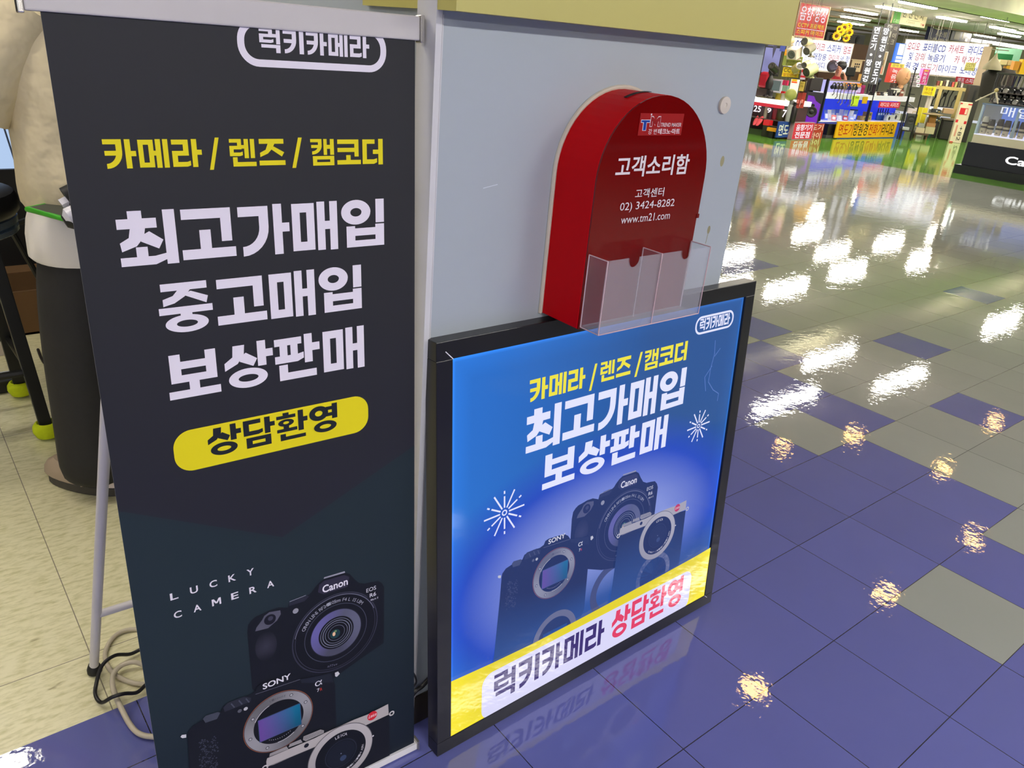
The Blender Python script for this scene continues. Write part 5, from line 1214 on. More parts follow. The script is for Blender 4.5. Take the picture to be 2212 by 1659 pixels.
mb = MB(); mb.ell(pw(.03,hz+.045,-.025), (.115,.115,.10), 16, 10); mb.build('hair', HAIR, seller, smooth=True)
mb = MB(); mb.loft([(pw(-.005,t,0), PS.a*a, PS.n*b_) for t, a, b_ in ((hz-.14,.06,.06),(hz-.21,.12,.10),(hz-.26,.20,.13),(hz-.40,.19,.15),(hz-.62,.19,.16),(hz-.72,.18,.16))], 24); mb.build('red_top', K((150,18,28), .8), seller, smooth=True)
for s_ in (-1,1):
    mb = MB(); mb.loft([(pw(s_*.125,t,.02), PS.a*a, PS.n*b_) for t, a, b_ in ((hz-.235,.075,.09),(hz-.30,.095,.135),(hz-.45,.09,.15),(hz-.66,.09,.16))], 16); mb.build('vest_panel', K((34,28,40), .8), seller, smooth=True)
for a, b_, e in ((7,8,9),(10,11,12)):
    va, vb, vc = Vector(V[a]), Vector(V[b_]), Vector(V[e]); mb = MB(); mb.tube([va, vb, vb+(vc-vb)*.75], [.075,.062,.05], 14); mb.build('sleeve', K((150,18,28), .8), seller, smooth=True)
for s_ in (-.038,.038):
    mb = MB(); mb.tube([pw(s_+.028*cos(a), hz+.005+.022*sin(a), .106) for a in [2*pi*k/12 for k in range(13)]], .004, 6); mb.build('glasses', K((40,30,30), .4), seller)
    mb = MB(); mb.ell(pw(s_,hz+.003,.094), (.012,.010,.008), 8, 6); mb.build('eye', mat('eye_dark', rgb(30,24,22)), seller, smooth=True)
mb = MB(); mb.ell(pw(0,hz-.03,.108), (.015,.018,.024), 8, 6); mb.build('nose', K((206,140,110), .5), seller, smooth=True)
mb = MB(); mb.ell(pw(0,hz-.072,.092), (.026,.012,.007), 8, 6); mb.build('mouth', mat('lips', rgb(160,96,88)), seller, smooth=True)
mb = MB(); mb.lathe(pw(-.135,hz+.02,.16), [(.02,-.03),(.10,-.02),(.125,.0),(.10,.014),(.05,.018)], 24, axis=PS.n + PS.a*-.5); top(mb.build('round_mirror', K((120,110,124), .15, .6), smooth=True), 'round dark tilted mirror in front of the seated seller', 'mirror')
ch_ = B('office_chair_back', (1827,145,1848,165), FC(20.2), .06, K((22,28,24), .7), 'black office chair backrest right of the seated seller', 'chair', bevel=.02)
mb = MB(); s0,t0,s1,t1 = FC(20.2).rect(1827,145,1848,165); mb.tube([FC(20.2).w((s0+s1)/2, t0-.001, -.03), FC(20.2).w((s0+s1)/2, .05, -.03)], .03, 8); part(ch_, mb, 'stem', K((22,28,24), .7))
mb = MB(); mb.lathe(FC(20.2).w((s0+s1)/2, .002, -.03), [(.26,0),(.26,.03),(.04,.05)], 5); part(ch_, mb, 'foot', K((22,28,24), .7))
bx = B('printed_carton', (1839,130,1861,155), FC(20.5), .3, K((206,182,140), .8), 'tan carton printed with six black squares right of the seated seller', 'carton')
P = FC(20.5); s0,t0,s1,t1 = P.rect(1839,130,1861,155); A = Art(P)
for i in range(3):
    for j in range(2): x_ = s0+(s1-s0)*(.30+.19*i); y_ = t0+(t1-t0)*(.36+.22*j); A.rect(x_, y_, x_+(s1-s0)*.13, y_+(t1-t0)*.15, rgb(34,26,24), .003)
A.build('print', ink('sign_ink'), bx)
mb = MB(); mb.pbox(P, s0-.02, t1+.001, s1+.06, t1+.015, -.32, .02); part(bx, mb, 'flap', K((214,192,152), .8))
B('tan_case', (1854,160,1863,176), FC(20.0), .08, K((196,150,70), .6), 'small tan case hanging right of the office chair', 'case')

# --- back shelf with speakers, sunflowers
bs = B('brown_back_shelf', (1776,92,1880,150), PX(10.6), .4, K((92,58,34), .6), 'brown wooden shelf wall behind the left white lightboard', 'shelf', zmin=0)
ZSH = max(v.co.z for v in bs.data.vertices) + bs.location.z + .001
for r_, lab in (((1786,70,1806,92),'left'),((1806,68,1836,92),'middle'),((1836,74,1868,98),'right')):
    o = B('stacked_speaker', r_, PX(10.62), .3, K((38,36,36), .5), 'black loudspeaker on top of the brown back shelf, the %s one' % lab, 'speaker', 'speakers on the brown back shelf', zmin=ZSH)
    P = PX(10.62); s0,t0,s1,t1 = P.rect(*r_); mb = MB(); mb.lathe(P.w((s0+s1)/2,(t0+t1)/2,.001), [((t1-t0)*.33,0),((t1-t0)*.35,.015),((t1-t0)*.2,.004),(.02,.02)], 20, axis=P.n); part(o, mb, 'woofer', K((24,24,24), .5))
PW1 = PX(9.9); PW1_TOP = PW1.rect(1707,88,1838,152)[3] + .02
PFL = PX(9.95)
vz = PFL.uv(1806,92)
vz = (vz[0], PW1_TOP + .03)
t = empty('sunflower_bunch', PFL.w(vz[0], vz[1], .02), 'bunch of artificial sunflowers above the left white lightboard', 'flowers')
mb = MB(); mb.lathe(PFL.w(vz[0], vz[1]-.005, .02), [(.05,0),(.07,.05),(.05,.12)], 14); part(t, mb, 'vase', K((206,206,210), .3))
for fx, fy, r_ in ((1814,59,.105),(1805,68,.105),(1797,77,.10),(1823,56,.09),(1825,70,.09),(1818,82,.09),(1803,62,.075)):
    c = PFL.w(*PFL.uv(fx,fy), .12); n_ = (CAM - c).normalized() + Vector((0,0,-.1)); n_.normalize(); a_ = n_.orthogonal().normalized(); b2_ = n_.cross(a_)
    mb = MB()
    for k in range(13):
        an = 2*pi*k/13; d_ = a_*cos(an) + b2_*sin(an); e_ = n_.cross(d_)
        mb.add([c + d_*r_*.35 - e_*r_*.16, c + d_*r_*.75 - e_*r_*.2 + n_*.01, c + d_*r_*1.05 - n_*.01, c + d_*r_*.75 + e_*r_*.2 + n_*.01, c + d_*r_*.35 + e_*r_*.16], [(0,1,2,3,4)])
    fl = part(t, mb, 'sunflower', K((244,186,8), .7))
    mb = MB(); mb.lathe(c - n_*.008, [(r_*.42,0),(r_*.40,.014),(r_*.15,.022)], 16, axis=n_); part(fl, mb, 'disc', K((96,56,14), .9))
    mb = MB(); mb.tube([c - n_*.01, PFL.w(vz[0], vz[1]+.115, .02)], .010, 6); part(fl, mb, 'stalk', K((96,120,40), .8))

# --- the two white lightboards
def textrow(A, P, s0, t1, w, h, row, cols):
    for st, x0, x1, c, bo in cols: A.text(st, s0+w*x0, t1-h*row[1], s0+w*x1, t1-h*row[0], rgb(*c), .006, off=bo)
def lightboard(P, r, label, rows):
    s0,t0,s1,t1 = P.rect(*r); w, h = s1-s0, t1-t0
    t = empty('white_lightboard', P.w((s0+s1)/2, t0, 0), label, 'light board')
    mb = MB(); mb.pbox(P, s0, t0, s1, t1, -.10, 0); mb.build('panel', emat('white_board_glow', (.97,.985,1), 1.5), t)
    mb = MB()
    for q in ((s0-.03,t0-.03,s1+.03,t0-.0005),(s0-.03,t1+.0005,s1+.03,t1+.02),(s0-.03,t0,s0-.0005,t1),(s1+.0005,t0,s1+.03,t1)): mb.pbox(P, *q, -.11, .004)
    mb.build('frame', K((196,186,170), .5), t)
    for x_ in (s0+w*.1, s1-w*.1): m3 = MB(); m3.tube([P.w(x_,t1,-.06), P.w(x_,ZC+.0115,-.06)], .006, 6); m3.build('hanging_wire', K((110,106,96), .4), t)
    A = Art(P)
    for row, cols in rows: textrow(A, P, s0, t1, w, h, row, cols)
    A.build('lettering', ink('board_letter_ink', emit=.75), t); return t
CR, BL = (214,52,74), (44,60,176)
lightboard(PW1, (1707,88,1838,152), 'left white glowing lightboard with red and blue lettering behind the security cameras',
    [((.07,.36),[('CCTV',.04,.22,BL,.012),('마이크',.31,.52,CR,.012),('스피커',.56,.79,BL,.012),('앰프',.84,.98,CR,.012)]),
     ((.42,.66),[('매장용',.36,.58,BL,.012),('마이크',.62,.80,CR,.012),('낸',.83,.88,BL,.012),('장',.92,.985,BL,.012)]), ((.72,.94),[('비디',.44,.58,BL,.012),('마이',.66,.82,CR,.012)])])
PW2 = PY(19.0)
lightboard(PW2, (1947,90,2127,163), 'right white glowing lightboard with rows of red and blue lettering facing the aisle',
    [((.07,.33),[('오디오',.04,.20,CR,.012),('포터블CD',.24,.52,BL,.012),('카세트',.56,.74,CR,.012),('라디오',.79,.97,BL,.012)]),
     ((.38,.62),[('및',.09,.14,BL,.012),('강의',.17,.29,CR,.008),('녹음기',.33,.54,BL,.012),('카',.66,.72,CR,.012),('탁',.75,.80,CR,.012),('전기',.82,.97,CR,.004)]),
     ((.68,.92),[('원',.08,.14,BL,.012),('경',.17,.24,BL,.012),('면도기',.28,.48,CR,.004),('마이크',.50,.72,BL,.006),('노래방',.76,.96,BL,.010)])])
sign('speaker_sign', (2063,167,2113,181), PY(18.92), (206,24,40), 'red strip sign with white lettering under the right white lightboard', texts=[('앰프 스피커',.10,.14,.92,.88,(250,236,240),.016)], emit=.6, depth=.05, hang=True)
for r_, P, lab in (((1693,8,1716,78),PX(9.70),'left'),((1722,10,1786,80),PX(9.70),'right')):
    tx = [('상',.35,.06,.95,.52,(252,226,240),.016),('트',.55,.58,.98,.70,(250,220,40),.012),('',.0,.755,1,.775,(252,226,240)),('크',.55,.80,.98,.94,(250,220,40),.012)] if lab == 'left' else \
         [('음향·영상',.05,.07,.96,.52,(252,226,240),.014),('CCTV 프로젝트',.05,.58,.96,.74,(250,220,40),.010),('',.03,.765,.97,.785,(252,226,240)),('스피커 마이크',.04,.80,.96,.95,(250,220,40),.010)]
    sign('audio_sign', r_, P, (218,26,34), 'red lit sign with white and yellow lettering above the lightboard, the %s one' % lab, texts=tx, emit=.85, frame=(196,160,120), depth=.12, fr=.035, hang=True)
B('sign_header_beam', (1718,-20,1768,10), PX(9.9), .2, K((176,166,126), .7), 'beige header beam above the red lit sign', 'beam')

# --- left counter facing the aisle, and its stock
PCF = PY(12.25)
cl = empty('sales_counter', (12.6, 8.7, 0), 'sales counter with a glowing white shelf at the corner of the electronics shop', 'counter')
zsh = PCF.rect(1632,214,1699,225); zA, zB = zsh[1], zsh[3]; yA, yB = 7.98, 10.1
mb = MB(); mb.box(12.27, yA, 0, 13.1, yB, .10); part(cl, mb, 'plinth', K((66,84,48), .7))
mb = MB(); mb.box(12.45, yA+.05, .101, 13.1, yB, zA-.001); part(cl, mb, 'body', K((62,36,40), .6))
mb = MB(); mb.box(12.25, yA, zA, 13.1, yB, zB); part(cl, mb, 'glowing_shelf', emat('white_shelf_glow', (1,.96,.88), 1.6))
mb = MB(); mb.box(12.24, yA+.02, zA-.055, 12.2495, yB, zA+.004); part(cl, mb, 'red_trim', emat('red_trim_glow', rgb(232,40,60), .8))
mb = MB(); mb.box(12.26, yA, .30, 12.449, yB, .315); part(cl, mb, 'lower_ledge', K((92,80,76), .5))
A = Art(PY(12.236)); s0 = PY(12.236).uv(1632,236)[0]
for st, xa, xb, ya, yb_ in (('25',1628,1644,228,242),('9',1657,1666,233,244),('7',1690,1699,237,254)):
    r_ = PY(12.236).rect(xa,ya,xb,yb_); A.text(st, r_[0], r_[1], r_[2], r_[3], rgb(255,244,250), 0, off=.04 if False else .02)
A.build('price_numbers', ink('lit_number_ink', emit=1.1), cl)
ztop = zB + .001
def px_y(px_, x_=12.5): return hit(px_, 210, 0, x_).y
def stock(name, px_, w, h, c, label, cat, x_=12.45, d=.12, z=None, emit=0, bevel=.006, group=None):
    y_ = px_y(px_, x_); z_ = ztop if z is None else z
    mb = MB(); mb.box(x_, y_-w/2, z_, x_+d, y_+w/2, z_+h)
    return top(mb.build(name, emat('glow_s_%02x%02x%02x' % tuple(c), rgb(*c), emit) if emit else K(c, .4), bevel=bevel), label, cat, group)
for n, (pa, w, c, lab) in enumerate(((1641,.12,(70,60,50),'first'),(1651,.12,(92,84,58),'second'),(1664,.15,(64,58,46),'third'))):
    y_ = px_y(pa, 12.3); mb = MB(); mb.box(12.27, y_-w/2, ztop, 12.40, y_+w/2, ztop+.02); o = top(mb.build('card_reader', K(c, .4), bevel=.004), 'flat dark gadget on the glowing shelf, %s from the left' % lab, 'gadget', 'flat gadgets on the glowing shelf')
    mb = MB(); mb.box(12.285, y_-w*.3, ztop+.0205, 12.385, y_+w*.3, ztop+.024); part(o, mb, 'screen', K((150,150,120), .2))
def lens_thing(px_, r_, h, c, label, name='small_tin', x_=12.36, cat='tin'):
    y_ = px_y(px_, x_); mb = MB(); mb.lathe((x_, y_, ztop), [(r_,0),(r_,h*.8),(r_*1.05,h*.82),(r_*1.05,h),(r_*.6,h+.002)], 20)
    return top(mb.build(name, K(c, .4), smooth=True), label, cat)
lens_thing(1683,.07,.11,(150,130,36),'olive yellow tin on the glowing shelf'); lens_thing(1692,.045,.12,(186,182,164),'pale grey tin on the glowing shelf right of the olive one')
mb = MB(); y_ = px_y(1703, 12.30); mb.ell((12.36, y_, ztop+.11), (.10,.11,.108), 20, 12); o = top(mb.build('yellow_green_ball', K((168,172,92), .6), smooth=True), 'yellow-green round ball at the right end of the glowing shelf', 'ball')
stock('red_toy', 1641, .22, .30, (186,30,50), 'small red toy robot at the left end of the glowing shelf', 'toy', z=ztop+.16, bevel=.05)
stock('black_box_stack', 1641, .26, .155, (64,50,46), 'dark box under the red toy on the glowing shelf', 'box')
o = stock('black_figure', 1656, .12, .16, (30,26,28), 'black figurine standing left of the tablet', 'figurine', x_=12.45, bevel=.04)
y_ = px_y(1656,12.51); mb = MB(); mb.lathe((12.51, y_, ztop+.161), [(.06,0),(.075,.10),(.05,.20),(.03,.24),(.055,.28),(.06,.34),(.03,.39)], 14); part(o, mb, 'upper_body', K((30,26,28), .4), smooth=True)
P = PY(12.75)
o = sign('tablet_display', (1663,174,1686,196), P, (120,140,134), 'tablet in a white stand showing a green-grey picture on the left counter', 'tablet', emit=.55, frame=(206,206,216), fr=.03, depth=.03, hang=True)
sign('pink_pack', (1689,173,1701,184), P, (206,40,90), 'pink pack right of the tablet display', 'pack', depth=.05, hang=True)
sign('green_pack', (1689,185,1701,197), PY(12.66), (132,166,142), 'sage green pack below the pink pack', 'pack', depth=.05, hang=True)
sign('hanging_placard', (1706,171,1724,203), PY(12.45), (255,240,214), 'bright lit placard with yellow and orange top on the left counter', 'placard', emit=1.25, depth=.02, texts=[('',.1,.0,.75,.14,(244,190,20)),('',.1,.15,.8,.26,(240,90,30)),('세일',.22,.03,.62,.12,(120,70,10),.0)])
sign('price_tag', (1727,176,1737,197), PY(12.40), (226,196,96), 'tall yellow price tag right of the bright placard', 'price tag', depth=.01, texts=[('특가',.2,.08,.8,.30,(120,84,30),.0),('판매',.2,.38,.8,.60,(120,84,30),.0)], hang=True)
for n, px_ in enumerate((1725,1734)):
    P = PY(12.32); r_ = P.rect(px_-4,200,px_+4,234); t = empty('hanging_pack', P.w((r_[0]+r_[2])/2, r_[1], 0), 'red hanging pack beside the purple speaker, the %s one' % ['left','right'][n], 'pack', 'red hanging packs')
    mb = MB(); mb.pbox(P, *r_, -.01, 0); part(t, mb, 'card', K((166,58,48), .5))
    mb = MB(); mb.pbox(P, r_[0]+.02, r_[1]+.08, r_[2]-.02, r_[3]-.12, .001, .03); part(t, mb, 'blister', K((206,120,110), .2), bevel=.008)
B('cylinder_speaker', (1698,200,1712,214), PY(12.42), .14, K((44,34,30), .5), 'dark brown cylindrical speaker box on the left counter', 'speaker', bevel=.03)
B('red_pack', (1686,197,1694,208), PY(12.44), .04, K((206,20,34), .5), 'bright red pack standing left of the dark brown speaker', 'pack')
B('grey_speaker_case', (1740,175,1752,196), FC(17.75), .2, K((190,176,140), .6), 'beige case behind the yellow price tag', 'case')
B('dark_amplifier_stack', (1751,168,1776,197), FC(17.35), .3, K((34,28,30), .6), 'stack of dark amplifiers behind the purple speaker', 'amplifier')
# below the shelf
zl = .316
for n, (px_, w, h, c, lab) in enumerate(((1648,.16,.42,(60,40,52),'dark purple'),(1656,.10,.40,(170,160,146),'pale grey'),(1667,.14,.40,(48,30,50),'plum'),(1677,.14,.34,(120,26,44),'dark red'),(1690,.20,.30,(60,54,34),'olive black'),(1707,.14,.38,(150,150,146),'grey silver'),(1716,.12,.36,(26,20,22),'black'))):
    y_ = hit(px_, 256, 0, 12.40).y; t = empty('thermos', (12.36, y_, zl), '%s bottle standing under the glowing shelf' % lab, 'bottle', 'bottles under the glowing shelf')
    mb = MB(); mb.lathe((12.345, y_, zl), [(w*.42,0),(w*.45,.01),(w*.45,h*.72),(w*.36,h*.80)], 18); part(t, mb, 'body', K(c, .3), smooth=True)
    mb = MB(); mb.lathe((12.345, y_, zl+h*.801), [(w*.34,0),(w*.34,h*.16),(w*.28,h*.19)], 16); part(t, mb, 'cap', K(tuple(int(v*.6) for v in c), .3), smooth=True)
for n, px_ in enumerate((1628,1635)):
    y_ = hit(px_, 272, 0, 12.2).y; mb = MB(); mb.loft([((12.2+.03*k, y_, .17+.045*k), Vector((.03,0,0)), Vector((0,r_,0))) for k, r_ in enumerate((.02,.05,.06,.055,.03))], 16)
    top(mb.build('pink_slipper', K((230,80,92), .6), smooth=True), 'pink slipper hanging at the foot of the counter, the %s one' % ['left','right'][n], 'slipper', 'pink slippers')
o = B('red_carton', (1648,259,1662,271), PY(12.15), .12, emat('red_carton_added_glow', rgb(232,16,26), .7), 'bright red carton on the black crate at the foot of the counter', 'carton', bevel=.01)  # carton given a glow of its own to look bright
B('dark_crate', (1646,271,1678,294), PY(12.16), .06, K((44,44,30), .7), 'dark olive crate standing on the floor left of the navy sign', 'crate', zmin=.002)
yt = B('yellow_tray', (1656,276,1677,284), PY(12.09), .05, K((232,158,16), .5), 'yellow tray on a black foot in front of the dark olive crate', 'tray')
r_ = PY(12.09).rect(1656,276,1677,284); mb = MB(); mb.pbox(PY(12.09), r_[0]+.06, .002, r_[2]-.06, r_[1]-.001, -.045, -.005); part(yt, mb, 'foot', K((26,26,20), .5))
B('brown_product_stack', (1637,254,1645,270), PY(12.35), .08, K((150,96,40), .5), 'small amber lamp hanging under the glowing shelf', 'lamp', bevel=.03)
# --- monitor and security cameras around the left lightboard
PM = FC(17.1)
mo = empty('monitor', PM.w(PM.uv(1664,160)[0], PM.uv(1664,160)[1], 0), 'monitor with a lavender picture at the left of the electronics shop', 'monitor')
r_ = PM.rect(1649,103,1684,158); mb = MB(); mb.pbox(PM, r_[0]-.03, r_[1]-.05, r_[2]+.03, r_[3]+.03, -.06, -.001); part(mo, mb, 'bezel', K((26,24,28), .4))
mb = MB(); mb.tube([PM.w((r_[0]+r_[2])/2, zB+.02, -.03), PM.w((r_[0]+r_[2])/2, r_[1]-.051, -.03)], .03, 10); part(mo, mb, 'stand', K((26,24,28), .4)); mb = MB(); mb.lathe(PM.w((r_[0]+r_[2])/2, zB+.001, -.03), [(.15,0),(.15,.015),(.04,.03)], 20); part(mo, mb, 'foot', K((26,24,28), .4))
A = Art(PM)
def scr(p):
    u = (p[0]-r_[0])/(r_[2]-r_[0]); v = (p[1]-r_[1])/(r_[3]-r_[1]); return tuple(Vector(rgb(150,150,208))*(.75+.3*sin(v*9+u*3)*.3 + .25*v))
A.grid(*r_, scr, 0, 8, 12); A.poly([(r_[0]+.16,r_[1]+.25),(r_[0]+.20,r_[1]+.48),(r_[0]+.17,r_[1]+.56),(r_[0]+.13,r_[1]+.46)], rgb(70,66,88), .003); A.rect(r_[0]+.26,r_[1]+.40,r_[0]+.36,r_[1]+.50, rgb(70,86,170), .003); A.rect(r_[0]+.03,r_[1]+.47,r_[0]+.18,r_[1]+.51, rgb(96,92,126), .003); A.build('screen', ink('screen_ink', emit=.85), mo)
sign('discount_sign', (1691,121,1733,143), FC(16.3), (172,184,84), 'olive green discount sign between the security cameras', texts=[('CCTV',.22,.06,.72,.36,(60,60,34),.0),('할인판매',.18,.44,.80,.68,(50,50,28),.006),('보안용품상담',.18,.76,.80,.92,(120,96,30),.0)], depth=.02, hang=True)
sign('discount_sign', (1690,146,1727,167), FC(16.15), (226,196,0), 'bright yellow discount sign below the olive green one', texts=[('CCTV',.06,.10,.86,.50,(40,38,20),.004),('할인판매',.06,.60,.86,.92,(176,84,10),.006)], depth=.02, frame=(60,56,30), fr=.012, hang=True)
sign('orange_card', (1695,107,1708,121), FC(16.45), (236,166,10), 'orange card left of the box-shaped security camera', 'card', texts=[('특가',.12,.12,.88,.44,(206,110,10),.0),('세일',.12,.55,.88,.9,(206,110,10),.0)], depth=.01, hang=True)
def cctv(a, b_, r_, c, label, D=16.0, boxy=False, base=None):
    P = FC(D); A0 = P.w(*P.uv(*a), .10); B0 = P.w(*P.uv(*b_), -.06); ax = (B0-A0)
    t = empty('security_camera', B0, label, 'security camera')
    mb = MB()
    if boxy:
        d = ax.normalized(); e = d.cross(Vector((0,0,1))).normalized(); u = e.cross(d); vs = [A0 + e*sx*r_*1.1 + u*sz*r_ for sx, sz in ((-1,-1),(1,-1),(1,1),(-1,1))] + [B0 + e*sx*r_*1.1 + u*sz*r_ for sx, sz in ((-1,-1),(1,-1),(1,1),(-1,1))]
        mb.add(vs, [(0,1,2,3),(4,7,6,5),(0,4,5,1),(1,5,6,2),(2,6,7,3),(3,7,4,0)])
    else: mb.tube([A0, A0+ax*.1, B0-ax*.08, B0], [r_*.92, r_, r_, r_*.7], 18)
    part(t, mb, 'housing', K(c, .4), smooth=not boxy)
    mb = MB(); mb.lathe(A0 - ax.normalized()*.001, [(r_*.85,-.02),(r_*.85,.004),(r_*.5,.006),(r_*.3,.001)], 18, axis=-ax); part(t, mb, 'lens', K((60,58,52) if not boxy else (74,80,70), .25))
    bs_ = P.w(*P.uv(*base), -.1) if base else B0 + Vector((0,0,-.14))
    mb = MB(); mb.tube([A0+ax*.7, A0+ax*.8+Vector((0,0,-r_*1.2)), bs_], r_*.30, 8); part(t, mb, 'bracket', K(tuple(int(v*.9) for v in c), .5), smooth=True)
    mb = MB(); mb.lathe(bs_ - Vector((0,0,.012)), [(r_*.8,0),(r_*.8,.02),(r_*.4,.03)], 16); part(t, mb, 'mount', K(c, .5))
BEI = (186,172,132)
cctv((1738,90),(1749,93),.075,BEI,'beige bullet security camera at the top of the left lightboard', base=(1744,108)); cctv((1742,111),(1756,101),.075,(128,122,106),'grey bullet security camera below the topmost one', base=(1752,122))
cctv((1710,118),(1722,110),.085,(196,184,164),'box-shaped pale security camera left of the grey bullet camera', boxy=True, base=(1722,128)); cctv((1742,156),(1762,146),.09,(190,182,138),'large beige security camera pointing down left above the dark stand', boxy=False, base=(1750,167))
cctv((1667,142),(1676,153),.07,(34,32,28),'black security camera on a beige foot in front of the monitor', base=(1673,160)); cctv((1727,142),(1716,150),.07,(190,170,112),'small beige security camera in front of the discount signs', base=(1720,158))
cctv((1700,88),(1710,86),.07,BEI,'beige dome security camera under the left red sign', base=(1706,97)); cctv((1737,141),(1746,137),.06,BEI,'beige security camera sideways right of the olive sign', base=(1748,146))
sign('red_white_placard', (1730,150,1741,172), FC(16.25), (240,214,214), 'white and red placard between the yellow sign and the large security camera', 'placard', texts=[('',.0,.0,1,.3,(226,40,50)),('',.0,.6,1,.8,(226,40,50)),('SALE',.05,.34,.95,.56,(220,50,60),.0)], depth=.02, emit=.7, hang=True)
B('dark_stand_cloth', (1744,163,1762,180), FC(17.6), .06, K((40,30,32), .8), 'dark cloth-covered stand below the large beige security camera', 'stand', zmin=.002)

# --- vertical LED boards in the middle
for k, (q, txt, lab) in enumerate((([(1890,56),(1907,57),(1874,180),(1856,176)], '면도기·망원경', 'left'), ([(1909,58),(1926,60),(1893,184),(1876,181)], '망원경·면도기', 'right'))):
    P = FC(17.85)
    u = [P.uv(*c) for c in q]; x0 = (u[0][0]+u[3][0])/2; x1 = (u[1][0]+u[2][0])/2; y1 = (u[0][1]+u[1][1])/2; y0 = (u[2][1]+u[3][1])/2
    t = empty('led_pillar_sign', P.w((x0+x1)/2, y0, 0), 'tall black LED sign with white glowing letters stacked vertically, the %s of the pair' % lab, 'sign')
    mb = MB(); mb.pbox(P, x0, y0, x1, y1, -.05, 0); part(t, mb, 'board', K((58,56,60), .4))
    mb = MB(); mb.tube([P.w(x1,y0,.004), P.w(x1,y1,.004)], .008, 6); part(t, mb, 'edge_rail', K((150,146,140), .3, .8))
    mb = MB(); mb.tube([P.w((x0+x1)/2,y1-.01,-.054), P.w((x0+x1)/2,ZC+.0115,-.054)], .01, 6); part(t, mb, 'hanging_rod', K((60,60,60), .4))
    A = Art(P); n = len(txt); hh = (y1-y0)/n
    for i, chh in enumerate(txt):
        yy = y1 - hh*(i+1); 
        if chh == '·': A.disc(((x0+x1)/2, yy+hh*.5), (x1-x0)*.16, (1,1,1), .006, n=16)
        else: A.text(chh, x0+(x1-x0)*.16, yy+hh*.10, x1-(x1-x0)*.16, yy+hh*.92, (1,1,1), .006, off=.030)
    A.build('lettering', ink('led_white', emit=1.3), t)
sign('dark_letter_board', (1902,51,1936,132), FC(18.6), (44,36,28), 'dark brown board with vertical pale lettering behind the LED signs', texts=[('마',.22,.02,.52,.16,(214,206,194),.006),('이',.22,.20,.52,.36,(214,206,194),.006),('크',.22,.40,.52,.54,(214,206,194),.006),('마',.64,.06,.86,.18,(168,160,140),.0),('이',.64,.24,.86,.38,(168,160,140),.0),('크',.64,.42,.86,.54,(168,160,140),.0),('카',.2,.64,.5,.78,(214,206,194),.006)], depth=.08, hang=True)
o = sign('photo_poster', (1896,112,1912,160), FC(18.3), (150,128,96), 'pale framed poster with brown picture below the dark letter board', 'poster', texts=[('',.3,.35,.8,.6,(84,66,44)),('',.1,.68,.85,.98,(214,120,108))], depth=.02, frame=(206,196,186), fr=.012, hang=True)
sign('cyan_sign', (1933,93,1953,136), PX(9.0), (20,120,246), 'bright cyan and white lit sign left of the right lightboard', texts=[('',.25,.03,.95,.60,(250,254,255)),('',.22,.66,.95,.80,(240,250,255)),('',.22,.84,.95,.98,(240,250,255))], emit=1.0, depth=.06, hang=True)
sign('lecture_sign', (1920,137,1949,179), PX(8.9), (232,66,44), 'red and yellow lit sign with lettering below the cyan sign', texts=[('',.0,.0,1,.21,(250,220,20)),('강의',.12,.03,.55,.18,(110,84,10),.004),('토',.66,.03,.92,.18,(110,84,10),.004),('녹',.2,.28,.62,.52,(255,238,226),.02),('음',.2,.56,.62,.80,(255,238,226),.02),('기',.2,.84,.62,.99,(255,238,226),.02)], emit=.95, depth=.06, hang=True)
sign('recorder_sign', (1990,150,2005,181), PX(8.2), (216,34,110), 'narrow magenta lit sign with white lettering in front of the right lightboard', texts=[('',.2,.02,.8,.14,(244,176,40)),('녹',.22,.20,.78,.42,(255,236,246),.01),('음',.22,.46,.78,.68,(255,236,246),.01),('기',.22,.72,.78,.96,(255,236,246),.01)], emit=.9, depth=.05, frame=(250,150,236), fr=.02, hang=True)
P = FC(20.55); c = P.w(*P.uv(1950,170), 0); t = empty('mannequin_head', c - Vector((0,0,.16)), 'tan mannequin head on the showcase in front of the right lightboard', 'mannequin')
mb = MB(); mb.ell(c + Vector((0,0,.04)), (.13,.15,.19), 20, 12); part(t, mb, 'head', K((190,140,100), .5), smooth=True)
mb = MB(); mb.lathe(Vector((c.x,c.y,zs1+.001)), [(.10,0),(.10,.02),(.05,.05),(.06,c.z-zs1-.08)], 18); part(t, mb, 'neck', K((190,140,100), .5), smooth=True)
mb = MB(); mb.ell(P.w(*P.uv(1962,163), .10), (.05,.03,.10), 14, 8); part(t, mb, 'ear', K((206,156,116), .5), smooth=True)
mb = MB(); mb.ell(P.w(*P.uv(1957,169), .14), (.02,.03,.02), 10, 6); part(t, mb, 'nose', K((190,140,100), .5), smooth=True)
for n, (yy, lab) in enumerate(((166,'top'),(175,'middle'),(184,'bottom'))):
    o = sign('device_box', (1967,yy-4,1988,yy+4), FC(20.6), (150,140,146), 'grey box with a device picture, %s of the three stacked by the magenta sign' % lab, 'box', texts=[('',.62,.1,.95,.9,(244,242,246)),('',.70,.3,.92,.7,(40,36,40)),('',.05,.2,.55,.5,(110,100,108))], depth=.2, group='grey device boxes')
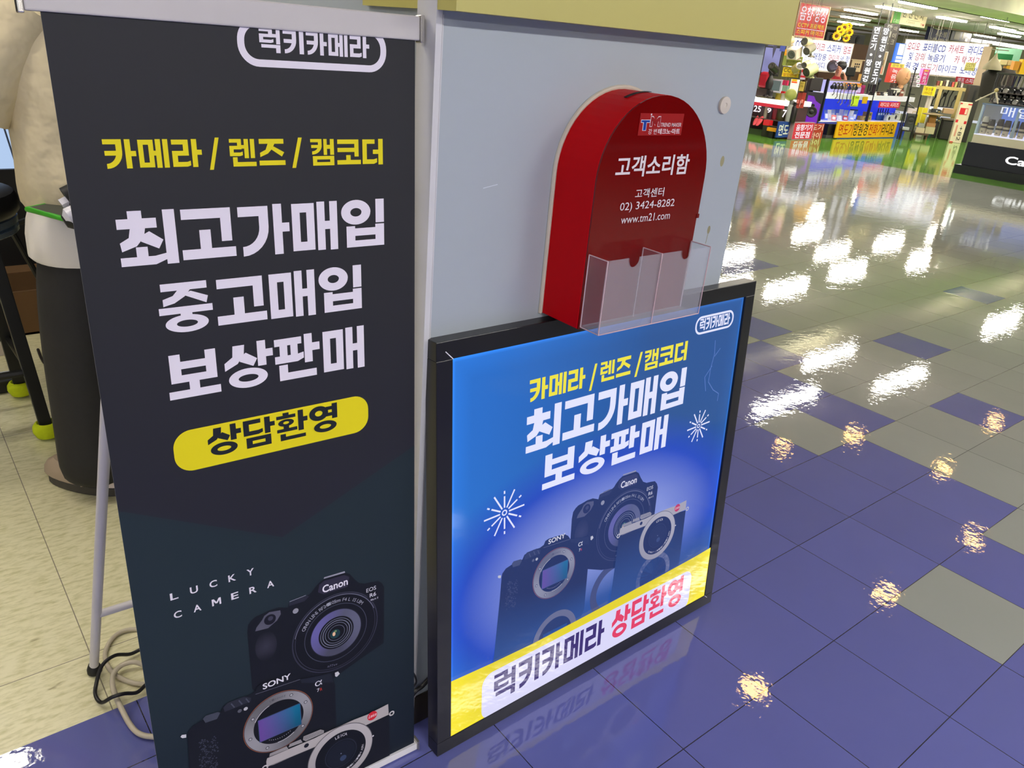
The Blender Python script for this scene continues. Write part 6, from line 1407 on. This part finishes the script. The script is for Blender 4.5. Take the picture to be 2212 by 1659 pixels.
# rows of small goods on the showcase top
g = random.Random(21)
for n, px_ in enumerate((1877,1882,1887,1892,1897)):
    x_ = hit(px_, 185, 1, 8.35).x; z_ = zs1+.001
    t = empty('microphone', (x_, 8.35, z_), 'black microphone standing upright on the showcase shelf, %s from the left' % ['first','second','third','fourth','fifth'][n], 'microphone', 'microphones on the showcase shelf')
    mb = MB(); mb.lathe((x_,8.35,z_), [(.05,0),(.05,.01),(.018,.02),(.016,.18),(.024,.24)], 14); part(t, mb, 'handle', K((24,26,34), .4), smooth=True)
    mb = MB(); mb.ell((x_,8.35,z_+.29), (.04,.04,.05), 14, 8); part(t, mb, 'mesh_head', K((60,66,84), .4, .5), smooth=True)
for n, px_ in enumerate((1880,1888,1896,1904,1912)):
    x_ = hit(px_, 205, 1, 8.1).x; mb = MB(); mb.lathe((x_, 8.1, zs1+.001), [(.05,0),(.052,.03),(.03,.05),(.045,.07),(.01,.075)], 14)
    top(mb.build('earphone_case', K([(30,28,28),(206,202,196),(86,54,36),(44,44,50),(214,210,204)][n], .35), smooth=True), '%s small earphone case at the front of the showcase shelf' % ['black','white','brown','charcoal','ivory'][n], 'case', 'earphone cases')
for n, px_ in enumerate((1916,1924,1932)):
    radio(px_, 8.12, zs1+.001, .30, .13 + .02*(n % 2), [(44,44,46),(196,192,186),(120,60,50),(52,60,74),(150,146,140)][n], '%s portable radio on the showcase shelf left of the yellow hiking sign' % ['black','off-white','brick brown','slate','grey'][n], 'radios on the showcase shelf')
    radio(px_+4, 8.335, zs1+.001, .30, .26, [(60,50,46),(76,74,78),(196,188,180),(36,36,40),(92,80,76)][n], '%s tall portable radio in the back row of the showcase shelf' % ['brown','grey','ivory','jet black','taupe'][n], 'radios on the showcase shelf')

# --- wire rack, easel and goods right of the showcase
P = FC(19.5)
rk = empty('wire_rack', P.w(P.uv(1958,296)[0], 0, 0), 'black wire rack standing on the floor at the right end of the showcase', 'rack')
def pt(px_, py_, z=0.0): return P.w(*P.uv(px_, py_), z)
fl = lambda v: Vector((v.x, v.y, .006))
rails = [((1979,146),(1938,298)),((1968,190),(1943,298)),((1990,205),(1968,298))]
for a, b_ in rails: mb = MB(); mb.tube([pt(*a), fl(pt(*b_))], .014, 6); part(rk, mb, 'upright', K((18,18,18), .4))
for a, b_ in (((1962,203),(1976,204)),((1957,219),(1974,232)),((1946,228),(1976,234))): mb = MB(); mb.tube([pt(*a), pt(*b_)], .009, 6); part(rk, mb, 'wire', K((18,18,18), .4))
sign('hiking_radio_sign', (1994,187,2020,206), FC(21.0), (240,206,0), 'yellow sign with black lettering on the white post', texts=[('등산용',.16,.12,.84,.48,(40,34,10),.004),('라디오',.16,.58,.84,.92,(40,34,10),.004)], depth=.02, frame=(206,196,120), fr=.012, hang=True)
pp = FC(21.1); r_ = pp.rect(1996,212,2007,262)
mb = MB(); mb.pbox(pp, r_[0], .001, r_[2], pp.uv(2010,192)[1], -.06, 0); top(mb.build('white_post', K((206,196,184), .5), bevel=.004), 'broad white post below the yellow hiking radio sign', 'post')
wt = empty('wooden_shelf_frame', FC(21.7).w(FC(21.7).uv(2050,240)[0], 0, 0), 'beige wooden shelf frame right of the white post', 'shelf')
P = FC(21.7); r_ = P.rect(2022,188,2088,195)
mb = MB(); mb.pbox(P, *r_, -.5, 0); part(wt, mb, 'top_plank', K((196,176,110), .6))
for px_ in (2026,2070): u = P.uv(px_,215)[0]; mb = MB(); mb.pbox(P, u-.04, 0.001, u+.04, r_[1]-.001, -.06, -.0); part(wt, mb, 'leg', K((196,176,110), .6))
r2 = P.rect(2010,234,2086,240); mb = MB(); mb.pbox(P, r2[0], r2[1], r2[2], r2[3], -.5, -.061); part(wt, mb, 'lower_shelf', emat('white_lit_shelf', (1,1,.96), 1.0))
g = random.Random(31)
for n in range(9):
    px_ = 2026 + n*6.6; z_ = r_[3] + .001; u = P.uv(px_, 190)[0]; c = [(130,60,50),(206,196,120),(80,60,50),(214,206,190),(60,60,64),(196,80,70),(180,170,110),(92,80,70),(200,196,190)][n]
    Q = Plane(P.w(u, z_+.002, -.25), P.a, Vector((0,0,1)))
    mb = MB(); mb.pbox(Q, -.024, 0, .024, .10 + .05*g.random(), -.10, .10); top(mb.build('cassette_case', K(c, .4), bevel=.004), '%s small case in the row on the beige wooden shelf, %s from the left' % (['brick','straw','brown','cream','charcoal','coral','khaki','umber','white'][n], ['first','second','third','fourth','fifth','sixth','seventh','eighth','ninth'][n]), 'case', 'small cases on the wooden shelf')
for n, (px_, h) in enumerate(((2014,.22),(2022,.34),(2031,.26),(2040,.46),(2049,.40),(2057,.22))):
    u = P.uv(px_, 230)[0]; z_ = r2[3]+.001; b_ = P.w(u, z_, -.22); t = empty('desk_microphone', b_, 'black desk microphone under the beige shelf plank, %s from the left' % ['first','second','third','fourth','fifth','sixth'][n], 'microphone', 'desk microphones under the wooden shelf')
    mb = MB(); mb.lathe(b_, [(.07,0),(.07,.02),(.02,.03)], 16); part(t, mb, 'foot', K((26,26,28), .4))
    mb = MB(); mb.tube([b_+Vector((0,0,.03)), b_+Vector((0,0,h*.6)), b_+P.a*.04+Vector((0,0,h))], .014, 8); part(t, mb, 'gooseneck', K((26,26,28), .4), smooth=True)
    mb = MB(); mb.ell(b_+P.a*.05+Vector((0,0,h+.02)), (.035,.035,.05), 12, 8); part(t, mb, 'capsule', K((40,40,42), .5), smooth=True)
B('tan_carton', (2038,235,2062,246), FC(21.4), .25, K((190,158,116), .8), 'tan carton on the dark drawer stack by the white post', 'carton')
for n, yy in enumerate((240,250,259)):
    o = sign('tool_case', (2014,yy-4,2032,yy+4), FC(21.3), (46,48,46), 'dark grey tool case, %s of the stack beside the dark bin' % ['top','middle','bottom'][n], 'case', texts=[('',.45,.3,.62,.6,(206,206,206)),('',.75,.5,.9,.75,(190,170,90))], depth=.26, group='dark tool cases')
B('case_stand', (2013,264,2027,290), FC(21.32), .24, K((50,46,42), .7), 'dark stand carrying the stacked tool cases', 'stand', zmin=.002)
o = B('dark_bin', (2034,260,2062,296), FC(21.0), .45, K((48,46,40), .7), 'big dark grey bin on the green floor left of the tall white carton', 'bin', zmin=.002, bevel=.02)
P = FC(21.0); r_ = P.rect(2034,260,2062,296); mb = MB(); mb.pbox(P, r_[0]-.02, r_[3]+.001, r_[2]+.02, r_[3]+.03, -.47, .02); part(o, mb, 'rim', K((96,86,70), .6))
B('green_bin', (2004,266,2014,294), FC(21.0), .25, K((20,92,66), .6), 'dark green bin between the wooden chair and the dark bin', 'bin', zmin=.002)
# tan standing sign (white and yellow) behind the suitcase-like speaker
sign('white_yellow_board', (1958,232,1980,262), FC(20.9), (222,208,200), 'white board with yellow right half standing behind the black portable speaker', 'board', depth=.02, hang=True)
sign('yellow_board', (1979,232,2000,272), FC(20.85), (206,190,24), 'yellow price board right of the white board', 'board', texts=[('',.45,.0,.5,1,(230,220,140))], depth=.02, hang=True)
o = B('portable_speaker', (1957,246,1979,276), FC(19.85), .22, K((56,60,58), .6), 'black portable speaker standing on the low trolley on the green floor', 'speaker', zmin=.20)
P = FC(19.85); r_ = P.rect(1957,246,1979,276); mb = MB(); mb.lathe(P.w((r_[0]+r_[2])/2, (.20+r_[3])/2+.04, .001), [(.09,0),(.09,.01),(.05,.004),(.02,.012)], 20, axis=P.n); part(o, mb, 'cone', K((30,30,30), .5))
mb = MB(); mb.tube([P.w(r_[2]-.10,r_[3],-.1), P.w(r_[2]-.10,r_[3]+.05,-.1), P.w(r_[2]-.02,r_[3]+.05,-.1), P.w(r_[2]-.02,r_[3],-.1)], .008, 6); part(o, mb, 'handle', K((196,170,120), .4, .6))
tr = empty('low_trolley', P.w((r_[0]+r_[2])/2, 0, -.1), 'low dark trolley under the black portable speaker', 'trolley')
mb = MB(); mb.pbox(P, r_[0]-.05, .16, r_[2]+.03, .198, -.30, .02); part(tr, mb, 'deck', K((52,46,40), .6))
for a in (r_[0]-.02, r_[2]+.00):
    for z_ in (-.26,-.02): mb = MB(); mb.tube([P.w(a,.001,z_), P.w(a,.159,z_)], .016, 8); part(tr, mb, 'leg', K((40,36,32), .5))
sign('silver_tray', (1950,275,1964,281), FC(19.6), (176,178,184), 'small silver device lying in front of the black portable speaker', 'device', depth=.12)
wc_ = empty('wooden_chair', FC(20.35).w(FC(20.35).uv(1991,290)[0], 0, 0), 'low wooden chair loaded with boxes left of the green bin', 'chair')
P = FC(20.35); r_ = P.rect(1974,288,2007,292); mb = MB(); mb.pbox(P, r_[0], r_[1], r_[2], r_[3], -.4, 0); part(wc_, mb, 'seat', K((76,56,38), .6))
for a in (r_[0]+.03, r_[2]-.03):
    for z_ in (-.36,-.03): mb = MB(); mb.tube([P.w(a,.001,z_), P.w(a,r_[1]-.001,z_)], .018, 8); part(wc_, mb, 'leg', K((96,64,38), .6))
zc_ = r_[3]+.001; u_ = r_[0]
for n, (a, b_, h, c, lab, z0_) in enumerate(((.02,.20,.11,(196,180,146),'cream',0),(.21,.40,.15,(176,166,130),'khaki',0),(.05,.17,.09,(150,150,140),'grey',.112),(.21,.39,.08,(170,120,74),'tan',.152),(.23,.37,.16,(140,90,30),'amber brown',.234))):
    mb = MB(); mb.pbox(P, u_+a, zc_+z0_, u_+b_, zc_+z0_+h, -.30, -.05); top(mb.build('chair_box', K(c, .7), bevel=.004), '%s box piled on the low wooden chair' % lab, 'box', 'boxes piled on the wooden chair')
mb = MB(); mb.lathe(P.w(u_+.30, zc_+.396, -.17), [(.22,0),(.235,.012),(.16,.03),(.02,.036)], 22); top(mb.build('straw_hat', K((120,104,74), .9), smooth=True), 'flat brown lid-like hat on top of the boxes on the wooden chair', 'hat')

# --- navy hanging sign, shop name plate, right hand side
sign('air_conditioner_sign', (2008,52,2052,90), PX(10.3), (34,36,78), 'navy hanging sign with an oval logo and pale lettering above the right lightboard', texts=[('시스템',.30,.40,.84,.72,(206,196,166),.006),('냉난방기',.14,.80,1.0,1.06,(206,196,166),.006)], depth=.10, hang=True)
P = PX(10.28); u = P.uv(2028,57); A = Art(P); A.disc(u, .42, rgb(206,196,166), .01, ry=.085); A.text('SAMSUNG', u[0]-.30, u[1]-.035, u[0]+.30, u[1]+.035, rgb(60,60,96), .016, off=.01)
A.build('oval_logo', ink('sign_ink'), [o for o in COL.objects if o.name.startswith('air_conditioner_sign')][0])
sign('air_conditioner_poster', (2056,57,2100,90), PX(10.29), (72,70,74), 'grey picture panel on the right part of the navy hanging sign', 'poster', texts=[('',.15,.05,.42,.9,(150,140,120)),('',.72,.1,.84,.25,(196,190,176)),('',.72,.4,.84,.6,(196,190,176)),('',.72,.75,.84,.95,(196,190,176)),('',.55,.1,.58,.8,(206,190,120))], depth=.10, hang=True)
t = sign('shop_name_plate', (1930,13,2004,56), PX(8.6), (214,204,160), 'cream hanging shop name plate with a green left end', texts=[('',.0,.0,.21,1,(60,150,16)),('G-015',.03,.78,.19,.96,(206,226,176),.0),('한 진 전 자',.25,.24,.90,.62,(30,26,20),.004),('',.42,.71,.80,.725,(96,90,70)),('T. 3424-0225',.40,.78,.66,.88,(120,110,90),.0),('TM',.84,.80,.96,.92,(196,90,80),.01),('A동  3층',.27,.06,.46,.14,(150,140,110),.0)], depth=.04)
P = PX(8.6)
for px_ in (1948,1992): u = P.uv(px_, 12); mb = MB(); mb.tube([P.w(u[0], P.rect(1930,13,2004,56)[3], -.02), P.w(u[0], ZC+.011, -.02)], .006, 6); part(t, mb, 'hanger', K((90,84,70), .5))
sign('small_cctv_sign', (2084,135,2106,153), PY(18.4), (172,166,92), 'small khaki sign hanging in front of the right lightboard', texts=[('CCTV',.15,.10,.95,.52,(84,80,40),.0),('할인판매',.08,.62,.90,.94,(84,80,40),.0)], depth=.02, hang=True)
B('grey_pillar', (2113,100,2132,186), PY(18.9), .2, K((176,156,130), .6), 'beige wooden pillar at the right edge of the right lightboard', 'pillar')
sp2 = B('black_cabinet_speaker', (2086,184,2113,262), FC(20.9), .5, K((40,36,32), .5), 'large black speaker cabinet between the wooden shelf frame and the camera counter', 'speaker', zmin=.002)
P = FC(20.9); r_ = P.rect(2086,184,2113,262); mb = MB(); mb.pbox(P, r_[0]+.10, r_[3]-.32, r_[2]-.10, r_[3]-.10, .001, .006); part(sp2, mb, 'port', K((14,14,18), .4)); mb = MB(); mb.pbox(P, r_[0]+.10, r_[3]-.46, r_[2]-.10, r_[3]-.36, .001, .006); part(sp2, mb, 'badge', K((56,24,26), .4))
co = FC(15.6); mb = MB(); r_ = co.rect(2136,150,2192,178)
mb.loft([(co.w((r_[0]+r_[2])/2, t_, -.12), co.a*w__, co.n*.12, wob(int(t_*40), .06)) for t_, w__ in ((r_[1]-.25,.22),(r_[1],.25),(r_[3]-.08,.25),(r_[3],.18),(r_[3]+.02,.05))], 24)
top(mb.build('black_bag', K((34,28,20), .8), smooth=True), 'big black cloth bag hanging behind the camera counter', 'bag')
u = co.uv(2152,115); t = empty('hanging_scale', co.w(u[0], u[1]-.35, .05), 'grey cloth lampshade-like bag hanging from a wire above the black bag', 'bag')
mb = MB(); mb.loft([(co.w(u[0], u[1]-dz, .05), co.a*r__, co.n*r__) for dz, r__ in ((.0,.012),(.06,.03),(.12,.07),(.18,.12),(.22,.14),(.25,.14))], 18); part(t, mb, 'cloth', K((150,140,112), .8), smooth=True)
mb = MB(); mb.tube([co.w(u[0]-.10,u[1]+.05,.05), co.w(u[0]+.16,u[1]+.05,.05)], .008, 6); mb2 = MB(); mb2.tube([co.w(u[0],u[1],.05), co.w(u[0],ZC+.011,.05)], .005, 6); part(t, mb2, 'wire', K((150,144,130), .4)); part(t, mb, 'hook_bar', K((150,144,130), .4))
for r__, c, lab, nm in (((2160,129,2176,140),(214,190,146),'cream','left'),((2177,130,2188,141),(206,176,130),'tan','right'),((2174,142,2186,150),(206,150,40),'amber','lower')): B('back_carton', r__, FC(18.5), .3, K(c, .8), '%s carton on the far shelf behind the black bag, the %s one' % (lab, nm), 'carton', 'cartons on the far shelf')
for r__, c, lab in (((2190,132,2202,152),(196,130,30),'orange'),((2205,128,2222,162),(222,170,10),'yellow')): B('back_panel_box', r__, FC(17.6), .3, K(c, .7), 'tall %s box on the far shelf at the right edge' % lab, 'box')
B('far_shelf', (2156,151,2230,156), FC(18.6), .6, K((120,100,70), .7), 'far brown shelf behind the black bag carrying cartons', 'shelf')
pg = PX(15.8); sign('green_wall_panel', (2140,104,2206,132), FC(24), (140,190,160), 'pale green wall panel with a dark green strip far behind the black bag', 'panel', texts=[('',.0,.45,.75,1,(20,96,50))], depth=.05)
mb = MB(); a0, a1 = FC(25).w(*FC(25).uv(2098,86)), FC(25).w(*FC(25).uv(2230,106)); mb.tube([a0, a1], .045, 8); top(mb.build('long_light_strip', emat('far_strip_glow', (1,1,.95), 1.6)), 'long white light strip along the far wall at the right', 'light strip')
# ------------------------------------------------------------------ camera counter at the right edge
XC = 11.75; YL = hit(2058,372,2,0).y - .02
PCC = PY(XC)
cc = empty('camera_counter', (XC+.5, YL-1.2, 0), 'black counter with a glowing white brand name and a lit glass case of lenses', 'counter')
zb0 = PCC.uv(2090,345)[1]; zw0 = PCC.uv(2110,309)[1]; zw1 = PCC.uv(2110,291)[1]; zg = PCC.uv(2110,224)[1]
yE = YL - 2.6
mb = MB(); mb.box(XC-.05, yE, 0, XC+.9, YL, .13); part(cc, mb, 'plinth', K((24,26,24), .35))
mb = MB(); mb.box(XC+.02, yE, .1305, XC+.9, YL-.06, zw0-.001); part(cc, mb, 'front', K((14,14,17), .18))
mb = MB(); mb.box(XC+.03, yE, zw0, XC+.9, YL-.10, zw1); part(cc, mb, 'white_slab', K((200,192,170), .45))
mb = MB(); mb.box(XC+.03, yE, zw1+.0005, XC+.9, YL-.10, zw1+.012); part(cc, mb, 'lit_floor', emat('case_floor_glow', (.86,.84,1), .9))
mb = MB(); mb.box(XC+.86, yE, zw1+.013, XC+.89, YL-.10, zg-.02); part(cc, mb, 'lit_back', emat('case_back_glow', rgb(110,140,226), .85))
for y_ in (YL-.115, YL-.62, YL-1.5): mb = MB(); mb.box(XC+.04, y_-.018, zw1+.013, XC+.07, y_+.018, zg); part(cc, mb, 'glass_joint', K((176,196,214), .2))
mb = MB(); mb.box(XC+.03, yE, zg, XC+.9, YL-.09, zg+.022); part(cc, mb, 'top_glass', K((110,126,150), .1))
mb = MB(); mb.box(XC+.036, yE, zw1+.0135, XC+.039, YL-.12, zg-.001); part(cc, mb, 'front_glass', acrylic())
mb = MB(); mb.box(XC+.075, YL-.104, zw1+.0135, XC+.88, YL-.101, zg-.001); part(cc, mb, 'side_glass', acrylic())
A = Art(PY(XC+.015)); P = PY(XC+.015); r_ = P.rect(2170,335,2290,357)
u0 = P.uv(2171,348)[0]; h_ = .115; yb = P.uv(2190,357)[1]
A.text('Canon', u0, yb, u0+.66, yb+h_*1.0, (1,1,1), .003, off=.022); A.build('brand_lettering', ink('led_white', emit=1.3), cc)
A = Art(PY(XC+.034)); P = PY(XC+.034); r_ = P.rect(2162,229,2180,252)
A.text('매입', r_[0], r_[1], r_[0]+.42, r_[3], rgb(240,244,255), .002, off=.004); A.build('window_lettering', ink('glass_vinyl', emit=.9), cc)
# white telephoto lenses standing in the case
for n, (px_, h, c) in enumerate(((2123,.235,1),(2137,.205,0),(2156,.225,0),(2172,.215,0),(2190,.225,0),(2207,.22,0),(2226,.22,0))):
    y_ = hit(px_, 285, 0, XC+.22).y; b_ = Vector((XC+.22, y_, zw1+.0125))
    t = empty('telephoto_lens', b_, 'white telephoto lens standing in the lit glass case, %s from the left' % ['first','second','third','fourth','fifth','sixth','seventh'][n], 'lens', 'telephoto lenses in the glass case')
    WL = K((196,184,150), .4)
    mb = MB(); mb.lathe(b_, [(.036,0),(.042,.01),(.044,h*.34),(.046,h*.36)], 20); part(t, mb, 'barrel', WL, smooth=True)
    mb = MB(); mb.lathe(b_, [(.047,h*.362),(.048,h*.37),(.048,h*.47),(.047,h*.478)], 20); part(t, mb, 'rubber_ring', K((44,42,40), .6), smooth=True)
    mb = MB(); mb.lathe(b_, [(.046,h*.48),(.047,h*.60),(.046,h*.61)], 20); part(t, mb, 'barrel', WL, smooth=True)
    mb = MB(); mb.lathe(b_, [(.047,h*.612),(.048,h*.62),(.047,h*.72)], 20); part(t, mb, 'rubber_ring', K((60,48,40), .6), smooth=True)
    mb = MB(); mb.lathe(b_, [(.047,h*.722),(.048,h*.76),(.040,h*1.02),(.034,h*1.06)], 20); part(t, mb, 'hood', K((206,200,186) if c else (58,50,44), .5), smooth=True)
    mb = MB(); mb.pbox(PY(b_.x-.0445, b_.y), -.012, b_.z+h*.13, .012, b_.z+h*.17, .0, .002); part(t, mb, 'badge', K((60,54,50), .5))
# cameras, straps and a folding stand on top of the glass
zt = zg + .023
st = empty('folding_stand', (XC+.2, hit(2146,210,0,XC+.2).y, zt), 'small white folding stand on top of the glass case', 'stand')
y_ = hit(2148,210,0,XC+.2).y
for dy, dx in ((.23,-.05),(-.10,-.06),(.0,.14)): mb = MB(); mb.tube([(XC+.2,y_,zt+.17),(XC+.2+dx,y_+dy,zt+.006)], .010, 8); part(st, mb, 'leg', K((206,196,170), .4))
mb = MB(); mb.ell((XC+.2,y_,zt+.185), (.03,.03,.03), 12, 8); part(st, mb, 'joint', K((190,170,110), .4), smooth=True)
g = random.Random(41)
nm = ['first','second','third','fourth','fifth','sixth','seventh','eighth','ninth','tenth','eleventh','twelfth']
for n in range(10):
    px_ = 2158 + (n % 5)*14; row = n // 5; x_ = XC + .30 + .26*row; y_ = hit(px_, 212, 0, x_).y; z_ = zt + (.0 if row == 0 else .14)
    c = [(34,34,38),(26,26,28),(60,54,50),(40,40,46),(30,28,28),(70,66,66),(28,28,32),(44,38,36),(36,36,40),(52,50,54)][n]
    if row == 1:
        mb = MB(); mb.box(x_-.06, y_-.075, zt+.001, x_+.06, y_+.075, z_); top(mb.build('riser_box', K((60,54,50), .6)), 'grey riser box under the back row camera, %s from the left' % nm[n-5], 'box', 'riser boxes on the glass case')
    t = empty('compact_camera', (x_, y_, z_), 'camera in the %s row on the glass case, %s from the left' % (('front','back')[row], nm[n % 5]), 'camera', 'cameras on top of the glass case')
    mb = MB(); mb.box(x_-.035, y_-.065, z_+.001, x_+.035, y_+.065, z_+.088); part(t, mb, 'body', K(c, .45), bevel=.008)
    mb = MB(); mb.box(x_-.03, y_-.022, z_+.0885, x_+.03, y_+.022, z_+.115); part(t, mb, 'viewfinder', K(c, .45), bevel=.006)
    mb = MB(); mb.lathe((x_-.0355, y_, z_+.045), [(.038,0),(.038,.045),(.034,.05),(.02,.044)], 18, axis=(-1,0,0)); part(t, mb, 'lens', K((150,146,140) if n % 3 == 0 else (24,24,28), .3), smooth=True)
    mb = MB(); mb.tube([(x_,y_-.066,z_+.08),(x_-.05,y_-.09,z_+.03),(x_-.09,y_-.05,z_+.012),(x_-.08,y_+.05,z_+.012),(x_-.05,y_+.09,z_+.03),(x_,y_+.066,z_+.08)], .007, 6); part(t, mb, 'strap', K((92,84,80), .7), smooth=True)
# camera accessories hanging behind: straps on a rail
rl = empty('strap_rail', (XC+.85, YL-1.1, zt), 'rail of camera straps hanging behind the cameras on the glass case', 'rail')
y0_, y1_ = hit(2150,170,0,XC+.85).y, yE
zr_ = hit(2180,160,0,XC+.85).z
mb = MB(); mb.tube([(XC+.85,y0_,zr_),(XC+.85,y1_,zr_)], .012, 8); part(rl, mb, 'bar', K((60,60,60), .4))
for y_ in (y0_-.02, y1_+.02): mb = MB(); mb.tube([(XC+.85,y_,zt),(XC+.85,y_,zr_-.001)], .012, 8); part(rl, mb, 'upright', K((60,60,60), .4))
for n in range(16):
    y_ = y0_ - .07 - n*.085; ln = .18 + .22*g.random(); c = [(40,38,40),(120,110,100),(60,44,44),(26,28,60),(150,146,140),(34,34,36),(92,64,60)][n % 7]
    mb = MB(); mb.tube([(XC+.84,y_-.025,zr_-.02),(XC+.82,y_-.035,zr_-ln*.6),(XC+.82,y_,zr_-ln),(XC+.82,y_+.035,zr_-ln*.55),(XC+.84,y_+.025,zr_-.02)], .014, 6); part(rl, mb, 'strap', K(c, .7), smooth=True)
# tall white carton standing left of the counter
p_ = hit(2064,300,2,0); PT = FC(20.4)
r_ = PT.rect(2064,220,2090,302)
tc_ = empty('tall_carton', PT.w((r_[0]+r_[2])/2, 0, -.1), 'tall white carton with red labels standing left of the camera counter', 'carton')
mb = MB(); mb.pbox(PT, r_[0], .001, r_[2], r_[3], -.22, 0); part(tc_, mb, 'body', K((214,200,172), .7), bevel=.004)
A = Art(PT); w_, h_ = r_[2]-r_[0], r_[3]
for x0,y0,x1,y1 in ((.12,.70,.78,.86),(.02,.50,.22,.57),(.74,.48,.96,.55),(.0,.95,.18,.98),(.66,.94,1,.97),(.0,.005,.3,.03)): A.rect(r_[0]+w_*x0, h_*y0, r_[0]+w_*x1, h_*y1, rgb(196,28,40), .003)
A.rect(r_[0]+w_*.56, h_*.715, r_[0]+w_*.74, h_*.845, rgb(226,190,170), .005); A.rect(r_[0]+w_*.20, h_*.16, r_[0]+w_*.34, h_*.44, rgb(206,140,120), .003)
vs, fs, asp = text_tris('+82', .0)
A.tri([(r_[0]+w_*(.50+.30*v), h_*(.42-.36*u)) for u, v in vs], fs, rgb(40,34,30), .004)
A.build('labels', ink('sign_ink'), tc_)
